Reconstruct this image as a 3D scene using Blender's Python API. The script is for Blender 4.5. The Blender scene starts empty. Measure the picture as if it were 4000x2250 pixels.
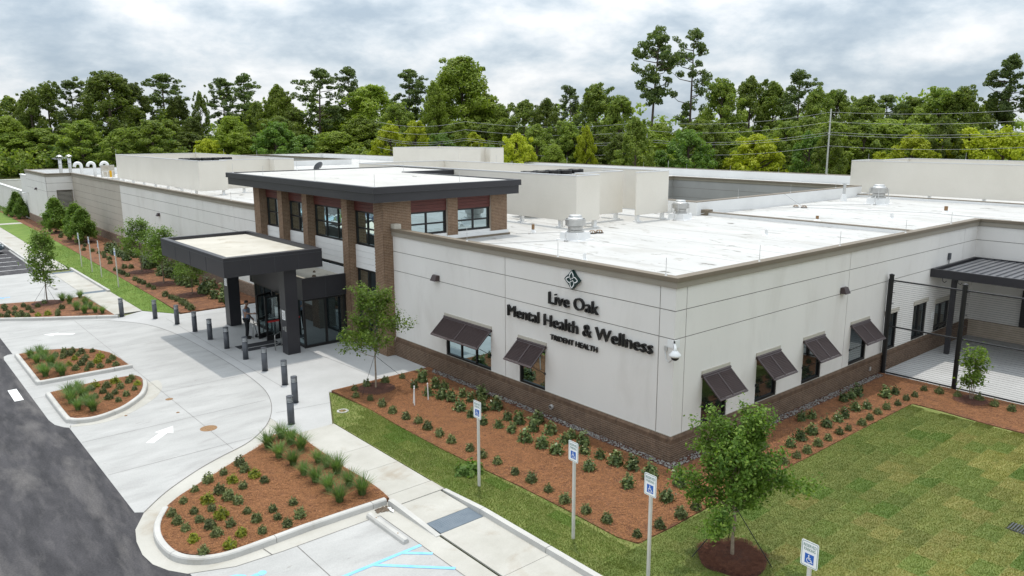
import bpy, math, random
import numpy as np
from mathutils import Vector, Matrix
from math import radians as RAD, sin, cos, pi

SC = bpy.context.scene
COL = SC.collection
random.seed(11)
RNG = np.random.default_rng(7)

# ---------------------------------------------------------------- camera
cam_d = bpy.data.cameras.new('camera')
cam_d.sensor_width = 36.0
cam_d.lens = 27.158
cam_d.clip_start = 0.2
cam_d.clip_end = 5000
cam = bpy.data.objects.new('camera', cam_d)
COL.objects.link(cam)
YAW, PITCH, ROLL = RAD(49.67), RAD(11.477), RAD(-0.167)
fw = Vector((cos(YAW) * cos(PITCH), sin(YAW) * cos(PITCH), -sin(PITCH)))
rt = Vector((sin(YAW), -cos(YAW), 0))
up = rt.cross(fw)
rt, up = cos(ROLL) * rt + sin(ROLL) * up, -sin(ROLL) * rt + cos(ROLL) * up
Mx = Matrix((rt, up, -fw)).transposed().to_4x4()
Mx.translation = Vector((-17.17, -13.13, 9.55))
cam.matrix_world = Mx
SC.camera = cam

# ---------------------------------------------------------------- light
SUN_DIR = Vector((0.15, 0.196, 1.0)).normalized()      # towards the sun
sun_el = math.asin(SUN_DIR.z)
sun_az = math.atan2(SUN_DIR.x, SUN_DIR.y)
sd = bpy.data.lights.new('sun', 'SUN')
sd.energy = 2.25
sd.angle = RAD(0.9)
sd.color = (1.0, 0.95, 0.87)
so = bpy.data.objects.new('sun', sd)
so.rotation_euler = SUN_DIR.to_track_quat('Z', 'Y').to_euler()
so.location = (0, 0, 60)
COL.objects.link(so)

W = bpy.data.worlds.new('World')
SC.world = W
W.use_nodes = True
wn, wl = W.node_tree.nodes, W.node_tree.links
wn.clear()


def wnode(t, **k):
    n = wn.new(t)
    for a, b in k.items():
        setattr(n, a, b)
    return n


def wmath(op, a, b=None):
    n = wnode('ShaderNodeMath', operation=op)
    for i, v in enumerate((a, b)):
        if v is None:
            continue
        if isinstance(v, (int, float)):
            n.inputs[i].default_value = v
        else:
            wl.new(v, n.inputs[i])
    return n.outputs[0]


sky = wnode('ShaderNodeTexSky', sky_type='NISHITA', sun_disc=False)
sky.sun_elevation = sun_el
sky.sun_rotation = sun_az
tc = wnode('ShaderNodeTexCoord')
sep = wnode('ShaderNodeSeparateXYZ')
wl.new(tc.outputs['Generated'], sep.inputs[0])
zc = wmath('MAXIMUM', sep.outputs[2], 0.0)
def wnoise(sx, sz, detail, rough, dist, off):
    """cloud noise on the direction itself: sz/sx sets how much wider than tall the cloud banks look"""
    mp = wnode('ShaderNodeMapping')
    mp.inputs['Location'].default_value = off
    mp.inputs['Scale'].default_value = (sx, sx, sz)
    wl.new(tc.outputs['Generated'], mp.inputs['Vector'])
    n = wnode('ShaderNodeTexNoise')
    n.inputs['Scale'].default_value = 1.0
    n.inputs['Detail'].default_value = detail
    n.inputs['Roughness'].default_value = rough
    n.inputs['Distortion'].default_value = dist
    wl.new(mp.outputs[0], n.inputs['Vector'])
    return n.outputs[0]


n1 = wnoise(7.0, 15.5, 8, 0.57, 0.1, (2.3, 1.1, 0.4))
n2 = wnoise(2.4, 9.0, 4, 0.5, 0.2, (7.7, -3.0, 1.5))
mixn = wmath('ADD', wmath('MULTIPLY', n1, 0.74), wmath('MULTIPLY', n2, 0.26))
ramp = wnode('ShaderNodeValToRGB')
wl.new(mixn, ramp.inputs[0])
cr = ramp.color_ramp
cr.elements[0].position = 0.385
cr.elements[0].color = (0.41, 0.495, 0.58, 1)
cr.elements[1].position = 0.61
cr.elements[1].color = (0.90, 0.915, 0.93, 1)
for pos, c in ((0.435, (0.49, 0.57, 0.645, 1)), (0.49, (0.61, 0.68, 0.74, 1)), (0.545, (0.75, 0.79, 0.825, 1))):
    e = cr.elements.new(pos)
    e.color = c
# an overcast sky is brighter overhead than at the horizon
lift = wmath('ADD', wmath('MULTIPLY', zc, 1.65), 0.96)
cl = wnode('ShaderNodeVectorMath', operation='SCALE')
wl.new(ramp.outputs[0], cl.inputs[0])
wl.new(lift, cl.inputs['Scale'])
bg1 = wnode('ShaderNodeBackground')
bg1.inputs[1].default_value = 0.10
wl.new(sky.outputs[0], bg1.inputs[0])
bg2 = wnode('ShaderNodeBackground')
bg2.inputs[1].default_value = 1.0
wl.new(cl.outputs[0], bg2.inputs[0])
mx = wnode('ShaderNodeMixShader')
mx.inputs[0].default_value = 0.94
wl.new(bg1.outputs[0], mx.inputs[1])
wl.new(bg2.outputs[0], mx.inputs[2])
wo = wnode('ShaderNodeOutputWorld')
wl.new(mx.outputs[0], wo.inputs[0])

SC.view_settings.view_transform = 'Standard'
SC.view_settings.look = 'None'
SC.view_settings.exposure = 0.08
SC.view_settings.gamma = 1.0
SC.view_settings.use_curve_mapping = False
SC.render.engine = 'CYCLES'
SC.cycles.max_bounces = 6
SC.cycles.transparent_max_bounces = 8


# ---------------------------------------------------------------- helpers
class MB:
    """collects faces; build() links them as ONE mesh object"""

    def __init__(s):
        s.v, s.f, s.m = [], [], []

    def face(s, pts, mi=0):
        i = len(s.v)
        s.v.extend(tuple(p) for p in pts)
        s.f.append(tuple(range(i, i + len(pts))))
        s.m.append(mi)

    def box(s, x0, x1, y0, y1, z0, z1, mi=0):
        x0, x1 = min(x0, x1), max(x0, x1)
        y0, y1 = min(y0, y1), max(y0, y1)
        i = len(s.v)
        s.v += [(x0, y0, z0), (x1, y0, z0), (x1, y1, z0), (x0, y1, z0), (x0, y0, z1), (x1, y0, z1), (x1, y1, z1), (x0, y1, z1)]
        for f in ((0, 3, 2, 1), (4, 5, 6, 7), (0, 1, 5, 4), (1, 2, 6, 5), (2, 3, 7, 6), (3, 0, 4, 7)):
            s.f.append(tuple(i + a for a in f))
            s.m.append(mi)
        return s

    def prism(s, poly, z0, z1, mi=0, bottom=False, mi_side=None):
        area = sum(poly[i][0] * poly[(i + 1) % len(poly)][1] - poly[(i + 1) % len(poly)][0] * poly[i][1] for i in range(len(poly)))
        if area < 0:
            poly = poly[::-1]
        i, n = len(s.v), len(poly)
        s.v += [(p[0], p[1], z0) for p in poly] + [(p[0], p[1], z1) for p in poly]
        s.f.append(tuple(range(i + n, i + 2 * n)))
        s.m.append(mi)
        if bottom:
            s.f.append(tuple(range(i + n - 1, i - 1, -1)))
            s.m.append(mi)
        for a in range(n):
            b = (a + 1) % n
            s.f.append((i + a, i + b, i + n + b, i + n + a))
            s.m.append(mi if mi_side is None else mi_side)
        return s

    def tube(s, path, rad, n=8, mi=0, cap=True):
        path = [Vector(p) for p in path]
        k = len(path)
        rads = rad if isinstance(rad, (list, tuple)) else [rad] * k
        base = len(s.v)
        prev = None
        for a, p in enumerate(path):
            t = (path[min(a + 1, k - 1)] - path[max(a - 1, 0)])
            t.normalize()
            if prev is None:
                ref = Vector((0, 0, 1)) if abs(t.z) < 0.9 else Vector((1, 0, 0))
                u = t.cross(ref).normalized()
            else:
                u = (prev - t * prev.dot(t))
                if u.length < 1e-6:
                    u = t.orthogonal()
                u.normalize()
            prev = u
            w = t.cross(u)
            for b in range(n):
                an = 2 * pi * b / n
                s.v.append(tuple(p + (u * cos(an) + w * sin(an)) * rads[a]))
        for a in range(k - 1):
            for b in range(n):
                c = (b + 1) % n
                s.f.append((base + a * n + b, base + a * n + c, base + (a + 1) * n + c, base + (a + 1) * n + b))
                s.m.append(mi)
        if cap:
            s.f.append(tuple(base + b for b in range(n - 1, -1, -1)))
            s.m.append(mi)
            s.f.append(tuple(base + (k - 1) * n + b for b in range(n)))
            s.m.append(mi)
        return s

    def lathe(s, prof, c=(0, 0, 0), n=16, mi=0, cap=True):
        base = len(s.v)
        for r, z in prof:
            for b in range(n):
                an = 2 * pi * b / n
                s.v.append((c[0] + r * cos(an), c[1] + r * sin(an), c[2] + z))
        for a in range(len(prof) - 1):
            for b in range(n):
                d = (b + 1) % n
                s.f.append((base + a * n + b, base + a * n + d, base + (a + 1) * n + d, base + (a + 1) * n + b))
                s.m.append(mi)
        if cap:
            s.f.append(tuple(base + b for b in range(n - 1, -1, -1)))
            s.m.append(mi)
            s.f.append(tuple(base + (len(prof) - 1) * n + b for b in range(n)))
            s.m.append(mi)
        return s

    def sweep(s, path, prof, closed=False, mi=0, cap=True, side=1):
        """sweep a profile of (outward offset, z) along a plan polyline; outward = right of travel * side"""
        n = len(path)
        rows = []
        for i, p in enumerate(path):
            p = Vector(p[:2])
            def nrm(a, b):
                d = (Vector(b[:2]) - Vector(a[:2])).normalized()
                return Vector((d.y, -d.x)) * side
            if closed or 0 < i < n - 1:
                n0 = nrm(path[i - 1], path[i])
                n1 = nrm(path[i], path[(i + 1) % n])
                m = (n0 + n1)
                m = m / max(1e-6, m.dot(n1)) if m.length > 1e-4 else n1
                if m.length > 2.5:
                    m = m.normalized() * 2.5
            elif i == 0:
                m = nrm(path[0], path[1])
            else:
                m = nrm(path[-2], path[-1])
            rows.append([(p.x + m.x * o, p.y + m.y * o, z) for o, z in prof])
        k = len(prof)
        base = len(s.v)
        for r in rows:
            s.v += r
        for i in range(n if closed else n - 1):
            j = (i + 1) % n
            for a in range(k - 1):
                q = (base + i * k + a, base + j * k + a, base + j * k + a + 1, base + i * k + a + 1)
                s.f.append(q if side > 0 else q[::-1])
                s.m.append(mi)
        if cap and not closed:
            s.f.append(tuple(base + a for a in range(k)))
            s.m.append(mi)
            s.f.append(tuple(base + (n - 1) * k + a for a in range(k - 1, -1, -1)))
            s.m.append(mi)
        return s

    def mesh(s, name, mats=()):
        me = bpy.data.meshes.new(name)
        me.from_pydata(s.v, [], s.f)
        for m in (mats if isinstance(mats, (list, tuple)) else [mats]):
            me.materials.append(m)
        if any(s.m):
            me.polygons.foreach_set('material_index', s.m)
        me.update()
        return me

    def build(s, name, mats, parent=None, smooth=False, loc=None, **props):
        me = s.mesh(name, mats)
        if smooth:
            me.polygons.foreach_set('use_smooth', [True] * len(me.polygons))
        return link(name, me, parent, loc, **props)


def link(name, data, parent=None, loc=None, rot=None, **props):
    o = bpy.data.objects.new(name, data)
    COL.objects.link(o)
    if parent is not None:
        o.parent = parent
    if loc is not None:
        o.location = loc
    if rot is not None:
        o.rotation_euler = rot
    for k, v in props.items():
        o[k] = v
    return o


def thing(name, label, cat, loc=(0, 0, 0), rotz=0.0, group=None):
    o = link(name, None, None, loc, (0, 0, rotz))
    o.empty_display_size = 0.2
    o['label'] = label
    o['category'] = cat
    if group:
        o['group'] = group
    return o


def tag(o, label, cat, group=None):
    o['label'] = label
    o['category'] = cat
    if group:
        o['group'] = group
    return o


def neg(v):
    return (-v[0], -v[1], -v[2])


def dup(root, loc, rotz=0.0, label=None, scale=None, group=None):
    r = root.copy()
    COL.objects.link(r)
    r.location = loc
    r.rotation_euler = (0, 0, rotz)
    if scale is not None:
        r.scale = (scale, scale, scale) if isinstance(scale, (int, float)) else scale
    if label:
        r['label'] = label
    if group:
        r['group'] = group
    for ch in list(root.children):
        c = ch.copy()
        COL.objects.link(c)
        c.parent = r
        for g in list(ch.children):
            d = g.copy()
            COL.objects.link(d)
            d.parent = c
    return r


def struct(name, mb, mats, z=None, **k):
    o = mb.build(name, mats, **k)
    o['kind'] = 'structure'
    return o


def fastmesh(name, V, faces_per, mats, smooth=False, colors=None):
    """V: (n,k,3) numpy array of n separate k-gons"""
    n, k, _ = V.shape
    me = bpy.data.meshes.new(name)
    me.vertices.add(n * k)
    me.vertices.foreach_set('co', V.reshape(-1).astype(np.float32))
    me.loops.add(n * k)
    me.loops.foreach_set('vertex_index', np.arange(n * k, dtype=np.int32))
    me.polygons.add(n)
    me.polygons.foreach_set('loop_start', np.arange(0, n * k, k, dtype=np.int32))
    me.polygons.foreach_set('loop_total', np.full(n, k, dtype=np.int32))
    for m in (mats if isinstance(mats, (list, tuple)) else [mats]):
        me.materials.append(m)
    me.update(calc_edges=True)
    return me


# ---------------------------------------------------------------- materials
def newmat(name):
    m = bpy.data.materials.new(name)
    m.use_nodes = True
    t = m.node_tree
    t.nodes.clear()
    out = t.nodes.new('ShaderNodeOutputMaterial')
    b = t.nodes.new('ShaderNodeBsdfPrincipled')
    t.links.new(b.outputs[0], out.inputs[0])
    return m, t, b, out


def noise(t, vec, scale, detail=4, rough=0.55, dist=0.0):
    n = t.nodes.new('ShaderNodeTexNoise')
    n.inputs['Scale'].default_value = scale
    n.inputs['Detail'].default_value = detail
    n.inputs['Roughness'].default_value = rough
    n.inputs['Distortion'].default_value = dist
    t.links.new(vec, n.inputs['Vector'])
    return n.outputs[0]


def rampf(t, fac, lo, hi):
    r = t.nodes.new('ShaderNodeMapRange')
    r.inputs[1].default_value = lo
    r.inputs[2].default_value = hi
    t.links.new(fac, r.inputs[0])
    return r.outputs[0]


def mixc(t, fac, a, b, mode='MIX'):
    m = t.nodes.new('ShaderNodeMix')
    m.data_type = 'RGBA'
    m.blend_type = mode
    for sock, v in ((m.inputs[0], fac), (m.inputs[6], a), (m.inputs[7], b)):
        if isinstance(v, (int, float)):
            sock.default_value = v
        elif isinstance(v, (tuple, list)):
            sock.default_value = (*v, 1) if len(v) == 3 else v
        else:
            t.links.new(v, sock)
    return m.outputs[2]


def position(t, stretch=None):
    g = t.nodes.new('ShaderNodeNewGeometry')
    v = g.outputs['Position']
    if stretch:
        mp = t.nodes.new('ShaderNodeMapping')
        mp.inputs['Scale'].default_value = stretch
        t.links.new(v, mp.inputs['Vector'])
        v = mp.outputs[0]
    return v


def mk(name, c1, c2=None, scale=2.0, rough=0.8, bump=0.0, bscale=40, metal=0.0, spec=0.4, stains=None, grain=0.0, gscale=60,
       stretch=None, lo=0.35, hi=0.65, rand=0.0, coat=0.0):
    m, t, b, out = newmat(name)
    pos = position(t, stretch)
    col = c1
    if c2 is not None:
        col = mixc(t, rampf(t, noise(t, pos, scale, 5, 0.6), lo, hi), c1, c2)
    if stains:                          # (colour, scale, threshold, amount[, softness])
        for sc_, s_s, th, am, *so_ in stains:
            f = rampf(t, noise(t, position(t, stretch), s_s, 6, 0.62, 0.4), th, th + (so_[0] if so_ else 0.12))
            mm = t.nodes.new('ShaderNodeMath')
            mm.operation = 'MULTIPLY'
            t.links.new(f, mm.inputs[0])
            mm.inputs[1].default_value = am
            col = mixc(t, mm.outputs[0], col, sc_)
    if grain:
        g = rampf(t, noise(t, position(t), gscale, 3, 0.7), 0.3, 0.7)
        lo_ = t.nodes.new('ShaderNodeMapRange')
        lo_.inputs[3].default_value = 1 - grain
        lo_.inputs[4].default_value = 1 + grain
        t.links.new(g, lo_.inputs[0])
        vm = t.nodes.new('ShaderNodeVectorMath')
        vm.operation = 'SCALE'
        if isinstance(col, tuple):
            vm.inputs[0].default_value = col
        else:
            t.links.new(col, vm.inputs[0])
        t.links.new(lo_.outputs[0], vm.inputs['Scale'])
        col = vm.outputs[0]
    if rand:
        oi = t.nodes.new('ShaderNodeObjectInfo')
        lo_ = t.nodes.new('ShaderNodeMapRange')
        lo_.inputs[3].default_value = 1 - rand
        lo_.inputs[4].default_value = 1 + rand
        t.links.new(oi.outputs['Random'], lo_.inputs[0])
        vm = t.nodes.new('ShaderNodeVectorMath')
        vm.operation = 'SCALE'
        if isinstance(col, tuple):
            vm.inputs[0].default_value = col
        else:
            t.links.new(col, vm.inputs[0])
        t.links.new(lo_.outputs[0], vm.inputs['Scale'])
        col = vm.outputs[0]
    if isinstance(col, tuple):
        b.inputs['Base Color'].default_value = (*col, 1)
    else:
        t.links.new(col, b.inputs['Base Color'])
    b.inputs['Roughness'].default_value = rough
    b.inputs['Metallic'].default_value = metal
    b.inputs['Specular IOR Level'].default_value = spec
    b.inputs['Coat Weight'].default_value = coat
    if bump:
        bn = t.nodes.new('ShaderNodeBump')
        bn.inputs['Strength'].default_value = bump
        bn.inputs['Distance'].default_value = 0.02
        t.links.new(noise(t, position(t), bscale, 5, 0.65), bn.inputs['Height'])
        t.links.new(bn.outputs[0], b.inputs['Normal'])
    return m


def leafmat(name, c1, c2, c3=None, rand=0.18, trans=0.35, scale=0.6, rough=0.55, usecol=False):
    """leaf: diffuse + light through the blade; colour varies by place and from plant to plant"""
    m, t, b, out = newmat(name)
    tcn = t.nodes.new('ShaderNodeTexCoord')
    f = rampf(t, noise(t, tcn.outputs['Object'], scale, 3, 0.6), 0.35, 0.65)
    col = mixc(t, f, c1, c2)
    if c3:
        gi = t.nodes.new('ShaderNodeNewGeometry')
        f2 = rampf(t, gi.outputs['Random Per Island'], 0.6, 1.0)
        col = mixc(t, f2, col, c3)
    oi = t.nodes.new('ShaderNodeObjectInfo')
    mr = t.nodes.new('ShaderNodeMapRange')
    mr.inputs[3].default_value = 1 - rand
    mr.inputs[4].default_value = 1 + rand
    t.links.new(oi.outputs['Random'], mr.inputs[0])
    vm = t.nodes.new('ShaderNodeVectorMath')
    vm.operation = 'SCALE'
    t.links.new(col, vm.inputs[0])
    t.links.new(mr.outputs[0], vm.inputs['Scale'])
    col = vm.outputs[0]
    if usecol:
        col = mixc(t, 1.0, col, oi.outputs['Color'], 'MULTIPLY')
    t.links.new(col, b.inputs['Base Color'])
    b.inputs['Roughness'].default_value = rough
    b.inputs['Specular IOR Level'].default_value = 0.25
    tr = t.nodes.new('ShaderNodeBsdfTranslucent')
    t.links.new(mixc(t, 1.0, col, (1.25, 1.35, 0.6), 'MULTIPLY'), tr.inputs[0])
    ms = t.nodes.new('ShaderNodeMixShader')
    ms.inputs[0].default_value = trans
    t.links.new(b.outputs[0], ms.inputs[1])
    t.links.new(tr.outputs[0], ms.inputs[2])
    t.links.new(ms.outputs[0], out.inputs[0])
    return m


def glassmat(name, tint, refl=0.45, base=(0.012, 0.016, 0.018), wav=0.0):
    m, t, b, out = newmat(name)
    b.inputs['Base Color'].default_value = (*base, 1)
    b.inputs['Roughness'].default_value = 0.05
    g = t.nodes.new('ShaderNodeBsdfGlossy')
    g.inputs['Color'].default_value = (*tint, 1)
    g.inputs['Roughness'].default_value = 0.015
    if wav:
        bn = t.nodes.new('ShaderNodeBump')
        bn.inputs['Strength'].default_value = wav
        bn.inputs['Distance'].default_value = 0.05
        t.links.new(noise(t, position(t), 0.9, 2), bn.inputs['Height'])
        t.links.new(bn.outputs[0], g.inputs['Normal'])
    fr = t.nodes.new('ShaderNodeLayerWeight')
    fr.inputs[0].default_value = 0.25
    mr = t.nodes.new('ShaderNodeMapRange')
    mr.inputs[3].default_value = refl
    mr.inputs[4].default_value = 1.0
    t.links.new(fr.outputs['Fresnel'], mr.inputs[0])
    ms = t.nodes.new('ShaderNodeMixShader')
    t.links.new(mr.outputs[0], ms.inputs[0])
    t.links.new(b.outputs[0], ms.inputs[1])
    t.links.new(g.outputs[0], ms.inputs[2])
    t.links.new(ms.outputs[0], out.inputs[0])
    return m


M = {}
M['asphalt'] = mk('asphalt', (0.026, 0.025, 0.028), (0.056, 0.053, 0.057), 1.2, 0.9, 0.25, 120, stains=[((0.20, 0.185, 0.175), 0.55, 0.52, 0.5, 0.22), ((0.12, 0.112, 0.112), 2.2, 0.50, 0.35, 0.2)], grain=0.28, gscale=22, stretch=(1.7, 0.42, 1))
M['concrete'] = mk('concrete', (0.345, 0.342, 0.332), (0.41, 0.406, 0.394), 0.8, 0.85, 0.08, 90, stains=[((0.29, 0.285, 0.275), 0.9, 0.53, 0.6, 0.16), ((0.22, 0.21, 0.19), 3.0, 0.66, 0.5, 0.06)], grain=0.08, gscale=30, stretch=(0.6, 1.6, 1))
M['walk'] = mk('walk_concrete', (0.375, 0.36, 0.32), (0.445, 0.43, 0.39), 0.8, 0.85, 0.08, 90, stains=[((0.27, 0.215, 0.15), 0.7, 0.56, 0.55, 0.15)], grain=0.05, gscale=30)
M['plaza'] = mk('plaza_concrete', (0.39, 0.388, 0.38), (0.44, 0.437, 0.43), 0.6, 0.85, 0.08, 90, grain=0.05, gscale=30)
M['kerb'] = mk('kerb_concrete', (0.41, 0.40, 0.375), (0.48, 0.47, 0.445), 1.2, 0.85, 0.12, 60, stains=[((0.30, 0.27, 0.22), 1.3, 0.62, 0.5)], grain=0.07, gscale=40)
M['joint'] = mk('joint_sealant', (0.16, 0.15, 0.14), rough=0.9)
M['ground'] = mk('ground_soil', (0.10, 0.12, 0.04), (0.16, 0.15, 0.06), 0.05, 0.95, 0.2, 2)
M['straw'] = mk('pine_straw', (0.115, 0.046, 0.021), (0.25, 0.110, 0.048), 4.5, 0.9, 1.0, 70, stains=[((0.085, 0.038, 0.024), 1.1, 0.50, 0.6, 0.2)], grain=0.55, gscale=16)
M['straw_needle'] = mk('pine_straw_needle', (0.18, 0.072, 0.030), (0.42, 0.205, 0.09), 25, 0.8, spec=0.2)
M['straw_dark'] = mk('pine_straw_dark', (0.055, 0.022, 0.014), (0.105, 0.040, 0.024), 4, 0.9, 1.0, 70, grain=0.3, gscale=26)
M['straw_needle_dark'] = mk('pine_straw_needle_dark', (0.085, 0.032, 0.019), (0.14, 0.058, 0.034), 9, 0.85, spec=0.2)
M['stone'] = mk('river_stone', (0.12, 0.11, 0.10), (0.33, 0.315, 0.29), 22, 0.75, 0.2, 80)
M['stucco'] = mk('stucco', (0.685, 0.66, 0.625), (0.72, 0.695, 0.66), 0.5, 0.9, 0.25, 260, grain=0.035, gscale=180, stains=[((0.58, 0.55, 0.51), 0.9, 0.52, 0.55, 0.22)], stretch=(1, 1, 0.35))
M['stucco_tan'] = mk('stucco_tan', (0.42, 0.375, 0.32), (0.46, 0.415, 0.355), 0.5, 0.9, 0.25, 260, grain=0.04, gscale=180)
M['stucco_grey'] = mk('stucco_grey', (0.34, 0.335, 0.33), (0.38, 0.375, 0.37), 0.5, 0.9)
M['groove'] = mk('wall_groove', (0.20, 0.185, 0.165), rough=0.95)
M['mortar'] = mk('mortar', (0.46, 0.38, 0.29), (0.54, 0.45, 0.36), 3, 0.95, 0.3, 90)
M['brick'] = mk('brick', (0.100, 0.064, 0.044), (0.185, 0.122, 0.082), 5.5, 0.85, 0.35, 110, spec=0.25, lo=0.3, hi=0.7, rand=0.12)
M['brick_lit'] = mk('brick_lit_tone', (0.17, 0.105, 0.066), (0.275, 0.18, 0.115), 5.5, 0.85, 0.35, 110, spec=0.25, lo=0.3, hi=0.7, rand=0.12)  # lighter copy of the brick, lit look of the piers put into colour
M['cornice'] = mk('cornice_metal', (0.155, 0.124, 0.088), (0.175, 0.142, 0.102), 1.0, 0.5, spec=0.4)
M['trim'] = mk('trim_stucco', (0.42, 0.39, 0.33), (0.46, 0.425, 0.36), 1.0, 0.85, 0.15, 200)
M['roof'] = mk('roof_membrane', (0.435, 0.43, 0.415), (0.50, 0.495, 0.48), 0.3, 0.65, stains=[((0.36, 0.345, 0.315), 0.5, 0.53, 0.5), ((0.10, 0.09, 0.07), 0.9, 0.622, 0.85, 0.06), ((0.24, 0.215, 0.18), 2.2, 0.605, 0.6, 0.06)], stretch=(1.5, 0.7, 1))
M['roof_seam'] = mk('roof_seam', (0.38, 0.375, 0.36), (0.44, 0.435, 0.42), 0.6, 0.7)
M['roof_old'] = mk('roof_membrane_old', (0.44, 0.41, 0.345), (0.52, 0.49, 0.425), 0.5, 0.7, stains=[((0.34, 0.29, 0.215), 0.9, 0.54, 0.6), ((0.12, 0.10, 0.08), 2.5, 0.66, 0.7, 0.05)])
M['parapet'] = mk('parapet_membrane', (0.70, 0.70, 0.69), (0.76, 0.76, 0.75), 0.5, 0.7)
M['screen'] = mk('screen_panel', (0.66, 0.62, 0.545), (0.70, 0.66, 0.585), 0.4, 0.75, grain=0.02, gscale=14)
M['screen_cap'] = mk('screen_cap', (0.60, 0.60, 0.60), rough=0.5)
M['fascia'] = mk('dark_metal_fascia', (0.022, 0.021, 0.025), (0.028, 0.027, 0.031), 0.7, 0.42, spec=0.45)
M['fascia_edge'] = mk('fascia_edge', (0.05, 0.05, 0.055), rough=0.4)
M['frame'] = mk('bronze_frame', (0.012, 0.011, 0.011), rough=0.4)
M['shutter'] = mk('shutter_paint', (0.046, 0.029, 0.028), (0.056, 0.036, 0.035), 3, 0.45, spec=0.45)
M['siding'] = mk('white_siding', (0.70, 0.69, 0.67), (0.74, 0.73, 0.71), 0.9, 0.7)
M['cedar'] = mk('red_wood_cladding', (0.085, 0.022, 0.018), (0.135, 0.038, 0.029), 2.2, 0.55, 0.2, 60, stretch=(1, 1, 9), lo=0.3, hi=0.7)
M['glass'] = glassmat('window_glass', (0.42, 0.54, 0.58), 0.07)
M['glass_teal'] = glassmat('tower_glass', (0.70, 0.86, 0.90), 0.52, wav=0.10)
M['glass_front'] = glassmat('tower_front_glass', (0.70, 0.85, 0.84), 0.42, wav=0.25)
M['glass_dark'] = glassmat('door_glass', (0.6, 0.72, 0.74), 0.16)
M['white_paint'] = mk('white_paint', (0.76, 0.76, 0.75), (0.68, 0.68, 0.66), 3, 0.6)
M['blue_paint'] = mk('blue_marking_paint', (0.17, 0.44, 0.72), (0.24, 0.50, 0.76), 4, 0.7)
M['steel'] = mk('stainless_steel', (0.44, 0.435, 0.42), (0.52, 0.515, 0.50), 3, 0.38, metal=0.85)
M['galv'] = mk('galvanised_steel', (0.52, 0.52, 0.51), (0.60, 0.60, 0.59), 5, 0.45, metal=0.6)
M['white_metal'] = mk('white_enamel', (0.72, 0.72, 0.71), rough=0.45)
M['black'] = mk('black_metal', (0.010, 0.010, 0.011), rough=0.4)
M['letter'] = mk('letter_black', (0.009, 0.008, 0.008), rough=0.35)
M['bollard'] = mk('bollard_paint', (0.055, 0.060, 0.070), (0.065, 0.070, 0.080), 2, 0.42, spec=0.5)
M['lens'] = mk('lamp_lens', (0.80, 0.82, 0.83), rough=0.2)
M['warn'] = mk('tactile_paving', (0.115, 0.145, 0.175), (0.15, 0.18, 0.21), 3, 0.8, 0.3, 60)
M['rust'] = mk('cast_iron', (0.20, 0.115, 0.055), (0.30, 0.18, 0.09), 18, 0.8, 0.4, 60)
M['logo_green'] = mk('logo_green', (0.006, 0.030, 0.028), rough=0.4)
M['sign_green'] = mk('sign_green', (0.02, 0.15, 0.10), rough=0.5)
M['sign_blue'] = mk('sign_blue', (0.01, 0.10, 0.42), rough=0.45)
M['sign_white'] = mk('sign_white', (0.80, 0.80, 0.79), rough=0.45)
M['post'] = mk('sign_post', (0.50, 0.48, 0.43), (0.56, 0.54, 0.49), 3, 0.5)
M['bark'] = mk('bark', (0.115, 0.085, 0.06), (0.20, 0.155, 0.115), 8, 0.9, 0.5, 30)
M['bark_light'] = mk('bark_light', (0.20, 0.155, 0.11), (0.30, 0.24, 0.175), 12, 0.9, 0.4, 40)
M['bark_far'] = mk('pine_bark', (0.075, 0.055, 0.042), (0.13, 0.10, 0.08), 2, 0.95)
M['leaf_b'] = leafmat('leaf_broad_dark', (0.088, 0.138, 0.024), (0.180, 0.232, 0.038), (0.265, 0.305, 0.065), 0.45, 0.42, 0.28)
M['leaf_l'] = leafmat('leaf_broad_light', (0.150, 0.215, 0.024), (0.225, 0.290, 0.036), (0.29, 0.34, 0.06), 0.25, 0.42, 0.3)
M['leaf_y'] = leafmat('leaf_yellow_green', (0.27, 0.325, 0.014), (0.36, 0.39, 0.022), (0.42, 0.44, 0.05), 0.14, 0.38, 0.4)
M['leaf_g'] = leafmat('leaf_fresh_green', (0.078, 0.148, 0.028), (0.128, 0.215, 0.04), (0.19, 0.27, 0.06), 0.25, 0.42, 0.4)
M['needle'] = leafmat('pine_needle', (0.062, 0.100, 0.030), (0.120, 0.165, 0.046), (0.19, 0.235, 0.07), 0.3, 0.35, 0.4)
M['leaf_myrtle'] = leafmat('leaf_myrtle', (0.062, 0.125, 0.016), (0.115, 0.195, 0.026), (0.20, 0.285, 0.05), 0.1, 0.4, 2.0)
M['leaf_bright'] = leafmat('leaf_bright_tree', (0.082, 0.145, 0.020), (0.13, 0.20, 0.03), (0.21, 0.28, 0.055), 0.1, 0.42, 2.0)
M['leaf_holly'] = leafmat('leaf_holly', (0.10, 0.175, 0.028), (0.15, 0.235, 0.04), (0.21, 0.29, 0.06), 0.12, 0.4, 1.5)
M['leaf_shrub'] = leafmat('leaf_shrub', (0.075, 0.098, 0.036), (0.12, 0.142, 0.05), (0.20, 0.215, 0.08), 0.32, 0.2, 8)
M['leaf_gold'] = leafmat('leaf_gold_shrub', (0.20, 0.225, 0.02), (0.28, 0.29, 0.03), (0.09, 0.12, 0.03), 0.2, 0.3, 8)
M['leaf_gloss'] = leafmat('leaf_glossy', (0.060, 0.092, 0.030), (0.098, 0.135, 0.042), (0.20, 0.235, 0.085), 0.3, 0.2, 5, rough=0.35)
M['blade'] = leafmat('ornamental_grass_blade', (0.090, 0.165, 0.048), (0.14, 0.225, 0.07), (0.22, 0.275, 0.11), 0.2, 0.35, 6)
M['sod'] = leafmat('sod_grass', (0.140, 0.172, 0.038), (0.20, 0.212, 0.052), (0.32, 0.29, 0.105), 0.04, 0.2, 1.7, usecol=True)
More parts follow.
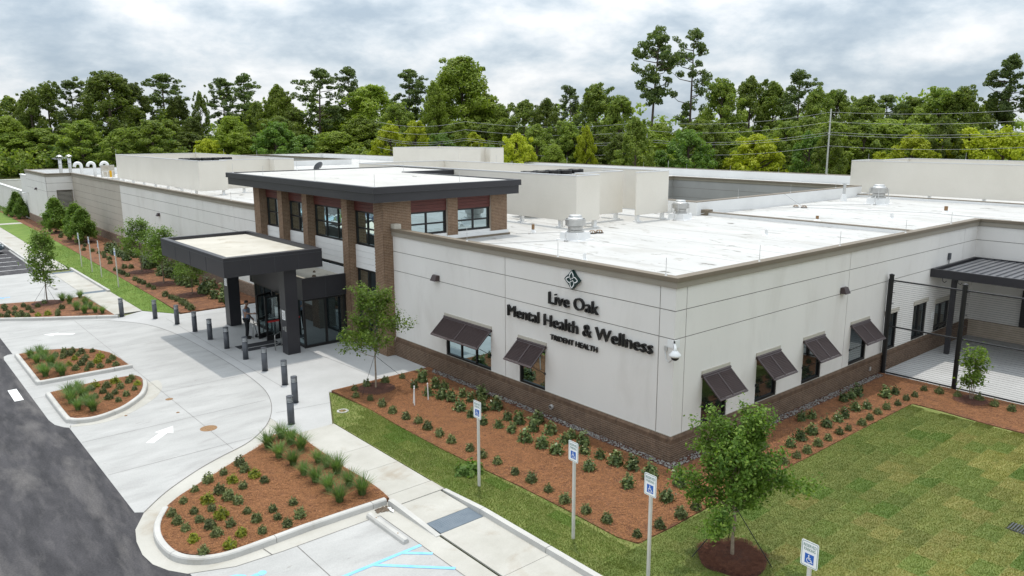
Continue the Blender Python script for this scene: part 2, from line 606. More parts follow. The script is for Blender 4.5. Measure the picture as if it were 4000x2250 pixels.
M['sod_soil'] = leafmat('sod_base', (0.130, 0.158, 0.036), (0.19, 0.197, 0.056), None, 0.05, 0.0, 2.3, usecol=True)
M['cornice_band'] = mk('cornice_band', (0.28, 0.25, 0.205), (0.305, 0.275, 0.225), 1.0, 0.6)
M['lawn'] = mk('lawn_base', (0.13, 0.168, 0.038), (0.20, 0.205, 0.065), 3.0, 0.95, 0.6, 60, grain=0.3, gscale=40)
M['lawn_green'] = mk('lawn_green', (0.10, 0.175, 0.024), (0.15, 0.22, 0.04), 0.8, 0.95, 0.6, 60, grain=0.28, gscale=30)
M['lawn_blade'] = leafmat('lawn_blade', (0.12, 0.19, 0.03), (0.17, 0.23, 0.05), (0.24, 0.25, 0.08), 0, 0.25, 0.8)
M['skin'] = mk('skin', (0.28, 0.16, 0.11), rough=0.55)
M['shirt'] = mk('shirt', (0.15, 0.19, 0.26), (0.19, 0.23, 0.30), 9, 0.85)
M['trousers'] = mk('trousers', (0.012, 0.012, 0.014), rough=0.85)
M['hair'] = mk('hair', (0.012, 0.010, 0.009), rough=0.6)
M['rubber'] = mk('rubber', (0.015, 0.015, 0.015), rough=0.8)
M['yellow'] = mk('yellow_paint', (0.75, 0.42, 0.01), rough=0.5)
M['red'] = mk('red_paint', (0.45, 0.03, 0.03), rough=0.5)
M['mat'] = mk('door_mat', (0.035, 0.036, 0.04), (0.05, 0.051, 0.055), 30, 0.95)
M['wire'] = mk('overhead_wire', (0.30, 0.31, 0.32), rough=0.6)

# ================================================================ ground
g = MB()
g.face([(-1500, -1500, -0.05), (1500, -1500, -0.05), (1500, 1500, -0.05), (-1500, 1500, -0.05)])
struct('ground', g, M['ground'])
struct('asphalt_road', MB().prism([(-90, -60), (-7.9, -60), (-7.9, 130), (-90, 130)], -0.04, 0.0), M['asphalt'])
DRIVE_CURVE = [(-12.55, 6.90), (-11.77, 7.72), (-10.74, 8.51), (-9.88, 9.02), (-8.90, 9.50), (-8.22, 10.05), (-7.52, 10.90), (-6.85, 12.2), (-6.38, 13.7),
               (-6.16, 15.3), (-6.05, 17.5), (-6.03, 20.3), (-6.07, 22.8), (-6.16, 24.7), (-6.42, 26.7), (-6.92, 28.35), (-7.93, 29.93), (-9.47, 31.36), (-10.9, 32.4), (-12.29, 33.2)]


def smooth_path(pts, k=4):
    out = []
    for i in range(len(pts) - 1):
        p0 = pts[max(i - 1, 0)]
        p1, p2 = pts[i], pts[i + 1]
        p3 = pts[min(i + 2, len(pts) - 1)]
        for j in range(k):
            t = j / k
            out.append(tuple(0.5 * (2 * p1[a] + (p2[a] - p0[a]) * t + (2 * p0[a] - 5 * p1[a] + 4 * p2[a] - p3[a]) * t * t + (-p0[a] + 3 * p1[a] - 3 * p2[a] + p3[a]) * t ** 3) for a in (0, 1)))
    out.append(tuple(pts[-1]))
    return out


DC = smooth_path(DRIVE_CURVE)
GUT_AB = [(-12.74, 26.04), (-12.92, 26.04), (-13.10, 25.8), (-13.16, 25.3), (-13.12, 15.9), (-13.05, 15.28), (-12.87, 14.84), (-12.74, 14.67)]
struct('concrete_drive', MB().prism([(-12.74, 7.05)] + DC + [(-12.74, 33.5)] + GUT_AB, -0.03, 0.008), M['concrete'])
APRON = DC[:25] + [(-6.9, 11.8), (-7.2, 3.2), (-7.5, 2.6), (-7.5, -40), (-8.055, -40), (-8.055, 2.66), (-8.2, 2.8), (-10.64, 2.80), (-11.73, 2.88), (-12.64, 3.29),
                   (-12.92, 3.71), (-13.11, 4.19), (-13.17, 4.77), (-13.11, 5.48), (-12.97, 6.11)]
struct('gutter_apron', MB().prism(APRON, -0.03, 0.004), M['walk'])
struct('parking_pad', MB().prism([(-12.60, 3.25), (-11.73, 2.87), (-10.64, 2.79), (-8.06, 2.79), (-8.06, -40), (-12.60, -40)], -0.03, 0.010), M['concrete'])
far_pad = MB().prism([(-12.7, 37.4), (-8.0, 37.2), (-8.0, 48.75), (-12.7, 48.75)], -0.03, 0.008)
far_pad.prism([(-8.0, 30.2), (-7.4, 30.6), (-7.4, 62), (-8.0, 62)], -0.03, 0.006)
far_pad.prism([(-13.0, 33.5), (-7.0, 29.0), (-7.5, 31.5), (-12.3, 38)], -0.03, 0.005)
struct('far_parking_pad', far_pad, M['concrete'])
PLAZA = DC[25:65] + [(-7.5, 30.3), (-6.0, 31.15), (-4.66, 29.0), (0.3, 29.05), (0.3, 12.3), (-4.6, 12.25), (-6.0, 9.3), (-7.3, 9.2)]
struct('entrance_plaza', MB().prism(PLAZA, -0.03, 0.012), M['plaza'])
# saw-cut joints in the concrete
jm = MB()


def strip(mb, a, b, w, z, mi=0):
    a, b = Vector(a[:2]), Vector(b[:2])
    d = (b - a).normalized()
    n = Vector((-d.y, d.x)) * w / 2
    mb.face([(*(a - n), z), (*(b - n), z), (*(b + n), z), (*(a + n), z)], mi)


for i in range(len(DC) - 1):
    strip(jm, DC[i], DC[i + 1], 0.022, 0.0165)
for a, b in (((-9.3, 20.33), (-9.3, 9.4)), ((-9.3, 20.33), (-9.3, 31.1)), ((-12.7, 13.0), (-6.7, 13.0)), ((-12.7, 9.9), (-8.5, 9.9)), ((-9.3, 16.4), (-6.2, 16.4)), ((-9.3, 24.2), (-6.2, 24.2)),
             ((-12.7, 29.0), (-7.2, 29.0)), ((-13.1, 20.35), (-12.7, 20.35)), ((-13.1, 18.7), (-12.75, 18.7)), ((-13.1, 23.2), (-12.75, 23.2)), ((-12.65, 14.9), (-12.72, 14.6))):
    strip(jm, a, b, 0.012, 0.0125)
for a, b in (((-5.65, 14.0), (-5.55, 28.5)), ((-4.6, 12.3), (-0.1, 12.45)), ((-2.66, 18.27), (-2.3, 12.4)), ((-5.6, 16.5), (-2.5, 16.5)), ((-5.6, 20.3), (-2.7, 20.3)), ((-5.6, 24.4), (-3.0, 24.4)), ((-5.8, 27.9), (-0.3, 27.9)), ((-7.0, 11.5), (-5.0, 11.2))):
    strip(jm, a, b, 0.014, 0.0165)
for a, b in (((-12.6, 3.25), (-11.73, 2.87)), ((-11.73, 2.87), (-10.64, 2.79)), ((-10.64, 2.79), (-8.06, 2.79)), ((-8.06, 2.79), (-8.06, -14)), ((-10.3, 2.79), (-10.3, -14)), ((-12.6, -1.2), (-8.06, -1.2)), ((-10.9, 2.8), (-10.95, 3.2))):
    strip(jm, a, b, 0.02, 0.0145)
for i in range(len(GUT_AB) - 1):
    pass
struct('pavement_joints', jm, M['joint'])

# gutter rings round the small islands (a slightly different pour, with its own edge line)
# --- kerbs
KERB_P = [(0, -0.02), (-0.015, 0.12), (-0.04, 0.15), (-0.15, 0.155), (-0.17, 0.14), (-0.17, 0.0)]


def kerb(name, path, seg=2.6, prof=KERB_P):
    mb = MB()
    P = [Vector(p) for p in path]
    run, cur = [P[0]], 0.0
    runs = []
    for a, b in zip(P, P[1:]):
        L = (b - a).length
        s0 = 0.0
        while cur + (L - s0) > seg:
            s0 += seg - cur
            c = a + (b - a) * (s0 / L)
            run.append(c - (b - a).normalized() * 0.006)
            runs.append(run)
            run = [c + (b - a).normalized() * 0.006]
            cur = 0.0
        cur += L - s0
        if (b - run[-1]).length > 0.02:
            run.append(b)
    if len(run) > 1:
        runs.append(run)
    for r in runs:
        mb.sweep([tuple(p) for p in r], prof)
    return struct(name, mb, M['kerb'])


ISL_C_K = smooth_path([(-12.20, 6.62), (-12.59, 5.93), (-12.78, 5.25), (-12.81, 4.59), (-12.73, 4.06), (-12.51, 3.66), (-12.15, 3.37), (-11.74, 3.24), (-11.18, 3.22)], 3) + [(-9.82, 3.26), (-8.53, 3.23), (-7.60, 3.20)]
kerb('kerb', ISL_C_K)
kerb('kerb', [(-12.76, 25.42), (-12.76, 20.52), (-12.72, 20.38), (-12.58, 20.31), (-9.30, 20.33)])
kerb('kerb', smooth_path([(-12.74, 18.71), (-12.75, 15.55), (-12.66, 15.12), (-12.40, 14.86), (-11.84, 14.72), (-10.95, 15.13), (-10.26, 15.87), (-9.90, 16.40), (-9.59, 17.18), (-9.40, 17.90)], 3))
kerb('kerb', [(-12.6, 33.80), (-10.32, 32.16), (-8.26, 30.83), (-7.43, 30.28)])
# kerb between walk and lawn, ramped down at its end, and the flare by the island
k2 = MB()
k2.sweep([(-5.93, 1.2), (-5.93, -1.24)], [(0.0, 0), (0.0, 0.15), (0.15, 0.15), (0.17, 0.0)])
k2.sweep([(-5.93, -1.26), (-5.93, -3.9)], [(0.0, 0), (0.0, 0.15), (0.15, 0.15), (0.17, 0.0)])
k2.sweep([(-5.93, -3.92), (-5.93, -12)], [(0.0, 0), (0.0, 0.15), (0.15, 0.15), (0.17, 0.0)])
i0 = len(k2.v)
k2.v += [(-5.93, 1.21, 0), (-6.10, 1.21, 0), (-6.08, 1.21, 0.15), (-5.93, 1.21, 0.15), (-5.93, 2.9, 0), (-6.05, 2.9, 0), (-6.05, 2.9, 0.045), (-5.93, 2.9, 0.045)]
for f in ((0, 1, 2, 3), (4, 7, 6, 5), (1, 5, 6, 2), (2, 6, 7, 3), (0, 3, 7, 4)):
    k2.f.append(tuple(i0 + a for a in f))
    k2.m.append(0)
struct('kerb', k2, M['kerb'])
k3 = MB()
i0 = len(k3.v)
k3.v += [(-7.62, 3.15, 0), (-7.45, 3.15, 0), (-7.45, 3.15, 0.15), (-7.60, 3.15, 0.15), (-7.62, 2.7, 0), (-7.45, 2.7, 0), (-7.45, 2.7, 0.14), (-7.60, 2.7, 0.14),
         (-7.60, 1.0, 0), (-7.45, 1.0, 0), (-7.45, 1.0, 0.025), (-7.58, 1.0, 0.02)]
for f in ((0, 1, 2, 3), (0, 3, 7, 4), (3, 2, 6, 7), (1, 5, 6, 2), (4, 7, 11, 8), (7, 6, 10, 11), (5, 9, 10, 6), (8, 11, 10, 9)):
    k3.f.append(tuple(i0 + a for a in f))
    k3.m.append(0)
struct('kerb', k3, M['kerb'])
k4 = MB()
k4.sweep([(-5.98, 48.4), (-5.98, 43.1)], [(0.0, 0), (0.0, 0.14), (0.15, 0.14), (0.17, 0.0)])
k4.sweep([(-5.98, 43.08), (-5.98, 37.9)], [(0.0, 0), (0.0, 0.14), (0.15, 0.14), (0.17, 0.0)])
k4.sweep([(-7.85, 100), (-7.85, 49.0)], [(0.0, 0), (0.0, 0.12), (-0.15, 0.12), (-0.17, 0.0)])
struct('kerb', k4, M['kerb'])

# --- walks of separate slabs
def slabs(name, x0, x1, ys, mat=None, z=0.03, gap=0.012):
    base = struct(name, MB().box(x0 + 0.01, x1 - 0.01, min(ys), max(ys), -0.03, z - 0.018), M['joint'])
    for a, b in zip(ys, ys[1:]):
        MB().box(x0, x1, min(a, b) + gap / 2, max(a, b) - gap / 2, -0.02, z).build('slab', mat or M['walk'], base)
    return base


slabs('sidewalk', -7.36, -5.97, [9.25, 6.86, 5.29, 3.585])
slabs('sidewalk', -7.46, -5.93, [3.58, 2.95], z=0.031)
slabs('ramp_walk', -7.44, -6.10, [2.94, 1.68], z=0.022)
slabs('ramp_walk', -7.44, -6.10, [1.04, -1.35, -3.9, -6.4, -9], z=0.022)
slabs('far_sidewalk', -7.68, -6.12, [100, 94, 88, 82, 76, 71, 66, 61.5, 57, 52.5, 48.7], z=0.05)
slabs('far_sidewalk', -7.40, -6.14, [47.0, 44.6, 42.2, 39.8, 38.75], z=0.024)
slabs('far_sidewalk', -7.40, -5.98, [38.15, 36.4, 34.2, 32.6, 31.2], z=0.026)
slabs('cross_walk', -6.1, -2.5, [83.2, 84.6], z=0.055)


def tactile(x0, x1, y0, y1, z):
    mb = MB().box(x0, x1, y0, y1, -0.02, z)
    nx, ny = int((x1 - x0) / 0.06), int(abs(y1 - y0) / 0.06)
    for i in range(nx):
        for j in range(ny):
            cx_, cy_ = x0 + (i + 0.5) * (x1 - x0) / nx, min(y0, y1) + (j + 0.5) * abs(y1 - y0) / ny
            mb.lathe([(0.012, 0), (0.008, 0.006)], (cx_, cy_, z), 5)
    return struct('tactile_paving', mb, M['warn'])


tactile(-7.40, -6.11, 1.05, 1.67, 0.024)
tactile(-7.38, -6.14, 38.16, 38.74, 0.026)
tactile(-7.38, -6.14, 47.02, 47.6, 0.026)

# --- planted ground
struct('mulch_island', MB().prism(smooth_path([(-7.80, 9.40), (-7.38, 9.25), (-7.42, 7.76), (-7.44, 5.79), (-7.38, 4.53), (-7.46, 3.40), (-7.66, 3.36), (-9.02, 3.40), (-10.05, 3.41), (-11.27, 3.38), (-12.02, 3.55), (-12.51, 4.08), (-12.66, 4.70), (-12.56, 5.51), (-12.28, 6.37), (-11.75, 6.94), (-11.28, 7.26), (-10.28, 7.88), (-9.18, 8.57), (-8.57, 8.92), (-8.00, 9.42), (-7.80, 9.40)], 3)[:-1], -0.02, 0.115), M['straw'])
struct('mulch_island', MB().prism([(-12.60, 25.42), (-12.60, 20.47), (-9.40, 20.48), (-9.42, 21.79), (-9.53, 23.06), (-9.89, 24.10), (-10.71, 24.96), (-11.67, 25.43)], -0.02, 0.125), M['straw'])
struct('mulch_island', MB().prism(smooth_path([(-12.58, 18.73), (-12.58, 15.4), (-12.35, 15.03), (-11.70, 14.95), (-10.90, 15.33), (-10.2, 16.1), (-9.72, 17.2), (-9.50, 18.3), (-9.6, 18.85), (-9.96, 18.98), (-11.19, 18.97), (-12.26, 18.78), (-12.58, 18.73)], 3)[:-1], -0.02, 0.125), M['straw'])
struct('mulch_island', MB().prism([(-12.75, 38.2), (-8.96, 36.9), (-7.57, 37.1), (-7.47, 30.45), (-8.2, 31.0), (-10.26, 32.36), (-12.6, 34.0)], -0.02, 0.115), M['straw'])
struct('gutter_ring', MB().prism(smooth_path([(-9.40, 17.90), (-9.59, 17.18), (-9.90, 16.40), (-10.26, 15.87), (-10.95, 15.13), (-11.84, 14.72), (-12.40, 14.86), (-12.70, 14.72), (-11.84, 14.42), (-10.9, 14.75), (-10.0, 15.55), (-9.5, 16.2), (-9.1, 17.1), (-9.0, 18.0), (-9.40, 17.90)], 3)[:-1], -0.02, 0.0125), M['walk'])
BED = [(-4.50, 12.24), (0.1, 12.3), (0.1, 0.1), (13.15, 0.1), (13.15, -25), (10.25, -25), (10.28, -6.0), (10.26, -4.9), (10.42, -3.5), (10.42, -2.50), (6.78, -2.44), (3.98, -2.47), (1.59, -2.44), (-1.18, -2.38), (-3.0, -2.44), (-4.20, -2.40), (-4.36, -1.9), (-4.33, 0.0), (-4.36, 1.6), (-4.46, 3.6), (-4.52, 5.2), (-4.50, 7.6), (-4.40, 9.75)]
struct('mulch_bed', MB().prism(BED, -0.02, 0.075), M['straw'])
struct('mulch_bed', MB().prism([(-4.62, 29.05), (0.1, 29.1), (0.1, 76.2), (-2.4, 76.2), (-2.4, 100), (-3.7, 100), (-3.88, 67.8), (-4.04, 55.6), (-4.28, 43.8), (-4.45, 35.0)], -0.02, 0.07), M['straw'])
struct('lawn', MB().prism([(-5.95, 9.25), (-4.60, 12.20), (-4.40, 9.75), (-4.50, 7.6), (-4.52, 5.2), (-4.46, 3.6), (-4.36, 1.6), (-4.33, 0.0), (-4.36, -1.9), (-4.20, -2.40), (10.42, -2.46), (10.42, -3.5), (10.26, -4.9), (10.25, -25), (-5.94, -25)], -0.02, 0.046), M['lawn'])
struct('far_lawn', MB().prism([(-5.99, 31.15), (-4.68, 29.05), (-4.45, 35.0), (-4.28, 43.8), (-4.04, 55.6), (-3.88, 67.8), (-3.7, 100), (-6.1, 100), (-6.08, 52), (-5.97, 48.5)], -0.02, 0.045), M['lawn_green'])
struct('patio', MB().prism([(13.2, 0.1), (22.4, 0.1), (22.4, -25), (13.2, -25)], -0.02, 0.055), M['plaza'])
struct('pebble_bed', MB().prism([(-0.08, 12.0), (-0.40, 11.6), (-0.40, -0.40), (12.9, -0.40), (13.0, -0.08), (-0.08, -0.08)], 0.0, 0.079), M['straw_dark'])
rg = MB()
ringp = [(-3.07 + (0.77 + 0.06 * sin(5 * a)) * cos(a), -4.22 + (0.77 + 0.05 * cos(3 * a)) * sin(a)) for a in np.linspace(0, 2 * pi, 28, endpoint=False)]
i0 = len(rg.v)
for rr, zz in ((1.0, 0.03), (0.93, 0.10), (0.6, 0.15), (0.2, 0.16)):
    rg.v += [(-3.07 + (x + 3.07) * rr, -4.22 + (y + 4.22) * rr, zz) for x, y in ringp]
for a in range(3):
    for b in range(28):
        c = (b + 1) % 28
        rg.f.append((i0 + a * 28 + b, i0 + a * 28 + c, i0 + (a + 1) * 28 + c, i0 + (a + 1) * 28 + b))
        rg.m.append(0)
rg.f.append(tuple(i0 + 84 + b for b in range(28)))
rg.m.append(0)
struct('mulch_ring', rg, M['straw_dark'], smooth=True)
dk = MB()
for cx_, cy_, rr in ((-3.14, 11.32, 0.75), (-2.64, 43.56, 0.9), (-2.80, 38.08, 0.9), (-2.57, 33.37, 0.9), (-9.59, 36.37, 0.8), (12.32, -3.72, 0.6), (-2.2, 63.3, 1.2), (-2.6, 71.9, 1.2)):
    dk.lathe([(rr, 0), (rr * 0.9, 0.03), (rr * 0.2, 0.06)], (cx_, cy_, 0.075 if cx_ > -9 else 0.115), 22)
struct('tree_shade_mulch', dk, M['straw_dark'])  # mulch mounds in darker straw: the shade under each tree put into colour

# --- painted markings
mk_ = MB()
ar = [(-1.05, -0.16), (0.02, -0.16), (0.02, -0.40), (0.75, 0.0), (0.02, 0.40), (0.02, 0.16), (-1.05, 0.16)]


def arrow(mb, c, ang, s=1.0, mirror=1):
    mb.face([(c[0] + s * (x * cos(ang) - mirror * y * sin(ang)), c[1] + s * (x * sin(ang) + mirror * y * cos(ang)), 0.0135) for x, y in ar])


arrow(mk_, (-10.52, 12.15), math.atan2(12.69 - 11.7, -10.05 + 11.04), 0.80)
arrow(mk_, (-10.58, 28.62), math.atan2(28.97 - 28.2, -11.13 + 10.05), 0.80)
mk_.face([(-13.69, 20.42, 0.005), (-13.69, 18.83, 0.005), (-13.40, 18.83, 0.005), (-13.40, 20.44, 0.005)])
for y in (59.7, 57.6, 55.2, 53.0, 50.8, 62.0, 64.3, 66.6, 69.0):
    mk_.face([(-13.4, y - 0.05, 0.005), (-8.4, y - 0.05, 0.005), (-8.4, y + 0.05, 0.005), (-13.4, y + 0.05, 0.005)])
struct('road_marking', mk_, M['white_paint'])
bl = MB()
for a, b in (((-13.0, 0.93), (-8.07, 0.93)), ((-8.58, 0.91), (-8.07, 0.44)), ((-9.34, 0.90), (-8.04, -0.40)), ((-10.1, 0.88), (-8.4, -0.95)), ((-12.6, -0.95), (-8.03, -0.95))):
    strip(bl, a, b, 0.10, 0.0165 + 0.001 * len(bl.f))


def isa_shape(mb, T, w=0.13):
    """wheelchair pictogram as flat ribbons; T maps (x right, y up) in a unit square to a point"""
    def rib(pts, ww):
        for i in range(len(pts) - 1):
            a, b = Vector(pts[i]), Vector(pts[i + 1])
            d = (b - a).normalized()
            n = Vector((-d.y, d.x)) * ww / 2
            mb.face([T(*(a - n)), T(*(b - n)), T(*(b + n)), T(*(a + n))])
    mb.face([T(0.40 + 0.085 * cos(t), 0.90 + 0.085 * sin(t)) for t in np.linspace(0, 2 * pi, 14, endpoint=False)])
    rib([(0.40, 0.82), (0.43, 0.42), (0.70, 0.42), (0.84, 0.10), (0.95, 0.14)], w * 0.85)
    rib([(0.42, 0.62), (0.68, 0.62)], w * 0.6)
    rib([(0.44 + 0.30 * cos(t), 0.32 + 0.30 * sin(t)) for t in np.linspace(RAD(115), RAD(345), 18)], w * 0.65)


isa_shape(bl, lambda x, y: (-11.38 - 1.1 * (0.9 - y), 1.66 + 1.15 * (0.9 - x), 0.0150), 0.14)
isa_shape(bl, lambda x, y: (-10.95 - 1.1 * (0.9 - y), 39.6 + 1.15 * (0.9 - x), 0.0130), 0.14)
isa_shape(bl, lambda x, y: (-10.95 - 1.1 * (0.9 - y), 44.0 + 1.15 * (0.9 - x), 0.0130), 0.14)
struct('blue_parking_marking', bl, M['blue_paint'])

for (cx_, cy_, r), lab in zip(((-9.27, 11.60, 0.27), (-9.36, 15.40, 0.13), (-9.56, 13.78, 0.06), (-11.02, 14.63, 0.05)), ('large rusty manhole cover beside the white arrow', 'small rusty round cover near the curved island kerb', 'tiny grey drain cap in the drive between the two rusty covers', 'tiny dark cap in the drive beside the curved kerb')):
    mc = thing('manhole_cover', lab, 'manhole cover', (cx_, cy_, 0.009))
    MB().lathe([(r, 0.0), (r, 0.004), (r * 0.93, 0.006)], n=24).build('rim', M['rust'], mc)
    gr = MB()
    for q in range(3):
        rr = r * (0.85 - 0.25 * q)
        gr.lathe([(rr, 0.006), (rr * 0.95, 0.010), (rr * 0.85, 0.006)], n=20, cap=False)
    gr.build('cover_pattern', M['rust'], mc)
co = thing('cleanout_cover', 'round white-rimmed utility cover set in the grass strip', 'utility cover', (-5.21, 10.05, 0.04))
MB().lathe([(0.20, 0.0), (0.20, 0.03), (0.13, 0.03), (0.13, 0.0)], n=20, cap=False).build('collar', M['kerb'], co)
MB().lathe([(0.125, 0.0), (0.125, 0.015)], n=20).build('lid', M['rust'], co)
gt = thing('drain_grate', 'black grated yard drain set flush in the lawn', 'drain', (3.35, -7.98, 0.05))
MB().box(-0.25, 0.25, -0.25, 0.25, -0.03, 0.005).build('frame', M['black'], gt)
for i in range(7):
    MB().box(-0.22, 0.22, -0.21 + i * 0.065, -0.18 + i * 0.065, 0.005, 0.02).build('bar', M['bollard'], gt)

# --- wheel stops
def wheel_stop(loc, lab):
    t = thing('wheel_stop', lab, 'wheel stop', loc, 0, 'concrete wheel stops')
    mb = MB()
    prof = [(-0.09, 0), (-0.08, 0.07), (-0.045, 0.115), (0.045, 0.115), (0.08, 0.07), (0.09, 0)]
    i0 = 0
    ys = [-0.86, -0.83, 0.83, 0.86]
    for k_, y in enumerate(ys):
        s_ = 0.9 if k_ in (0, 3) else 1
        mb.v += [(x * s_, y, z * s_) for x, z in prof]
    for a in range(3):
        for b in range(5):
            mb.f.append((a * 6 + b, (a + 1) * 6 + b, (a + 1) * 6 + b + 1, a * 6 + b + 1))
            mb.m.append(0)
    mb.f += [(0, 1, 2, 3, 4, 5), (23, 22, 21, 20, 19, 18)]
    mb.m += [0, 0]
    mb.build('block', M['kerb'], t)
    for y in (-0.5, 0.5):
        MB().lathe([(0.018, 0), (0.018, 0.006)], (0, y, 0.115), 8).build('pin', M['rust'], t)
    return t


wheel_stop((-8.29, 2.08, 0.01), 'white concrete wheel stop beside the large planted island')
wheel_stop((-8.36, 41.7, 0.008), 'white concrete wheel stop in the far parking bay behind the young tree')

# ================================================================ the clinic building
ZR, ZB, ZC, ZT = 4.75, 0.84, 5.22, 5.55
J1, J2 = 4.57, 3.75
bld = thing('clinic_building', 'long low white stucco clinic with brown brick base and flat white roof', 'building', (0, 0, 0))


def rects_with_holes(u0, u1, z0, z1, holes):
    us = sorted({u0, u1} | {min(max(h[i], u0), u1) for h in holes for i in (0, 1)})
    zs = sorted({z0, z1} | {min(max(h[i], z0), z1) for h in holes for i in (2, 3)})
    for a, b in zip(us, us[1:]):
        for c, d in zip(zs, zs[1:]):
            if b - a < 1e-6 or d - c < 1e-6:
                continue
            um, zm = (a + b) / 2, (c + d) / 2
            if not any(h[0] < um < h[1] and h[2] < zm < h[3] for h in holes):
                yield a, b, c, d


def P3(axis, plane, u, d, z):
    """point on a wall: axis 'x' = wall in plane X, facing -X; 'y' = wall in plane Y, facing -Y; d = depth behind the face"""
    return (plane + d, u, z) if axis == 'x' else (u, plane + d, z)


def wall_skin(mb, axis, plane, u0, u1, z0, z1, holes, d0, d1, mi=0, edge=True):
    for a, b, c, d in rects_with_holes(u0, u1, z0, z1, holes):
        mb.face([P3(axis, plane, a, d0, c), P3(axis, plane, b, d0, c), P3(axis, plane, b, d0, d), P3(axis, plane, a, d0, d)], mi)
    for (a, b, c, d) in ([(u0, u1, z0, z1)] if edge else []) + [h for h in holes if h[0] < u1 and h[1] > u0 and h[2] < z1 and h[3] > z0]:
        a, b, c, d = max(a, u0), min(b, u1), max(c, z0), min(d, z1)
        for p, q in (((a, c), (b, c)), ((b, c), (b, d)), ((b, d), (a, d)), ((a, d), (a, c))):
            mb.face([P3(axis, plane, p[0], d0, p[1]), P3(axis, plane, q[0], d0, q[1]), P3(axis, plane, q[0], d1, q[1]), P3(axis, plane, p[0], d1, p[1])], mi)


def panel_wall(axis, plane, us, zs, holes, mat, parent, name='wall', label=None, gap=0.027):
    """a wall with recessed joints: the wall itself is the groove plane, the panels stand 18 mm proud of it"""
    bk = MB()
    wall_skin(bk, axis, plane, min(us), max(us), zs[0], zs[-1], holes, 0.018, 0.20, edge=False)
    w = bk.build(name, M['groove'], parent)
    if label:
        w['label'] = label
    us = sorted(us)
    for i, (a, b) in enumerate(zip(us, us[1:])):
        for j, (c, d) in enumerate(zip(zs, zs[1:])):
            mb = MB()
            ga = gap / 2 if i > 0 else 0
            gb = gap / 2 if i < len(us) - 2 else 0
            wall_skin(mb, axis, plane, a + ga, b - gb, c + (gap / 2 if j else 0), d - (gap / 2 if j < len(zs) - 2 else 0), holes, 0.0, 0.019)
            mb.build('panel', mat, w)
    return w


# window openings: (u0, u1, z0, z1)
WF = [(8.30, 11.13, 0.84, 2.42), (5.36, 6.69, 0.84, 2.42)]
WR = [(1.42, 2.72, 0.84, 2.42), (4.31, 5.59, 0.84, 2.42), (7.21, 8.50, 0.84, 2.42), (10.58, 11.92, 0.84, 2.42), (13.38, 14.50, 0.84, 2.36), (16.02, 17.34, 0.84, 2.36), (18.25, 19.80, 0.06, 2.10)]
panel_wall('x', 0.0, [0.0195, 0.555, 7.47, 14.9], [0.80, J2, J1, 5.24], WF, M['stucco'], bld, 'front_wall')
panel_wall('y', 0.0, [0.0, 0.503, 10.10, 20.7, 22.2], [0.80, J2, J1, 5.24], WR, M['stucco'], bld, 'side_wall')
panel_wall('x', 22.2, [0.0, -3.2, -9.5, -25.0], [0.80, J2, J1, 5.24], [], M['stucco'], bld, 'courtyard_wall')
panel_wall('x', 0.0, [28.0, 32.7, 43.1, 48.75, 58.0], [0.80, J2, J1, 5.24], [(28.6, 31.0, 0.9, 2.5)], M['stucco'], bld, 'front_wall')
panel_wall('x', 0.0, [58.0, 63.0, 68.2, 72.2, 76.1], [0.80, 1.45, 2.05, 2.65, 3.25, 3.85, 4.57, 5.24], [], M['stucco_tan'], bld, 'tan_wall')
panel_wall('y', 76.1, [-2.36, 0.0], [0.80, J2, J1, 5.24], [(-1.51, -0.10, 0.9, 3.86)], M['stucco'], bld, 'wall')
panel_wall('x', -2.36, [76.1, 87.3], [0.80, J2, J1, 5.24], [], M['stucco'], bld, 'wall')
# white sheet metal drip line over the brick ledge
mb = MB()
mb.sweep([(0, 14.85), (0, 0), (22.2, 0)], [(0.012, 0.835), (0.012, 0.85), (0.0, 0.85)])
mb.build('drip_edge', M['trim'], bld)

# louvre of the plant room
lv = MB()
lv.box(-1.51, -1.46, 76.06, 76.2, 0.9, 3.86)
lv.box(-0.15, -0.10, 76.06, 76.2, 0.9, 3.86)
lv.box(-1.46, -0.15, 76.06, 76.2, 3.81, 3.86)
lv.box(-1.46, -0.15, 76.25, 76.28, 0.9, 3.86, 1)
lo = lv.build('louvre', [M['cornice'], M['black']], bld)
sl = MB()
for p in ([(-1.46, 76.08, 0), (-0.15, 76.08, 0), (-0.15, 76.20, 0.07), (-1.46, 76.20, 0.07)],):
    sl.face(p)
slm = sl.mesh('louvre_blade', [M['trim']])
for i in range(23):
    link('blade', slm, lo, (0, 0, 0.95 + i * 0.125))

# --- brick base
BL, BH, BP, BC = 0.194, 0.0575, 0.2032, 0.0677       # brick length, height, pitch, course
E_ = 0.087
base = MB()
base.sweep([(0, 14.86), (0, 0), (22.2, 0)], [(E_ - 0.009, -0.02), (E_ - 0.009, 0.765), (0.0, 0.822), (-0.05, 0.822)])
base.box(22.1, 22.2, -25, 0, 0, 0.8)
brick_base = base.build('brick_base', M['mortar'], bld)


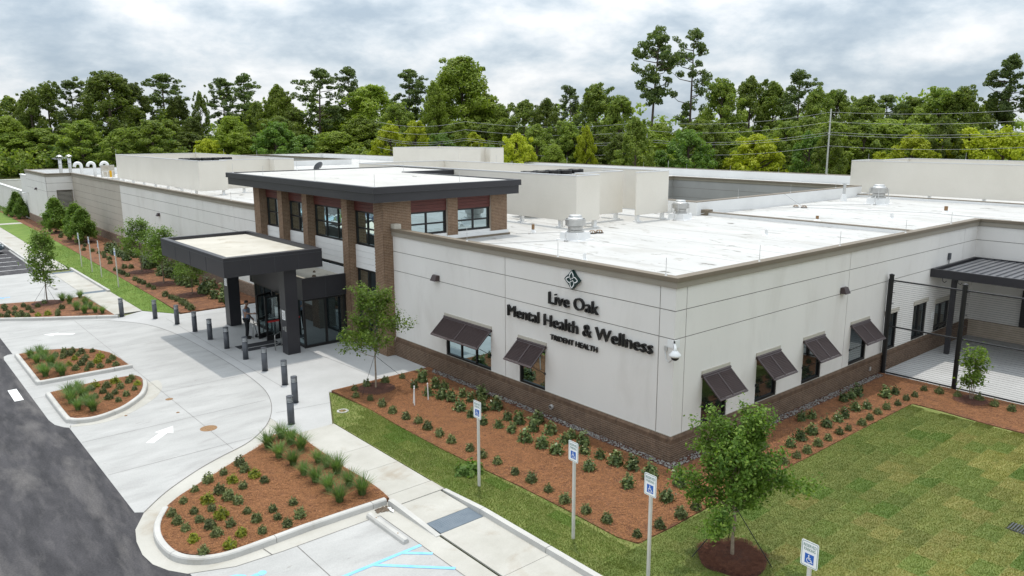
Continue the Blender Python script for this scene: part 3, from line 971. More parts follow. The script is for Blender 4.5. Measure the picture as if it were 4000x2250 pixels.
def brick_tex(name, c1, c2, cm):
    m, t, b, out = newmat(name)
    gpos = t.nodes.new('ShaderNodeNewGeometry')
    s_ = t.nodes.new('ShaderNodeSeparateXYZ')
    t.links.new(gpos.outputs['Position'], s_.inputs[0])
    ad = t.nodes.new('ShaderNodeMath')
    ad.operation = 'ADD'
    t.links.new(s_.outputs[0], ad.inputs[0])
    t.links.new(s_.outputs[1], ad.inputs[1])
    cb = t.nodes.new('ShaderNodeCombineXYZ')
    t.links.new(ad.outputs[0], cb.inputs[0])
    t.links.new(s_.outputs[2], cb.inputs[1])
    bt = t.nodes.new('ShaderNodeTexBrick')
    bt.inputs['Color1'].default_value = (*c1, 1)
    bt.inputs['Color2'].default_value = (*c2, 1)
    bt.inputs['Mortar'].default_value = (*cm, 1)
    bt.inputs['Scale'].default_value = 1.0
    bt.inputs['Mortar Size'].default_value = 0.005
    bt.inputs['Brick Width'].default_value = BP
    bt.inputs['Row Height'].default_value = BC
    t.links.new(cb.outputs[0], bt.inputs['Vector'])
    t.links.new(bt.outputs[0], b.inputs['Base Color'])
    b.inputs['Roughness'].default_value = 0.9
    return m


M['brick_far'] = brick_tex('brick_far', (0.13, 0.083, 0.058), (0.20, 0.13, 0.09), (0.32, 0.26, 0.20))
for p in ([(0, 76.1), (0, 28.5)], [(-2.36, 87.3), (-2.36, 76.1), (-0.02, 76.1)], [(22.2, 0.0), (22.2, -25)]):
    bf = MB()
    bf.sweep(p, [(E_, -0.02), (E_, 0.775), (0.0, 0.82), (-0.05, 0.82)])
    bf.build('far_brick_base', M['brick_far'], bld)


def brick_mesh(w, h, axis, mat, d=0.0095):
    """brick face block: u along the wall, origin at its lower left, outward = -x or -y"""
    mb = MB()
    c = 0.003
    a = [(0, 0), (w, 0), (w, h), (0, h)]
    bI = [(c, c), (w - c, c), (w - c, h - c), (c, h - c)]
    f3 = (lambda u, o, z: (-o, u, z)) if axis == 'x' else (lambda u, o, z: (u, -o, z))
    for p, o in ((a, 0), (a, d - c), (bI, d)):
        mb.v += [f3(u, o, z) for u, z in p]
    for k_ in (0, 4):
        for i in range(4):
            j = (i + 1) % 4
            mb.f.append((k_ + i, k_ + j, k_ + 4 + j, k_ + 4 + i))
            mb.m.append(0)
    mb.f.append((8, 9, 10, 11))
    mb.m.append(0)
    return mb.mesh('brick', [mat])


def rowlock_mesh(axis, mat):
    mb = MB()
    f3 = (lambda u, o, z: (-o, u, z)) if axis == 'x' else (lambda u, o, z: (u, -o, z))
    w = 0.058
    pr = [(0.0, 0.677), (E_ + 0.004, 0.677), (E_ + 0.004, 0.772), (0.0, 0.832)]
    mb.v = [f3(0, o, z) for o, z in pr] + [f3(w, o, z) for o, z in pr]
    mb.f = [(0, 1, 2, 3), (7, 6, 5, 4), (1, 5, 6, 2), (2, 6, 7, 3)]
    mb.m = [0] * 4
    return mb.mesh('brick', [mat])


def add_mesh(mb, me, off):
    i = len(mb.v)
    mb.v += [(v.co.x + off[0], v.co.y + off[1], v.co.z + off[2]) for v in me.vertices]
    for p in me.polygons:
        mb.f.append(tuple(i + a for a in p.vertices))
        mb.m.append(0)


def course_bricks(u0, u1, row):
    """brick starts and lengths along one course"""
    u = u0 - (BP / 2 if row % 2 else 0)
    while u < u1 - 0.02:
        a, b = max(u, u0), min(u + BL, u1)
        if b - a > 0.03:
            yield a, b - a
        u += BP


stuff = MB()
count = 0
full = {ax: brick_mesh(BL, BH, ax, M['brick']) for ax in 'xy'}
for ax, L in (('x', 14.86), ('y', 22.1)):
    rl = rowlock_mesh(ax, M['brick'])
    n = int((L + E_) / 0.0677)
    for i in range(n):
        u = -E_ + i * 0.0677
        off = (0, u, 0) if ax == 'x' else (u, 0, 0)
        if ax == 'x' and u < 3.7:
            link('brick', rl, brick_base, off)
            count += 1
        else:
            add_mesh(stuff, rl, off)
    for row in range(10):
        for u, w in course_bricks(-E_, L, row):
            pl = -(E_ - 0.009)
            off = (pl, u, row * BC + 0.005) if ax == 'x' else (u, pl, row * BC + 0.005)
            me = full[ax] if abs(w - BL) < 1e-4 else brick_mesh(w, BH, ax, M['brick'])
            if ax == 'x' and u < 4.4 and count < 296:
                link('brick', me, brick_base, off)
                count += 1
            else:
                add_mesh(stuff, me, off)
stuff.build('brickwork', M['brick'], brick_base, kind='stuff')
# small outlet and louvre vent in the brick base
ov = MB()
ov.tube([(-0.08, 4.92, 0.42), (-0.16, 4.92, 0.40)], 0.085, 14)
ov.tube([(-0.16, 4.92, 0.40), (-0.162, 4.92, 0.399)], 0.06, 14, 1)
ov.build('wall_outlet', [M['galv'], M['black']], bld)
sp = MB()
sp.box(12.2, 12.3, -0.12, -0.085, 0.33, 0.47)
sp.build('wall_spigot', M['galv'], bld)

# --- parapet and cornice
C1 = [(0, 14.9), (0, 0), (22.2, 0), (22.2, -25)]
C2 = [(21, 87.3), (-2.36, 87.3), (-2.36, 76.1), (0, 76.1), (0, 28.3)]
C3 = [(52, -25), (52, 124), (21, 124), (21, 87.3)]
cap, low, inner = MB(), MB(), MB()
for p in (C1, C2, C3):
    cap.sweep(p, [(-0.24, 5.50), (-0.24, 5.535), (0.10, 5.555), (0.115, 5.545), (0.115, 5.43), (0.085, 5.425)])
    low.sweep(p, [(0.085, 5.43), (0.07, 5.40), (0.06, 5.235), (0.0, 5.215)])
    inner.sweep(p, [(-0.235, ZR - 0.02), (-0.235, 5.505)])
CT1 = [(19.95, 14.1), (19.95, 31.0), (39.4, 31.0), (39.4, 14.1)]
CT2 = [(23, 92.0), (23, 122.0), (40.2, 122.0), (40.2, 92.0)]
cyw = MB()
for p in (CT1, CT2):
    cyw = MB()
    cap.sweep(p, [(-0.24, 5.50), (-0.24, 5.535), (0.10, 5.555), (0.115, 5.43), (0.085, 5.425)], closed=True)
    low.sweep(p, [(0.085, 5.43), (0.07, 5.40), (0.06, 5.235), (0.0, 5.215)], closed=True)
    inner.sweep(p, [(-0.235, ZR - 0.02), (-0.235, 5.505)], closed=True)
    cyw.sweep(p, [(0, 5.23), (0, 0.0)], closed=True)
    for z in (J1, J2):
        cyw.sweep(p, [(0.003, z - 0.012), (0.003, z + 0.012)], closed=True, mi=1)
    cyw.build('courtyard_wall', [M['stucco_grey'], M['groove']], bld)
cap.build('cornice_cap', M['cornice'], bld)
low.build('cornice_band', M['cornice_band'], bld)
inner.build('parapet_lining', M['parapet'], bld)
# --- roof deck (one sheet with the two courtyards left open) and its expansion curbs
rf = MB()
hs = [(19.72, 39.63, 13.87, 31.23), (22.77, 40.43, 91.77, 122.23)]
for a, b, c, d in rects_with_holes(0.2, 51.8, 0.2, 87.1, hs[:1]):
    rf.face([(a, c, ZR), (b, c, ZR), (b, d, ZR), (a, d, ZR)])
for a, b, c, d in rects_with_holes(21.2, 51.8, 87.1, 123.8, hs[1:]):
    rf.face([(a, c, ZR), (b, c, ZR), (b, d, ZR), (a, d, ZR)])
for a, b, c, d in ((22.4, 51.8, -25, 0.2), (-2.15, 0.2, 76.3, 87.1)):
    rf.face([(a, c, ZR), (b, c, ZR), (b, d, ZR), (a, d, ZR)])
rf.build('roof', M['roof'], bld)
for (x0, x1, y0, y1) in ((20.25, 20.55, 0.25, 13.85), (39.0, 39.3, -25, 13.85), (20.5, 30.5, 70.0, 70.3)):
    cb = MB()
    cb.box(x0, x1, y0, y1, ZR, ZR + 0.17)
    cb.box(x0 - 0.02, x1 + 0.02, y0, y1, ZR + 0.17, ZR + 0.21, 1)
    cb.build('roof_curb', [M['parapet'], M['cornice']], bld)
sm = MB()
for i in range(17):
    x_ = 1.6 + i * 3.05
    if 19.5 < x_ < 39.8:
        sm.box(x_, x_ + 0.09, 0.3, 13.8, ZR, ZR + 0.004)
        sm.box(x_, x_ + 0.09, 31.3, 87.0, ZR, ZR + 0.004)
    elif not (x_ < 6.7):
        sm.box(x_, x_ + 0.09, 0.3, 87.0, ZR, ZR + 0.004)
    else:
        sm.box(x_, x_ + 0.09, 0.3, 14.7, ZR, ZR + 0.004)
        sm.box(x_, x_ + 0.09, 30.4, 87.0, ZR, ZR + 0.004)
sm.build('roof_seams', M['roof_seam'], bld, kind='stuff')
hd = MB()
hd.box(20.12, 20.68, 13.45, 13.87, ZR, ZR + 0.32, 0)
hd.build('roof_scupper', M['cornice'], bld)
# service yard walls at the far corner
yw = MB()
yw.box(-2.36, -2.1, 87.3, 91.0, 0, 4.85)
yw.box(-2.42, -2.04, 87.42, 91.06, 4.85, 4.95, 1)
yw.box(-2.36, -2.1, 91.0, 118, 0, 2.92)
yw.box(-2.42, -2.04, 91.07, 118.06, 2.92, 3.02, 1)
yw.box(-2.1, 12, 117.7, 118, 0, 2.92)
yw.box(-2.03, 12, 117.64, 118.06, 2.92, 3.02, 1)
yw.build('yard_wall', [M['stucco'], M['parapet']], bld)

# --- windows, lintels, shutters
def window(parent, axis, plane, u0, u1, z0, z1, glass, div_u=(), div_z=(), fr=0.055, d=0.09, name='window', sill=True):
    mb = MB()

    def bar(a, b, c, e, d0, d1):
        p, q = P3(axis, plane, a, d0, c), P3(axis, plane, b, d1, e)
        mb.box(p[0], q[0], p[1], q[1], c, e)
    bar(u0, u0 + fr, z0, z1, d - 0.05, d + 0.03)
    bar(u1 - fr, u1, z0, z1, d - 0.05, d + 0.03)
    bar(u0 + fr, u1 - fr, z0, z0 + fr * 1.3, d - 0.05, d + 0.03)
    bar(u0 + fr, u1 - fr, z1 - fr, z1, d - 0.05, d + 0.03)
    for u in div_u:
        bar(u - fr / 2, u + fr / 2, z0 + fr * 1.3, z1 - fr, d - 0.045, d + 0.02)
    us = [u0] + list(div_u) + [u1]
    for z in div_z:
        for a, b in zip(us, us[1:]):
            bar(a + fr / 2, b - fr / 2, z - fr / 2, z + fr / 2, d - 0.042, d + 0.02)
    w = mb.build(name, M['frame'], parent)
    zs = [z0] + list(div_z) + [z1]
    for a, b in zip(us, us[1:]):
        for c, e in zip(zs, zs[1:]):
            pm = MB()
            t1, t2 = RNG.uniform(-0.002, 0.002, 2)
            pm.face([P3(axis, plane, a + 0.02, d + t1, c + 0.02), P3(axis, plane, b - 0.02, d - t1, c + 0.02), P3(axis, plane, b - 0.02, d - t1 + t2, e - 0.02), P3(axis, plane, a + 0.02, d + t1 + t2, e - 0.02)])
            pm.build('pane', glass, w)
    return w


def lintel(axis, plane, u0, u1, z0=2.42, z1=2.55):
    p, q = P3(axis, plane, u0, -0.035, z0), P3(axis, plane, u1, 0.06, z1)
    MB().box(p[0], q[0], p[1], q[1], z0, z1).build('lintel', M['trim'], bld)


SH_L, SH_DIR = 0.88, (0.66, -0.585)
slat_cache = {}


def shutter(axis, plane, u0, u1, panels=2):
    w = u1 - u0
    L = math.hypot(*SH_DIR)
    mb = MB()
    mb.box(0, w, 0, 0.05, -0.02, 0.02)
    mb.box(0, w, L - 0.06, L, -0.02, 0.02)
    mb.box(0, 0.045, 0.05, L - 0.06, -0.02, 0.02)
    mb.box(w - 0.045, w, 0.05, L - 0.06, -0.02, 0.02)
    mb.box(w / 2 - 0.025, w / 2 + 0.025, 0.05, L - 0.06, -0.021, 0.024)
    mb.box(-0.015, w + 0.015, -0.06, -0.003, -0.05, 0.05)          # hinge hood
    sh = mb.build('shutter', M['shutter'], bld)
    ca, sa = SH_DIR[0] / L, SH_DIR[1] / L
    if axis == 'x':
        X, Y = Vector((0, -1, 0)), Vector((-ca, 0, sa))
        org = Vector((plane - 0.05, u1, 2.375))
    else:
        X, Y = Vector((1, 0, 0)), Vector((0, -ca, sa))
        org = Vector((u0, plane - 0.05, 2.375))
    Z = X.cross(Y)
    m4 = Matrix((X, Y, Z)).transposed().to_4x4()
    m4.translation = org
    sh.matrix_world = m4
    sw = w / 2 - 0.07
    key = round(sw, 3)
    if key not in slat_cache:
        s = MB()
        i0 = 0
        s.v = [(0, 0, 0.012), (sw, 0, 0.012), (sw, 0.060, -0.012), (0, 0.060, -0.012), (0, -0.003, 0.006), (sw, -0.003, 0.006), (sw, 0.058, -0.019), (0, 0.058, -0.019)]
        s.f = [(0, 1, 2, 3), (7, 6, 5, 4), (2, 6, 7, 3), (0, 4, 5, 1), (1, 5, 6, 2), (3, 7, 4, 0)]
        s.m = [0] * 6
        slat_cache[key] = s.mesh('slat', [M['shutter']])
    n = 14
    pit = (L - 0.125) / n
    for side in (0, 1):
        for i in range(n):
            link('slat', slat_cache[key], sh, (0.045 if side == 0 else w / 2 + 0.025, 0.052 + i * pit, 0))
    ar_ = MB()
    for x in ((w - 0.06,) if axis == 'x' else (0.06,)):
        # prop arm from the window jamb to the free edge of the shutter (in shutter space)
        inv = m4.inverted()
        a = inv @ Vector(P3(axis, plane, (u0 + 0.06) if axis == 'x' else (u0 + 0.06), -0.01, 1.45))
        ar_.tube([a, (x, L - 0.08, -0.03)], 0.011, 6)
        ar_.box(a.x - 0.03, a.x + 0.03, a.y - 0.03, a.y + 0.03, a.z - 0.03, a.z + 0.03)
    ar_.build('prop_arm', M['black'], sh)
    return sh


for i, (u0, u1, z0, z1) in enumerate(WF):
    dv = (u0 + 0.96, u0 + 1.9) if i == 0 else ()
    window(bld, 'x', 0.0, u0, u1, z0, z1, M['glass'], dv)
    lintel('x', 0.0, u0 - 0.06, u1 + 0.06)
    shutter('x', 0.0, u0 - 0.06, u1 + 0.06)
for i, (u0, u1, z0, z1) in enumerate(WR):
    if i < 6:
        window(bld, 'y', 0.0, u0, u1, z0, z1, M['glass'], ((u0 + 0.5 * (u1 - u0),) if i > 3 else ()))
        lintel('y', 0.0, u0 - 0.06, u1 + 0.06, z1, z1 + 0.13 if i < 4 else z1 + 0.17)
    if i < 4:
        shutter('y', 0.0, u0 - 0.06, u1 + 0.06)
dr = window(bld, 'y', 0.0, 18.25, 19.80, 0.06, 2.10, M['glass_dark'], (19.02,), (1.0,), fr=0.09, name='door')
lintel('y', 0.0, 18.15, 19.9, 2.10, 2.30)
window(bld, 'x', 0.0, 28.6, 31.0, 0.9, 2.5, M['glass_dark'], (29.8,))
MB().box(17.92, 18.16, -0.03, -0.004, 1.45, 1.75).build('notice', M['sign_white'], bld)

# ================================================================ entrance tower
TO = (-0.47, 14.88, 0)
tw = thing('entrance_tower', 'taller entrance block with brick piers, dark overhanging roof edge and high windows', 'building', TO)
tl = neg(TO)
tb = MB()          # bricks of the piers, too many and too small to pick apart
pier_i = 0


def pier(x0, x1, y0, y1, z0, z1, sides):
    """brick pier: a mortar core as a part, brick faces in the shared brickwork"""
    MB().box(x0 + 0.009, x1 - 0.009, y0 + 0.009, y1 - 0.009, z0, z1).build('pier', M['mortar'], tw, loc=tl)
    rows = int((z1 - z0) / BC)
    for ax, plane, u0, u1, za in sides:
        for r in range(rows):
            z = z0 + r * BC + 0.005
            if z < za:
                continue
            for u, w in course_bricks(u0, u1, r):
                c = 0.0
                d = 0.009
                p = [P3(ax, plane, u, 0, z), P3(ax, plane, u + w, 0, z), P3(ax, plane, u + w, 0, z + BH), P3(ax, plane, u, 0, z + BH)]
                q = [P3(ax, plane, u, d, z), P3(ax, plane, u + w, d, z), P3(ax, plane, u + w, d, z + BH), P3(ax, plane, u, d, z + BH)]
                tb.face(p)
                for i in range(4):
                    j = (i + 1) % 4
                    tb.face([q[i], q[j], p[j], p[i]])


ZS = 6.70
pier(-0.47, 0.95, 14.88, 15.62, 0.0, ZS, [('x', -0.47, 14.88, 15.62, 0), ('y', 14.88, -0.47, 0.95, 0)])
for (y0, y1) in ((17.90, 18.45), (21.90, 22.45), (24.75, 25.30), (27.60, 28.40)):
    pier(-0.47, 0.05, y0, y1, 0.0, ZS, [('x', -0.47, y0, y1, 0), ('y', y0, -0.47, 0.05, 0)])
pier(2.87, 3.43, 14.88, 15.3, ZR, ZS, [('y', 14.88, 2.87, 3.43, 4.95)])
pier(5.35, 6.31, 14.88, 15.6, ZR, ZS, [('y', 14.88, 5.35, 6.31, 4.95)])
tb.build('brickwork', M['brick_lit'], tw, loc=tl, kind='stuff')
# base flashing of the two rear piers
fl = MB()
fl.box(2.80, 6.42, 14.78, 15.0, ZR, 4.84, 1)
fl.box(0.97, 6.36, 14.82, 15.05, 4.84, 4.985)
fl.build('flashing', [M['parapet'], M['cornice']], tw, loc=tl)
# bays on the front
for (y0, y1, dv) in ((25.30, 27.60, 1), (22.45, 24.75, 1), (18.45, 21.90, 2), (15.62, 17.90, 1)):
    step = (y1 - y0) / (dv + 1)
    divs = [y0 + 0.25 + (y1 - y0 - 0.25) * (i + 1) / (dv + 1) for i in range(dv)] if dv == 1 else [y0 + 1.15, y0 + 2.3]
    window(tw, 'x', -0.10, y0, y1, 4.56, 6.10, M['glass_front'], divs, (5.33,), fr=0.07).location = tl
    cd = MB()
    for i in range(4):
        cd.box(-0.10, 0.0, y0, y1, 6.10 + i * 0.15 + 0.004, 6.10 + (i + 1) * 0.15 - 0.004)
    cd.build('wood_cladding', M['cedar'], tw, loc=tl)
    for i in range(4):
        z0 = 3.5 + i * 0.265
        MB().box(-0.12 + 0.004 * (i % 2), 0.0, y0, y1, z0 + 0.006, z0 + 0.262).build('siding_board', M['siding'], tw, loc=tl)
    window(tw, 'x', -0.10, y0, y1, 0.0, 3.48, M['glass_dark'], divs, (2.35,), fr=0.08, name='storefront').location = tl
bk = MB()
bk.box(0.0, 0.06, 15.0, 28.2, 0, ZS)
bk.box(0.0, 6.0, 15.14, 15.2, ZR, ZS)
bk.box(6.22, 6.28, 15.3, 24, ZR, ZS)
bk.box(6.28, 9.6, 24.3, 24.36, ZR, ZS, 1)
bk.box(9.55, 9.6, 24.4, 29.8, ZR, ZS, 1)
bk.box(0.0, 9.5, 28.15, 28.2, ZR, ZS, 1)
bk.build('core_wall', [M['fascia'], M['stucco']], tw, loc=tl)
# bays on the side
for (x0, x1, xm) in ((0.95, 2.87, 1.82), (3.43, 5.35, 4.40)):
    window(tw, 'y', 14.98, x0, x1, 5.10, 6.12, M['glass_teal'], (xm,), (5.58,), fr=0.07).location = tl
    cd = MB()
    for i in range(4):
        cd.box(x0, x1, 14.98, 15.05, 6.12 + i * 0.146 + 0.004, 6.12 + (i + 1) * 0.146 - 0.004)
    cd.build('wood_cladding', M['cedar'], tw, loc=tl)
    MB().box(x0, x1, 14.95, 15.05, 4.985, 5.10).build('siding_board', M['siding'], tw, loc=tl)
# pale block where the clinic cornice dies into the pier
MB().box(-0.09, 0.24, 14.58, 14.875, 5.53, 5.74).build('cornice_stop', M['trim'], tw, loc=tl)
# roof with deep dark fascia, L-shaped in plan
RP = [(-1.13, 14.36), (6.60, 14.36), (6.60, 24.15), (9.95, 24.15), (9.95, 30.2), (-1.13, 30.2)]
RPc = [(x, y) for x, y in RP]
fs = MB()
# outward must lie right of travel -> clockwise-free order checked by hand
RPo = RPc[::1]
fs.sweep(RPo, [(-0.66, 6.70), (0.0, 6.70), (0.0, 7.08)], closed=True)
fs.build('fascia', M['fascia'], tw, loc=tl)
f2 = MB()
f2.sweep(RPo, [(0.0, 7.075), (0.085, 7.085), (0.085, 7.33), (0.07, 7.345), (-0.12, 7.345), (-0.13, 7.27)], closed=True)
f2.build('roof_edge', M['fascia'], tw, loc=tl)
f3 = MB()
f3.sweep(RPo, [(0.086, 7.085), (0.09, 7.085), (0.09, 7.100), (0.086, 7.100)], closed=True)
f3.build('drip_line', M['fascia_edge'], tw, loc=tl)
so_ = MB().prism([(-0.5, 15.0), (6.0, 15.0), (6.0, 24.7), (9.3, 24.7), (9.3, 29.6), (-0.5, 29.6)], 6.69, 6.705, bottom=True)
so_.build('soffit', M['fascia'], tw, loc=tl)
M['roof_tower'] = mk('tower_roof_membrane', (0.42, 0.41, 0.385), (0.50, 0.49, 0.465), 0.5, 0.65, stains=[((0.46, 0.43, 0.38), 0.9, 0.52, 0.35), ((0.10, 0.09, 0.07), 1.0, 0.645, 0.9, 0.05)], stretch=(1.5, 0.7, 1))
MB().prism([(-1.0, 14.48), (6.48, 14.48), (6.48, 24.27), (9.83, 24.27), (9.83, 30.08), (-1.0, 30.08)], 7.1, 7.30).build('roof_deck', M['roof_tower'], tw, loc=tl)

# ================================================================ vestibule (part of the tower, between the brick piers and the canopy)
vb = MB()
vb.box(-2.62, -0.48, 18.30, 18.42, 2.25, 3.2)
vb.box(-2.62, -2.50, 18.42, 23.9, 2.25, 3.2)
vb.box(-2.62, -0.48, 23.9, 24.02, 2.25, 3.2)
vbo = vb.build('vestibule_fascia', M['fascia'], tw, loc=tl)
MB().box(-2.5, -0.12, 18.42, 23.9, 2.9, 2.98).build('vestibule_roof', M['roof_old'], tw, loc=tl)
MB().box(-0.20, -0.125, 18.46, 23.85, 2.98, 3.36).build('roof_upstand', M['parapet'], tw, loc=tl)
vj = MB()
for x in (-1.5,):
    vj.box(x - 0.006, x + 0.006, 18.294, 18.30, 2.27, 3.18)
vj.box(-2.6, -0.48, 18.292, 18.30, 2.25, 2.268)
vj.build('panel_joint', M['fascia_edge'], tw, loc=tl)
window(tw, 'y', 18.33, -2.60, -0.48, 0.01, 2.25, M['glass_dark'], (-1.5,), (), fr=0.09, name='storefront').location = tl
window(tw, 'x', -2.60, 18.42, 20.75, 0.01, 2.25, M['glass_dark'], (19.5,), (), fr=0.09, name='storefront').location = tl
window(tw, 'x', -2.60, 21.75, 23.9, 0.01, 2.25, M['glass_dark'], (22.8,), (), fr=0.09, name='storefront').location = tl
MB().box(-2.55, -2.45, 20.75, 21.75, 2.1, 2.25).build('door_head', M['frame'], tw, loc=tl)
for (x, y), r in zip(((-2.1, 19.0), (-1.4, 19.6), (-0.9, 20.6)), (0.13, 0.10, 0.07)):
    MB().lathe([(r, 0), (r, 0.02), (r * 0.8, 0.05), (r * 0.7, 0.08), (r * 0.3, 0.09)], (x, y, 2.98), 12).build('roof_drain', M['bark'], tw, loc=tl)


def glass_door(name, label, hinge, ang, w=0.95, h=2.1, cat='door'):
    t = thing(name, label, cat, hinge, ang)
    f = MB()
    f.box(0, 0.09, -0.022, 0.022, 0.01, h)
    f.box(w - 0.09, w, -0.022, 0.022, 0.01, h)
    f.box(0.09, w - 0.09, -0.022, 0.022, 0.01, 0.24)
    f.box(0.09, w - 0.09, -0.022, 0.022, h - 0.1, h)
    f.box(0.09, w - 0.09, -0.018, 0.018, 0.9, 0.98)
    f.build('door_frame', M['frame'], t)
    p = MB()
    p.face([(0.08, 0, 0.2), (w - 0.08, 0, 0.2), (w - 0.08, 0, 0.92), (0.08, 0, 0.92)])
    p.face([(0.08, 0, 0.96), (w - 0.08, 0, 0.96), (w - 0.08, 0, h - 0.08), (0.08, 0, h - 0.08)])
    p.build('pane', M['clear'], t)
    b = MB()
    b.tube([(0.08, -0.06, 1.02), (w - 0.08, -0.06, 1.02)], 0.018, 8)
    b.tube([(0.10, -0.02, 1.02), (0.10, -0.06, 1.02)], 0.012, 6)
    b.tube([(w - 0.10, -0.02, 1.02), (w - 0.10, -0.06, 1.02)], 0.012, 6)
    b.build('push_bar', M['steel'], t)
    s = MB()
    s.box(w - 0.06, w - 0.03, -0.07, -0.03, 0.95, 1.2)
    s.build('pull_handle', M['steel'], t)
    d = MB()
    for zc in (1.42,):
        n = 18
        for i in range(n):
            a0, a1 = 2 * pi * i / n, 2 * pi * (i + 1) / n
            d.face([(0.62 + 0.10 * cos(a0), -0.004, zc + 0.10 * sin(a0)), (0.62 + 0.10 * cos(a1), -0.004, zc + 0.10 * sin(a1)), (0.62 + 0.08 * cos(a1), -0.004, zc + 0.08 * sin(a1)), (0.62 + 0.08 * cos(a0), -0.004, zc + 0.08 * sin(a0))])
        d.face([(0.55, -0.004, zc + 0.07), (0.57, -0.004, zc + 0.09), (0.69, -0.004, zc - 0.06), (0.67, -0.004, zc - 0.08)])
        d.box(0.56, 0.69, -0.005, -0.003, zc + 0.0, zc + 0.03)
        d.box(0.56, 0.68, -0.005, -0.003, zc - 0.17, zc - 0.15)
        d.box(0.58, 0.66, -0.005, -0.003, zc - 0.20, zc - 0.185)
        d.lathe([(0.03, 0), (0.03, 0.002)], (0.58, -0.004, zc - 0.28), 8)
        d.lathe([(0.03, 0), (0.03, 0.002)], (0.66, -0.004, zc - 0.28), 8)
    d.build('decal', M['black'], t)
    return t


def clearmat():
    m, t, b, out = newmat('clear_glass')
    tr = t.nodes.new('ShaderNodeBsdfTransparent')
    tr.inputs[0].default_value = (0.72, 0.80, 0.79, 1)
    gl = t.nodes.new('ShaderNodeBsdfGlossy')
    gl.inputs['Roughness'].default_value = 0.02
    ms = t.nodes.new('ShaderNodeMixShader')
    ms.inputs[0].default_value = 0.14
    t.links.new(tr.outputs[0], ms.inputs[1])
    t.links.new(gl.outputs[0], ms.inputs[2])
    t.links.new(ms.outputs[0], out.inputs[0])
    return m


M['clear'] = clearmat()
dA = math.atan2(21.30 - 21.72, -3.53 + 2.66)
glass_door('glass_door', 'black framed glass door held open by the man', (-2.66, 21.72, 0.012), dA)
glass_door('glass_door', 'black framed glass door leaf standing closed behind the guard rail', (-2.62, 20.85, 0.012), RAD(-172), 0.75)
rd = MB()
rd.box(-3.30, -2.75, 20.68, 20.70, 0.88, 0.96)
o = rd.build('warning_label', M['red'])
tag(o, 'red strip label across the entrance door', 'label')


def guard_rail(p, label, along):
    t = thing('guard_rail', label, 'railing', (*p, 0.012), along, 'steel guard rails at the doors')
    r = MB()
    r.tube([(0, 0, 0), (0, 0, 0.62), (0.03, 0, 0.68), (0.08, 0, 0.70), (0.62, 0, 0.70), (0.67, 0, 0.68), (0.70, 0, 0.62), (0.70, 0, 0)], 0.019, 8)
    r.build('hoop', M['steel'], t, smooth=True)
    r = MB()
    r.tube([(0.0, 0, 0.22), (0.70, 0, 0.22)], 0.014, 8)
    r.build('lower_bar', M['steel'], t, smooth=True)
    for x in (0, 0.70):
        MB().lathe([(0.045, 0), (0.045, 0.012)], (x, 0, 0), 12).build('foot', M['steel'], t)
    return t


guard_rail((-3.71, 21.52), 'low steel guard rail behind the open door', RAD(25))
guard_rail((-3.73, 18.98), 'low steel guard rail behind the near canopy column', RAD(45))
for (y0, y1), l in zip(((20.20, 20.78), (19.62, 20.08)), ('grey entrance mat closest to the open door', 'grey entrance mat closest to the near canopy column')):
    o = MB()
    o.box(-4.88, -3.05, y0, y1, 0.012, 0.022)
    for i in range(9):
        o.box(-4.86, -3.07, y0 + 0.02 + i * (y1 - y0 - 0.04) / 9, y0 + 0.02 + (i + 0.55) * (y1 - y0 - 0.04) / 9, 0.022, 0.027)
    tag(o.build('door_mat', M['mat']), l, 'mat', 'entrance mats')

# ================================================================ canopy
CO = (-4.1, 21.5, 0)
cn = thing('entrance_canopy', 'dark flat-roofed drop-off canopy on two square columns in front of the doors', 'canopy', CO)
cl_ = neg(CO)
CP = [(-6.28, 17.48), (-2.0, 17.48), (-2.0, 25.56), (-6.28, 25.56)]
c1 = MB()
c1.sweep(CP, [(-0.4, 3.80), (0, 3.80), (0, 4.60), (-0.02, 4.615), (-0.23, 4.615), (-0.24, 4.40)], closed=True)
c1.build('fascia', M['fascia'], cn, loc=cl_)
c1 = MB()
c1.sweep(CP, [(0.001, 4.455), (0.012, 4.455), (0.012, 4.475), (0.001, 4.475)], closed=True)
c1.build('drip_line', M['fascia_edge'], cn, loc=cl_)
c1 = MB()
for x in (-5.2, -4.15, -3.1):
    c1.box(x - 0.006, x + 0.006, 17.472, 17.48, 3.82, 4.44)
for y in (19.5, 21.5, 23.5):
    c1.box(-6.288, -6.28, y - 0.006, y + 0.006, 3.82, 4.44)
c1.build('panel_joint', M['fascia_edge'], cn, loc=cl_)
MB().prism([(-6.05, 17.71), (-2.23, 17.71), (-2.23, 25.33), (-6.05, 25.33)], 4.30, 4.47).build('roof_deck', M['roof_old'], cn, loc=cl_)
MB().prism([(-5.9, 17.9), (-2.4, 17.9), (-2.4, 25.2), (-5.9, 25.2)], 3.80, 3.805, bottom=True).build('soffit', M['fascia'], cn, loc=cl_)
bg = MB()
rp = random.Random(3)
for i in range(9):
    x = -5.7 + i * 0.4
    bg.lathe([(0.05 + 0.04 * rp.random(), 0), (0.05, 0.02), (0.02, 0.04)], (x + 0.1 * rp.random(), 17.82 + 0.08 * rp.random(), 4.47), 7)
bg.build('debris', M['bark'], cn, loc=cl_)
for y0 in (17.88, 24.58):
    MB().box(-3.62, -3.05, y0, y0 + 0.57, 0.0, 3.80).build('column', M['fascia'], cn, loc=cl_)
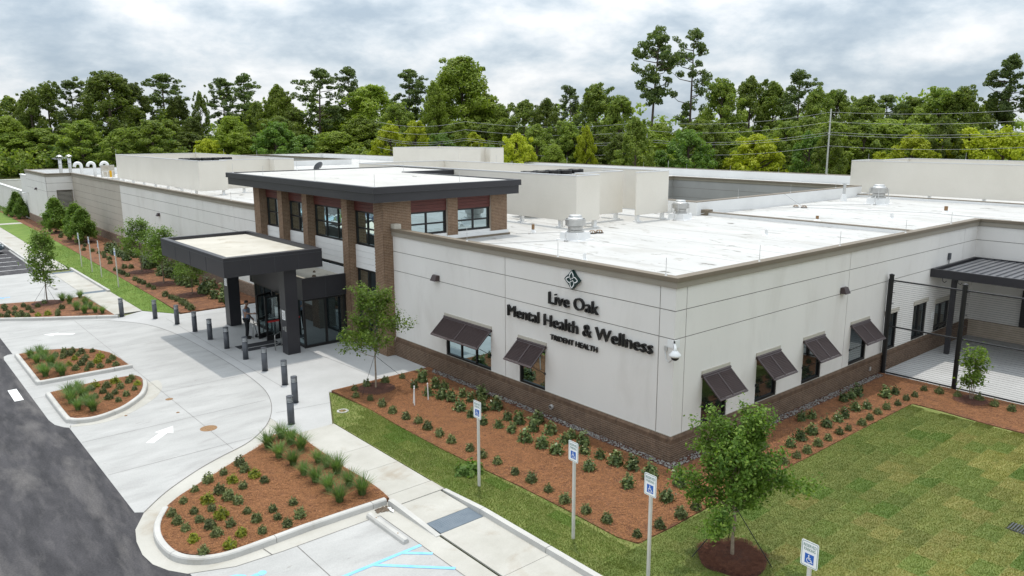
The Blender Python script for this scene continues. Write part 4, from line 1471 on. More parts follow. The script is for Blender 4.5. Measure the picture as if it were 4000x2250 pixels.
for y0, zz in ((17.88, 1.55), (24.58, 2.05)):
    n = MB()
    n.box(-3.626, -3.62, y0 + 0.10, y0 + 0.42, zz, zz + 0.42)
    no = n.build('notice', M['sign_white'], cn, loc=cl_)
    pr = MB()
    for k_ in range(5):
        pr.box(-3.629, -3.6265, y0 + 0.14, y0 + 0.38 - 0.05 * (k_ % 2), zz + 0.06 + k_ * 0.06, zz + 0.075 + k_ * 0.06)
    pr.build('print', M['groove'], no)
sw = MB()
sw.box(-3.645, -3.62, 17.94, 18.06, 1.05, 1.28)
sw.box(-3.645, -3.62, 18.14, 18.26, 1.08, 1.22)
sw.build('door_button', M['steel'], cn, loc=cl_)

# ================================================================ roof equipment
def screen(name, label, paths, legs, z0=5.12, z1=7.37, th=0.08):
    c = paths[0][0]
    t = thing(name, label, 'roof screen', (c[0], c[1], ZR), 0, 'roof equipment screens')
    off = (-c[0], -c[1], -ZR)
    for p in paths:
        for a, b in zip(p, p[1:]):
            a_, b_ = Vector(a), Vector(b)
            d = (b_ - a_).normalized()
            n = Vector((-d.y, d.x)) * th / 2
            e = d * (th / 2)
            q = [a_ - e - n, b_ + e - n - d * th, b_ + e + n - d * th, a_ - e + n]
            MB().prism([tuple(v) for v in q], z0, z1, bottom=True).build('panel', M['screen'], t, loc=off)
        k_ = MB()
        for a, b in zip(p, p[1:]):
            a_, b_ = Vector(a), Vector(b)
            d = (b_ - a_).normalized()
            n = Vector((-d.y, d.x)) * (th / 2 + 0.02)
            e = d * (th / 2)
            k_.prism([tuple(v) for v in (a_ - e - n, b_ - e - n, b_ - e + n, a_ - e + n)], z1, z1 + 0.05, bottom=True)
        k_.build('cap', M['screen_cap'], t, loc=off)
    for x, y in legs:
        lg = MB()
        lg.box(x - 0.09, x + 0.09, y - 0.09, y + 0.09, ZR, z0 + 0.1)
        lg.box(x - 0.17, x + 0.17, y - 0.17, y + 0.17, ZR, ZR + 0.05)
        lg.build('leg', M['white_metal'], t, loc=off)
    return t


screen('roof_screen', 'tall beige roof screen right behind the entrance tower', [
    [(10.0, 35.2), (10.0, 13.95), (11.6, 13.95), (11.6, 15.6), (15.2, 15.6), (15.2, 17.2)], [(14.6, 14.05), (17.2, 14.05), (17.2, 35.2), (10.0, 35.2)]],
    [(10.15, 18.2), (10.15, 15.2), (11.45, 14.1), (14.9, 15.75), (14.9, 14.2), (17.0, 14.2), (10.15, 22), (10.15, 27)])
screen('roof_screen', 'beige roof screen left of the entrance tower', [[(3.1, 71.0), (3.1, 47.4), (5.15, 47.4), (5.15, 48.6), (9.2, 48.6), (9.2, 47.6), (10.8, 47.6), (10.8, 71.0), (3.1, 71.0)]],
       [(3.3, y) for y in (49, 52.5, 56, 59.5, 63, 66.5, 70)] + [(4.9, 47.6), (7, 48.8), (9.1, 48.8), (10.6, 47.8)])
screen('roof_screen', 'wide beige roof screen cut by the right edge of the picture', [[(41.6, 15.2), (40.6, 15.2), (40.6, -22), (48, -22), (48, 14.2), (43.5, 14.2), (43.5, 15.2), (41.6, 15.2)]], [(40.75, y) for y in (13, 9.5, 6, 2.5, -1, -4.5, -8)], z0=4.98, z1=7.28)
screen('roof_screen', 'small distant beige roof screen near the far edge of the roof', [[(39.0, 77.6), (39.0, 62.8), (42.2, 62.8), (42.2, 64.5), (44.3, 64.5), (44.3, 63.4), (46.4, 63.4), (46.4, 77.6), (39.0, 77.6)]], [(39.15, 65), (39.15, 70), (39.15, 75)], z1=7.45)


def condenser(name, label, loc, n, dx, dy):
    t = thing(name, label, 'condenser', loc, 0, 'fan units inside the roof screens')
    MB().box(-0.6, n * dx + 0.0, -0.75, 0.75, 0.0, 1.9).build('cabinet', M['galv'], t)
    for i in range(n):
        f = MB()
        x = i * dx
        f.lathe([(0.42, 0), (0.46, 0.05), (0.46, 0.22), (0.42, 0.24), (0.36, 0.2), (0.30, 0.15)], (x, 0, 1.9), 16)
        fo = f.build('fan', M['black'], t)
        g_ = MB()
        for k_ in range(4):
            a = k_ * pi / 4
            g_.tube([(x + 0.44 * cos(a), 0.44 * sin(a), 2.15), (x - 0.44 * cos(a), -0.44 * sin(a), 2.15)], 0.012, 5)
        g_.build('fan_guard', M['black'], fo)
    return t


condenser('condenser', 'dark fan tops peeping over the screen behind the tower', (12.2, 20.0, ZR + 0.42), 5, 0.95, 0)
condenser('condenser', 'dark fan tops peeping over the screen left of the tower', (5.4, 58.0, ZR + 0.40), 5, 0.95, 0)


def exhaust_fan(loc, label, s=1.0, guard=False):
    t = thing('exhaust_fan', label, 'roof fan', loc, RAD(8), 'steel roof fans')
    b = MB()
    for z0, z1, r0, r1 in ((0, 0.06, 0.62, 0.60), (0.06, 0.36, 0.50, 0.48)):
        i0 = len(b.v)
        b.v += [(x * r0, y * r0, z0) for x, y in ((-1, -1), (1, -1), (1, 1), (-1, 1))] + [(x * r1, y * r1, z1) for x, y in ((-1, -1), (1, -1), (1, 1), (-1, 1))]
        for f in ((4, 5, 6, 7), (0, 1, 5, 4), (1, 2, 6, 5), (2, 3, 7, 6), (3, 0, 4, 7)):
            b.f.append(tuple(i0 + a for a in f))
            b.m.append(0)
    b.build('curb', M['parapet'], t)
    MB().lathe([(0.40, 0.36), (0.40, 0.44), (0.34, 0.48), (0.34, 0.60), (0.46, 0.66), (0.46, 0.94), (0.43, 0.95), (0.43, 0.86)], n=24).build('housing', M['steel'], t, smooth=False)
    MB().lathe([(0.36, 0.93), (0.36, 0.97), (0.30, 1.02), (0.28, 1.10), (0.26, 1.12)], n=20).build('motor_cover', M['galv'], t)
    c = MB()
    c.tube([(-0.75, -0.05, 0.0), (-0.75, -0.05, 0.30), (-0.72, -0.04, 0.42), (-0.60, -0.02, 0.50), (-0.46, 0, 0.42)], 0.022, 6)
    c.lathe([(0.10, 0), (0.03, 0.14)], (-0.75, -0.05, 0), 8)
    c.build('conduit', M['galv'], t, smooth=True)
    if guard:
        for a in (0.3, 1.9, 3.4, 5.0):
            MB().tube([(0.5 * cos(a), 0.5 * sin(a), 0.3), (0.5 * cos(a), 0.5 * sin(a), 0.9)], 0.02, 6).build('strut', M['galv'], t)
    t.scale = (s, s, s)
    return t


exhaust_fan((7.35, 11.35, ZR), 'large round steel roof fan in front of the tower screen', 1.0)
exhaust_fan((17.45, 13.3, ZR), 'round steel roof fan with struts beside the courtyard corner', 0.95, True)
exhaust_fan((34.4, 10.2, ZR), 'round steel roof fan in front of the wide right screen', 1.15, True)
for (x, y, h, r, c), lab in zip(((7.5, 14.35, 0.42, 0.07, 'rust'), (3.49, 6.98, 0.30, 0.06, 'white_metal'), (14.9, 6.4, 0.30, 0.07, 'white_metal'), (22.3, 7.9, 0.28, 0.08, 'rust'), (31.5, 4.9, 0.42, 0.1, 'rust'), (25.8, 5.5, 0.36, 0.09, 'white_metal'), (35.1, 12.9, 1.2, 0.1, 'galv')), ('brown capped vent pipe near the tower piers', 'short white vent pipe behind the lettered facade', 'short white vent pipe in the middle of the near roof', 'brown vent pipe beyond the roof curb', 'brown vent pipe near the right roof screen', 'white vent pipe on the middle of the right roof', 'tall grey vent pipe beside the courtyard parapet')):
    t = thing('vent_pipe', lab, 'vent pipe', (x, y, ZR), 0, 'roof vent pipes')
    MB().lathe([(r * 2.4, 0), (r * 1.3, h * 0.35), (r, h * 0.4), (r, h * 0.42)], n=12).build('boot', M['parapet'], t)
    MB().lathe([(r, h * 0.4), (r, h), (r * 0.7, h), (r * 0.7, h * 0.9)], n=12).build('pipe', M[c], t)
for (x, y), l in zip(((9.46, 12.31), (9.87, 12.24), (28.29, 12.59), (28.43, 12.1)), ('left roof drain beside the large fan', 'right roof drain beside the large fan', 'left roof drain below the courtyard parapet', 'right roof drain below the courtyard parapet')):
    t = thing('roof_drain', l, 'roof drain', (x, y, ZR), 0, 'domed roof drains')
    MB().lathe([(0.22, 0), (0.20, 0.03), (0.17, 0.03)], n=14).build('ring', M['black'], t)
    dm = MB()
    for i in range(8):
        a = i * pi / 4
        dm.tube([(0.16 * cos(a), 0.16 * sin(a), 0.02), (0.14 * cos(a), 0.14 * sin(a), 0.11), (0.05 * cos(a), 0.05 * sin(a), 0.15)], 0.016, 5)
    dm.build('dome', M['rust'], t)


def flue(name, label, x, y, h, goose=False, r=0.16):
    t = thing(name, label, 'flue pipe', (x, y, ZR), 0, 'pipes on the far roof')
    if goose:
        p = [(0, 0, 0), (0, 0, h - 0.45)] + [(-0.32 + 0.32 * cos(a), 0, h - 0.45 + 0.32 * sin(a)) for a in np.linspace(0.3, pi - 0.1, 7)] + [(-0.68, 0, h - 0.55)]
        MB().tube(p, r, 12).build('pipe', M['white_metal'], t, smooth=True)
    else:
        MB().tube([(0, 0, 0), (0, 0, h)], r, 14).build('pipe', M['galv'], t, smooth=True)
        MB().lathe([(r * 1.25, h * 0.72), (r * 1.25, h * 0.75)], n=14).build('band', M['steel'], t)
        cp = MB().lathe([(r * 2.1, h + 0.16), (r * 2.1, h + 0.19), (r * 0.8, h + 0.33), (0.02, h + 0.36)], n=16)
        for a in (0, 2.1, 4.2):
            cp.tube([(r * cos(a), r * sin(a), h - 0.05), (r * 1.3 * cos(a), r * 1.3 * sin(a), h + 0.17)], 0.012, 5)
        cp.build('rain_cap', M['steel'], t)
    return t


flue('flue_pipe', 'leftmost capped steel flue on the far roof', -0.20, 80.0, 2.15)
flue('flue_pipe', 'capped steel flue right of the leftmost flue on the far roof', 0.78, 80.5, 2.15)
flue('gooseneck_vent', 'leftmost white gooseneck vent on the far roof', 1.75, 80, 1.75, True)
flue('gooseneck_vent', 'middle white gooseneck vent on the far roof', 3.02, 80, 1.75, True)
flue('gooseneck_vent', 'white gooseneck vent behind the roof hatch', 4.32, 80, 1.75, True)
# a wisp of steam blowing from the first flue
stm, stt, stb, sto = newmat('steam')
stt.nodes.remove(stb)
pv = stt.nodes.new('ShaderNodeVolumePrincipled')
pv.inputs['Color'].default_value = (0.95, 0.95, 0.95, 1)
dnn = stt.nodes.new('ShaderNodeMath')
dnn.operation = 'MULTIPLY'
dnn.inputs[1].default_value = 5.0
tcs = stt.nodes.new('ShaderNodeTexCoord')
stt.links.new(rampf(stt, noise(stt, tcs.outputs['Object'], 3.0, 4, 0.6), 0.48, 0.75), dnn.inputs[0])
stt.links.new(dnn.outputs[0], pv.inputs['Density'])
stt.links.new(pv.outputs[0], sto.inputs['Volume'])
sv_ = MB().lathe([(0.05, -0.20), (0.30, -0.14), (0.42, 0.0), (0.30, 0.14), (0.05, 0.20)], n=14)
o = sv_.build('steam', stm, None, True, (-0.15, 80.0, ZR + 2.15), kind='stuff')
o.scale = (1.9, 1.0, 0.8)
ht = thing('roof_hatch', 'open roof hatch with guard rail and yellow panel on the far roof', 'roof hatch', (2.6, 72.0, ZR))
MB().box(-0.7, 0.75, -0.5, 0.6, 0, 0.4).build('curb', M['parapet'], ht)
lid = MB().box(-0.6, 0.55, 0.55, 0.60, 0.4, 1.55)
lid.box(-0.66, 0.61, 0.60, 0.64, 0.36, 1.6, 1)
lid.build('lid', [M['roof_old'], M['galv']], ht)
rl_ = MB()
for x in (-0.75, -0.35, 0.1, 0.85):
    rl_.tube([(x, -0.55, 0), (x, -0.55, 1.05)], 0.025, 6)
for z in (0.55, 1.05):
    rl_.tube([(-0.75, -0.55, z), (0.85, -0.55, z), (0.85, 0.6, z)], 0.025, 6)
rl_.tube([(0.85, 0.6, 0), (0.85, 0.6, 1.05)], 0.025, 6)
rl_.build('guard_rail', M['white_metal'], ht, smooth=True)
MB().box(-0.16, 0.05, -0.60, -0.56, 0.45, 1.1).build('gate_panel', M['yellow'], ht)
ds = thing('satellite_dish', 'dark satellite dish on the distant roof behind the tower', 'satellite dish', (22.5, 66.5, ZR))
MB().tube([(0, 0, 0), (0, 0, 0.7), (0.1, 0.05, 0.9)], 0.05, 8).build('mast', M['galv'], ds)
dd = MB().lathe([(0.05, 0.0), (0.35, 0.06), (0.62, 0.18), (0.60, 0.20), (0.34, 0.09)], n=18)
do = dd.build('dish', M['bollard'], ds, smooth=True)
do.location = (0, 0, 0.95)
do.rotation_euler = (RAD(-50), RAD(-25), 0)
# lightning rods
rods = MB().tube([(0, 0, 0), (0, 0, 0.52)], 0.008, 5)
rods.lathe([(0.05, 0), (0.02, 0.04)], n=8)
rm = rods.mesh('lightning_rod', [M['galv']])
RODS = [(0.0, 0.39, 5.55), (0.0, 4.79, 5.55), (0.0, 9.67, 5.55), (4.1, 0.0, 5.55), (9.2, 0, 5.55), (14.5, 0, 5.55), (19.0, 0, 5.55), (0, 33, 5.55), (0, 40, 5.55), (0, 48, 5.55), (51.9, 45, 5.55), (51.9, 39, 5.55), (51.9, 33.5, 5.55), (51.9, 28, 5.55), (51.9, 23, 5.55),
        (-0.95, 14.6, 7.34), (-1.1, 19.6, 7.34), (-1.1, 25.4, 7.34), (3.2, 14.4, 7.34), (-0.9, 30.0, 7.34), (2.94, 30.1, 7.34), (6.55, 24.2, 7.34), (24, 14.0, 5.55), (30, 14.0, 5.55), (36, 14.0, 5.55), (10, 35.2, 7.42), (17.2, 14.05, 7.42), (17.2, 22, 7.42), (17.2, 29, 7.42), (3.1, 71, 7.42), (10.8, 71, 7.42), (10.8, 63, 7.42), (10.8, 55, 7.42), (39, 77, 7.5), (42.2, 63, 7.5), (46.4, 64, 7.5), (46.4, 70, 7.5), (40.6, 14, 7.33), (40.6, 6, 7.33), (48, 10, 7.33)]
ROD_O = {}
for x, y, z in RODS:
    w_ = 'main roof edge' if z < 6 else ('tower roof edge' if z < 7.4 and x < 12 else 'roof screen top')
    ROD_O.setdefault('thin metal lightning rod standing on the ' + w_, []).append(tag(link('lightning_rod', rm, None, (x, y, z - 0.01)), 'thin metal lightning rod standing on the ' + w_, 'lightning rod', 'lightning rods along the ' + w_))
# cable across the roofs
for pth, lab in (([(6.5, 11.6, ZR + 0.03), (4.5, 12.4, ZR + 0.03), (2.4, 13.6, ZR + 0.03)], 'thin grey cable lying on the roof from the large fan to the tower'),
                 ([(8.2, 12.0, ZR + 0.03), (9.0, 13.3, ZR + 0.03), (6.6, 14.6, ZR + 0.03)], 'thin grey cable on the roof behind the large fan'),
                 ([(18.2, 13.6, ZR + 0.03), (21.5, 13.6, ZR + 0.22), (28.4, 12.4, ZR + 0.03), (31, 5.5, ZR + 0.03), (30, 1.0, ZR + 0.03)], 'thin grey cable crossing the right roof from fan to parapet'),
                 ([(33.6, 10.3, ZR + 0.03), (29.6, 13.0, ZR + 0.03), (29, 13.84, ZR + 0.75)], 'thin grey cable from the far right fan up the courtyard parapet')):
    tag(MB().tube(pth, 0.018, 5).build('roof_cable', M['galv']), lab, 'cable')

# ================================================================ lettering and logo on the front wall
def text_mesh(s, size=1.0, extrude=0.0, offset=0.0):
    cu = bpy.data.curves.new('txt', 'FONT')
    cu.body = s
    cu.size = size
    cu.extrude = extrude
    cu.offset = offset
    cu.resolution_u = 3
    o_ = bpy.data.objects.new('txt', cu)
    COL.objects.link(o_)
    bpy.context.view_layer.update()
    dg = bpy.context.evaluated_depsgraph_get()
    me = bpy.data.meshes.new_from_object(o_.evaluated_get(dg))
    bpy.data.objects.remove(o_)
    bpy.data.curves.remove(cu)
    return me


def bounds(me):
    co = np.empty(len(me.vertices) * 3, dtype=np.float32)
    me.vertices.foreach_get('co', co)
    co = co.reshape(-1, 3)
    return co.min(0), co.max(0)


def letters(parent, s, y_left, y_right, z_base, cap_h, depth, mat, off, xface=0.0, bold=0.018):
    """set a line of raised letters on the X = xface wall, reading from +Y to -Y"""
    capb = bounds(text_mesh('H', 1.0))[1][1]
    metr, pos = [], []
    for i, ch in enumerate(s):
        if ch == ' ':
            metr.append(None)
            continue
        me = text_mesh(ch, 1.0, 0.5, bold)
        right = bounds(text_mesh(s[:i + 1]))[1][0]
        metr.append(me)
        pos.append((i, right - bounds(text_mesh(ch))[1][0]))
    total = bounds(text_mesh(s))[1][0] - bounds(text_mesh(s))[0][0]
    x0 = bounds(text_mesh(s))[0][0]
    sx, sy = (y_left - y_right) / total, cap_h / capb
    for i, px in pos:
        me = metr[i]
        co = np.empty(len(me.vertices) * 3, dtype=np.float32)
        me.vertices.foreach_get('co', co)
        co = co.reshape(-1, 3)
        out_ = np.empty_like(co)
        out_[:, 0] = xface - 0.02 - (co[:, 2] + 0.5) * depth
        out_[:, 1] = y_left - (co[:, 0] + px - x0) * sx
        out_[:, 2] = z_base + co[:, 1] * sy
        me.vertices.foreach_set('co', out_.reshape(-1))
        me.materials.clear()
        me.materials.append(mat)
        me.update()
        link('letter', me, parent, off)


for s_, yl, yr, zb, ch, dep, lab in (('Live Oak', 5.14, 2.90, 3.955, 0.40, 0.085, 'upper line of raised black lettering right under the leaf emblem'),
                                     ('Mental Health & Wellness', 7.25, 0.72, 3.17, 0.39, 0.085, 'longest middle line of raised black lettering on the front wall'),
                                     ('TRIDENT HEALTH', 5.06, 2.92, 2.74, 0.175, 0.06, 'lowest and smallest line of raised black capitals on the front wall')):
    t = thing('wall_lettering', lab, 'sign', (0, (yl + yr) / 2, zb))
    letters(t, s_, yl, yr, zb, ch, dep, M['letter'], neg(t.location), bold=-0.002 if ch > 0.3 else -0.002)
lg = thing('logo_sign', 'dark green four-petal knot emblem above the lettering', 'sign', (0, 4.03, 4.91))
R0 = 0.31
ol = []
for a in np.linspace(0, 2 * pi, 72, endpoint=False):
    k_ = abs(((a / (pi / 2)) % 1) - 0.5) * 2           # 1 on the axes, 0 on the diagonals
    ol.append((R0 * (0.70 + 0.32 * k_ ** 1.8) * cos(a) * 1.08, R0 * (0.70 + 0.32 * k_ ** 1.8) * sin(a)))
bk2 = MB()
i0 = 0
bk2.v = [(-0.02, -y, z) for y, z in ol] + [(-0.11, -y, z) for y, z in ol]
n = len(ol)
bk2.f = [tuple(range(n, 2 * n))] + [(i, (i + 1) % n, n + (i + 1) % n, n + i) for i in range(n)]
bk2.m = [0] * len(bk2.f)
bk2.build('backing', M['logo_green'], lg)
pt = MB()
for k_ in range(4):
    a0 = k_ * pi / 2
    ax_, ay_ = cos(a0), sin(a0)

    def petal(t, side):
        L = 0.265
        x = 0.0 + L * t
        y = side * 0.085 * sin(pi * min(1, t ** 0.9)) + 0.025 * (1 - t)
        return (x * ax_ - y * ay_, x * ay_ + y * ax_)
    for side in (1, -1):
        prev = None
        for j in range(13):
            t = 0.02 + 0.98 * j / 12
            if side == -1 and t < 0.22:
                continue
            p = petal(t, side)
            if prev:
                a_, b_ = Vector(prev), Vector(p)
                d = (b_ - a_).normalized()
                nn = Vector((-d.y, d.x)) * 0.017
                pt.face([(-0.118, -v.x, v.y) for v in (a_ - nn, b_ - nn, b_ + nn, a_ + nn)])
            prev = p
pt.build('petal_lines', M['sign_white'], lg)

# wall lamps
def wall_lamp(loc, rz, lab):
    t = thing('wall_lamp', lab, 'wall light', loc, rz, 'wedge wall lights')
    b = MB()
    b.v = [(-0.19, 0, -0.11), (0.19, 0, -0.11), (0.19, 0, 0.11), (-0.19, 0, 0.11), (-0.17, -0.22, -0.11), (0.17, -0.22, -0.11), (0.14, -0.12, 0.11), (-0.14, -0.12, 0.11)]
    b.f = [(0, 1, 5, 4), (4, 5, 6, 7), (7, 6, 2, 3), (0, 4, 7, 3), (1, 2, 6, 5)]
    b.m = [0] * 5
    b.build('housing', M['shutter'], t)
    MB().box(-0.14, 0.14, -0.18, -0.03, -0.118, -0.111).build('lens', M['lens'], t)
    return t


wall_lamp((-0.01, 11.68, 3.88), RAD(-90), 'brown wedge wall light above the wide shuttered window')
wall_lamp((9.68, -0.01, 3.88), 0, 'brown wedge wall light on the right side wall')
wall_lamp((-0.01, 47.6, 3.55), RAD(-90), 'brown wedge wall light on the long left wing')
wall_lamp((-2.37, 81.5, 3.78), RAD(-90), 'brown wedge wall light on the far plant room')
sc_ = thing('security_camera', 'white dome security camera on a corner bracket', 'camera', (0, 0, 3.5))
br = MB()
br.box(-0.03, 0.0, -0.03, 0.22, 0.0, 0.22)
br.box(-0.03, 0.22, -0.03, 0.0, 0.0, 0.22)
br.build('bracket', M['white_metal'], sc_)
MB().tube([(-0.02, -0.02, 0.12), (-0.12, -0.12, 0.12), (-0.18, -0.18, 0.06), (-0.18, -0.18, -0.05)], [0.035, 0.035, 0.045, 0.06], 10).build('arm', M['white_metal'], sc_, smooth=True)
MB().lathe([(0.07, 0.10), (0.12, 0.04), (0.17, -0.01), (0.17, -0.05), (0.13, -0.08)], (-0.18, -0.18, -0.10), 18).build('shroud', M['white_metal'], sc_, smooth=True)
MB().lathe([(0.12, 0.0), (0.10, -0.06), (0.05, -0.10), (0.01, -0.11)], (-0.18, -0.18, -0.18), 14).build('dome', M['frame'], sc_, smooth=True)
cbx = MB().tube([(-0.19, -0.17, -0.20), (-0.18, 0.02, -0.38), (-0.10, 0.18, -0.36), (-0.06, 0.26, -0.18), (-0.05, 0.27, -0.10)], 0.017, 7)
cbx.box(-0.05, 0.0, 0.22, 0.32, -0.12, 0.02)
cbx.build('cable', M['galv'], sc_)
c2 = thing('security_camera', 'small white camera on the far plant room wall', 'camera', (-2.37, 87.0, 3.1))
MB().tube([(0, 0, 0), (-0.3, -0.1, -0.05)], 0.05, 8).build('arm', M['white_metal'], c2)
MB().lathe([(0.12, 0.05), (0.22, 0.0), (0.2, -0.08)], (-0.4, -0.15, -0.05), 12).build('shroud', M['white_metal'], c2)
c3 = thing('wall_box', 'small grey conduit box on the side wall above the pergola', 'box', (19.1, -0.01, 4.1))
MB().box(-0.09, 0.09, -0.08, 0, -0.12, 0.16).build('cover', M['bollard'], c3)
MB().tube([(0, -0.04, -0.12), (0, -0.04, -0.3)], 0.02, 6).build('conduit', M['bollard'], c3)

# ================================================================ bollards
BOLL = [(-7.18, 30.47), (-5.98, 28.84), (-5.49, 26.86), (-5.31, 24.76), (-5.27, 22.78), (-5.25, 20.73), (-5.26, 18.53), (-5.31, 16.40), (-5.45, 14.19), (-6.03, 12.05), (-7.04, 10.18)]
bl_names = ['far left end, beside the left planted island', 'second from the left end of the row', 'third from the left end of the row', 'in line with the left canopy column', 'just left of the man at the door', 'fifth from the right end, in front of the entrance mats', 'fourth from the right end of the row, in the canopy shade', 'in front of the near canopy column', 'third from the right end of the row', 'second from the right end of the row', 'right end of the row, beside the tall grasses']
bo = thing('bollard', 'x', 'bollard', (*BOLL[0], 0.012), 0, 'dark bollards round the drive')
RB, HB = 0.115, 0.98
MB().lathe([(RB, 0), (RB, HB - 0.22)], n=20).build('post', M['bollard'], bo, smooth=True)
MB().lathe([(RB - 0.022, HB - 0.22), (RB - 0.022, HB - 0.03)], n=20, cap=False).build('lens', M['lens'], bo, smooth=True)
for i in range(4):
    z = HB - 0.215 + i * 0.048
    MB().lathe([(RB - 0.02, z), (RB, z + 0.002), (RB, z + 0.016), (RB - 0.02, z + 0.020)], n=20, cap=False).build('louvre_ring', M['bollard'], bo)
MB().lathe([(RB, HB - 0.03), (RB + 0.004, HB - 0.015), (RB, HB), (0.02, HB + 0.012)], n=20).build('cap', M['bollard'], bo)
MB().lathe([(RB + 0.012, 0), (RB + 0.012, 0.012)], n=20).build('base_plate', M['bollard'], bo)
bo['label'] = 'dark cylindrical light bollard, ' + bl_names[0]
for (x, y), nm in list(zip(BOLL, bl_names))[1:]:
    dup(bo, (x, y, 0.012), random.random(), 'dark cylindrical light bollard, ' + nm)

# ================================================================ parking signs
SIGNS = [((-5.2, 2.38), 'first from the entrance on the near side'), ((-5.2, -1.25), 'second from the entrance on the near side'), ((-5.2, -3.53), 'third from the entrance, left of the lawn tree'), ((-5.2, -7.10), 'cut off by the bottom edge of the picture'),
         ((-5.25, 48.9), 'farthest left of the distant four'), ((-5.2, 46.0), 'second from the left of the distant four'), ((-5.2, 43.4), 'third from the left of the distant four'), ((-5.24, 39.0), 'closest of the distant four')]
sg = thing('parking_sign', 'x', 'sign', (-5.2, 2.38, 0.03), 0, 'reserved parking signs')
ps = MB()
ps.box(-0.028, 0.028, -0.03, 0.03, 0, 1.98)
ps.box(-0.008, 0.008, -0.03, 0.03, 1.98, 2.38)
ps.build('post', M['post'], sg)


def rrect(w, h, r, n=4):
    pts = []
    for cx_, cy_, a0 in ((w / 2 - r, h / 2 - r, 0), (-w / 2 + r, h / 2 - r, 90), (-w / 2 + r, -h / 2 + r, 180), (w / 2 - r, -h / 2 + r, 270)):
        for i in range(n + 1):
            a = RAD(a0 + 90 * i / n)
            pts.append((cx_ + r * cos(a), cy_ + r * sin(a)))
    return pts


def plate(poly, d0, d1, zc, mb):
    i, n = len(mb.v), len(poly)
    mb.v += [(d0, -u, zc + v) for u, v in poly] + [(d1, -u, zc + v) for u, v in poly]
    mb.f.append(tuple(range(i, i + n)))
    mb.f.append(tuple(range(i + 2 * n - 1, i + n - 1, -1)))
    mb.m += [0, 0]
    for a in range(n):
        b = (a + 1) % n
        mb.f.append((i + a, i + n + a, i + n + b, i + b))
        mb.m.append(0)


ZP = 2.24
pm = MB()
plate(rrect(0.33, 0.49, 0.035), -0.034, -0.030, ZP, pm)
pl_ = pm.build('plate', M['sign_white'], sg)
bm_ = MB()
A, B = rrect(0.30, 0.46, 0.03), rrect(0.284, 0.444, 0.024)
for i in range(len(A)):
    j = (i + 1) % len(A)
    bm_.face([(-0.0355, -A[i][0], ZP + A[i][1]), (-0.0355, -A[j][0], ZP + A[j][1]), (-0.0355, -B[j][0], ZP + B[j][1]), (-0.0355, -B[i][0], ZP + B[i][1])])
bm_.build('border', M['sign_green'], pl_)
for s_, z, h in (('RESERVED', ZP + 0.13, 0.055), ('PARKING', ZP + 0.055, 0.055)):
    me = text_mesh(s_, 1.0, 0.0, 0.006)
    mn, mxb = bounds(me)
    co = np.empty(len(me.vertices) * 3, dtype=np.float32)
    me.vertices.foreach_get('co', co)
    co = co.reshape(-1, 3)
    wd = 0.245 if s_ == 'RESERVED' else 0.215
    out_ = np.empty_like(co)
    out_[:, 0] = -0.0358
    out_[:, 1] = wd / 2 - (co[:, 0] - mn[0]) * wd / (mxb[0] - mn[0])
    out_[:, 2] = z + co[:, 1] * h / 0.7
    me.vertices.foreach_set('co', out_.reshape(-1))
    me.materials.clear()
    me.materials.append(M['sign_green'])
    me.update()
    link('lettering', me, pl_)
q_ = MB()
plate([(-0.085, -0.09), (0.085, -0.09), (0.085, 0.09), (-0.085, 0.09)], -0.0365, -0.0345, ZP - 0.085, q_)
sq = q_.build('symbol_panel', M['sign_blue'], pl_)
w_ = MB()
isa_shape(w_, lambda x, y: (-0.0375, 0.07 - x * 0.14 - 0.004, ZP - 0.16 + y * 0.15), 0.13)
w_.build('symbol', M['sign_white'], sq)
sg['label'] = 'reserved parking sign on a slim post, ' + SIGNS[0][1]


def deep_dup(root, loc, rotz, label):
    r = dup(root, loc, rotz, label)
    # third level (symbol under symbol_panel) is copied by dup as a grandchild of the thing
    return r


# keep to thing > part > sub-part: lift the panel's symbol to the plate level
for ch in list(sq.children):
    ch.parent = pl_
for (p, nm) in SIGNS[1:]:
    dup(sg, (*p, 0.03), RAD(random.uniform(-3, 3)), 'reserved parking sign on a slim post, ' + nm)

# marker stakes and clean-out pipes in the front bed
for (x, y, lean), lab in zip(((-2.95, 9.05, 0.08), (-3.05, 8.83, 0.0), (-2.35, 9.0, -0.03)), ('leaning white stake in the mulch near the small tree', 'front short white stake in the mulch near the small tree', 'separate white stake nearer the brick wall')):
    st = thing('marker_stake', lab, 'stake', (x, y, 0.07), 0, 'white stakes by the small tree')
    MB().tube([(0, 0, 0), (lean * 0.6, 0, 0.62)], 0.022, 8).build('pipe', M['white_metal'], st)
    MB().lathe([(0.026, 0.0), (0.026, 0.02)], (lean * 0.6, 0, 0.62), 8).build('cap', M['white_metal'], st)

# ================================================================ patio fence and pergola
FO = (13.15, -0.15, 0)
fn = thing('wire_fence', 'tall black post fence with many thin horizontal wires round the patio', 'fence', FO)
fo_ = neg(FO)
for y in (-0.19, -2.82, -5.6, -8.4, -11.2):
    p = MB().tube([(13.2, y, 0), (13.2, y, 4.0)], 0.085, 12)
    p.lathe([(0.095, 4.0), (0.095, 4.05), (0.03, 4.08)], (13.2, y, 0), 12)
    po = p.build('post', M['black'], fn, loc=fo_, smooth=False)
    cl2 = MB()
    for i in range(9):
        cl2.tube([(13.2, y, 0.4 + i * 0.42), (13.2, y - 0.16, 0.4 + i * 0.42)], 0.012, 5)
    cl2.build('bracket', M['black'], po)
MB().tube([(13.3, -0.06, 0.86), (13.3, -0.06, 3.85)], 0.03, 8).build('wall_stile', M['black'], fn, loc=fo_)
for z in (0.12, 2.0, 3.82):
    MB().tube([(13.2, -0.19, z), (13.2, -11.2, z)], 0.032, 8).build('rail', M['black'], fn, loc=fo_)
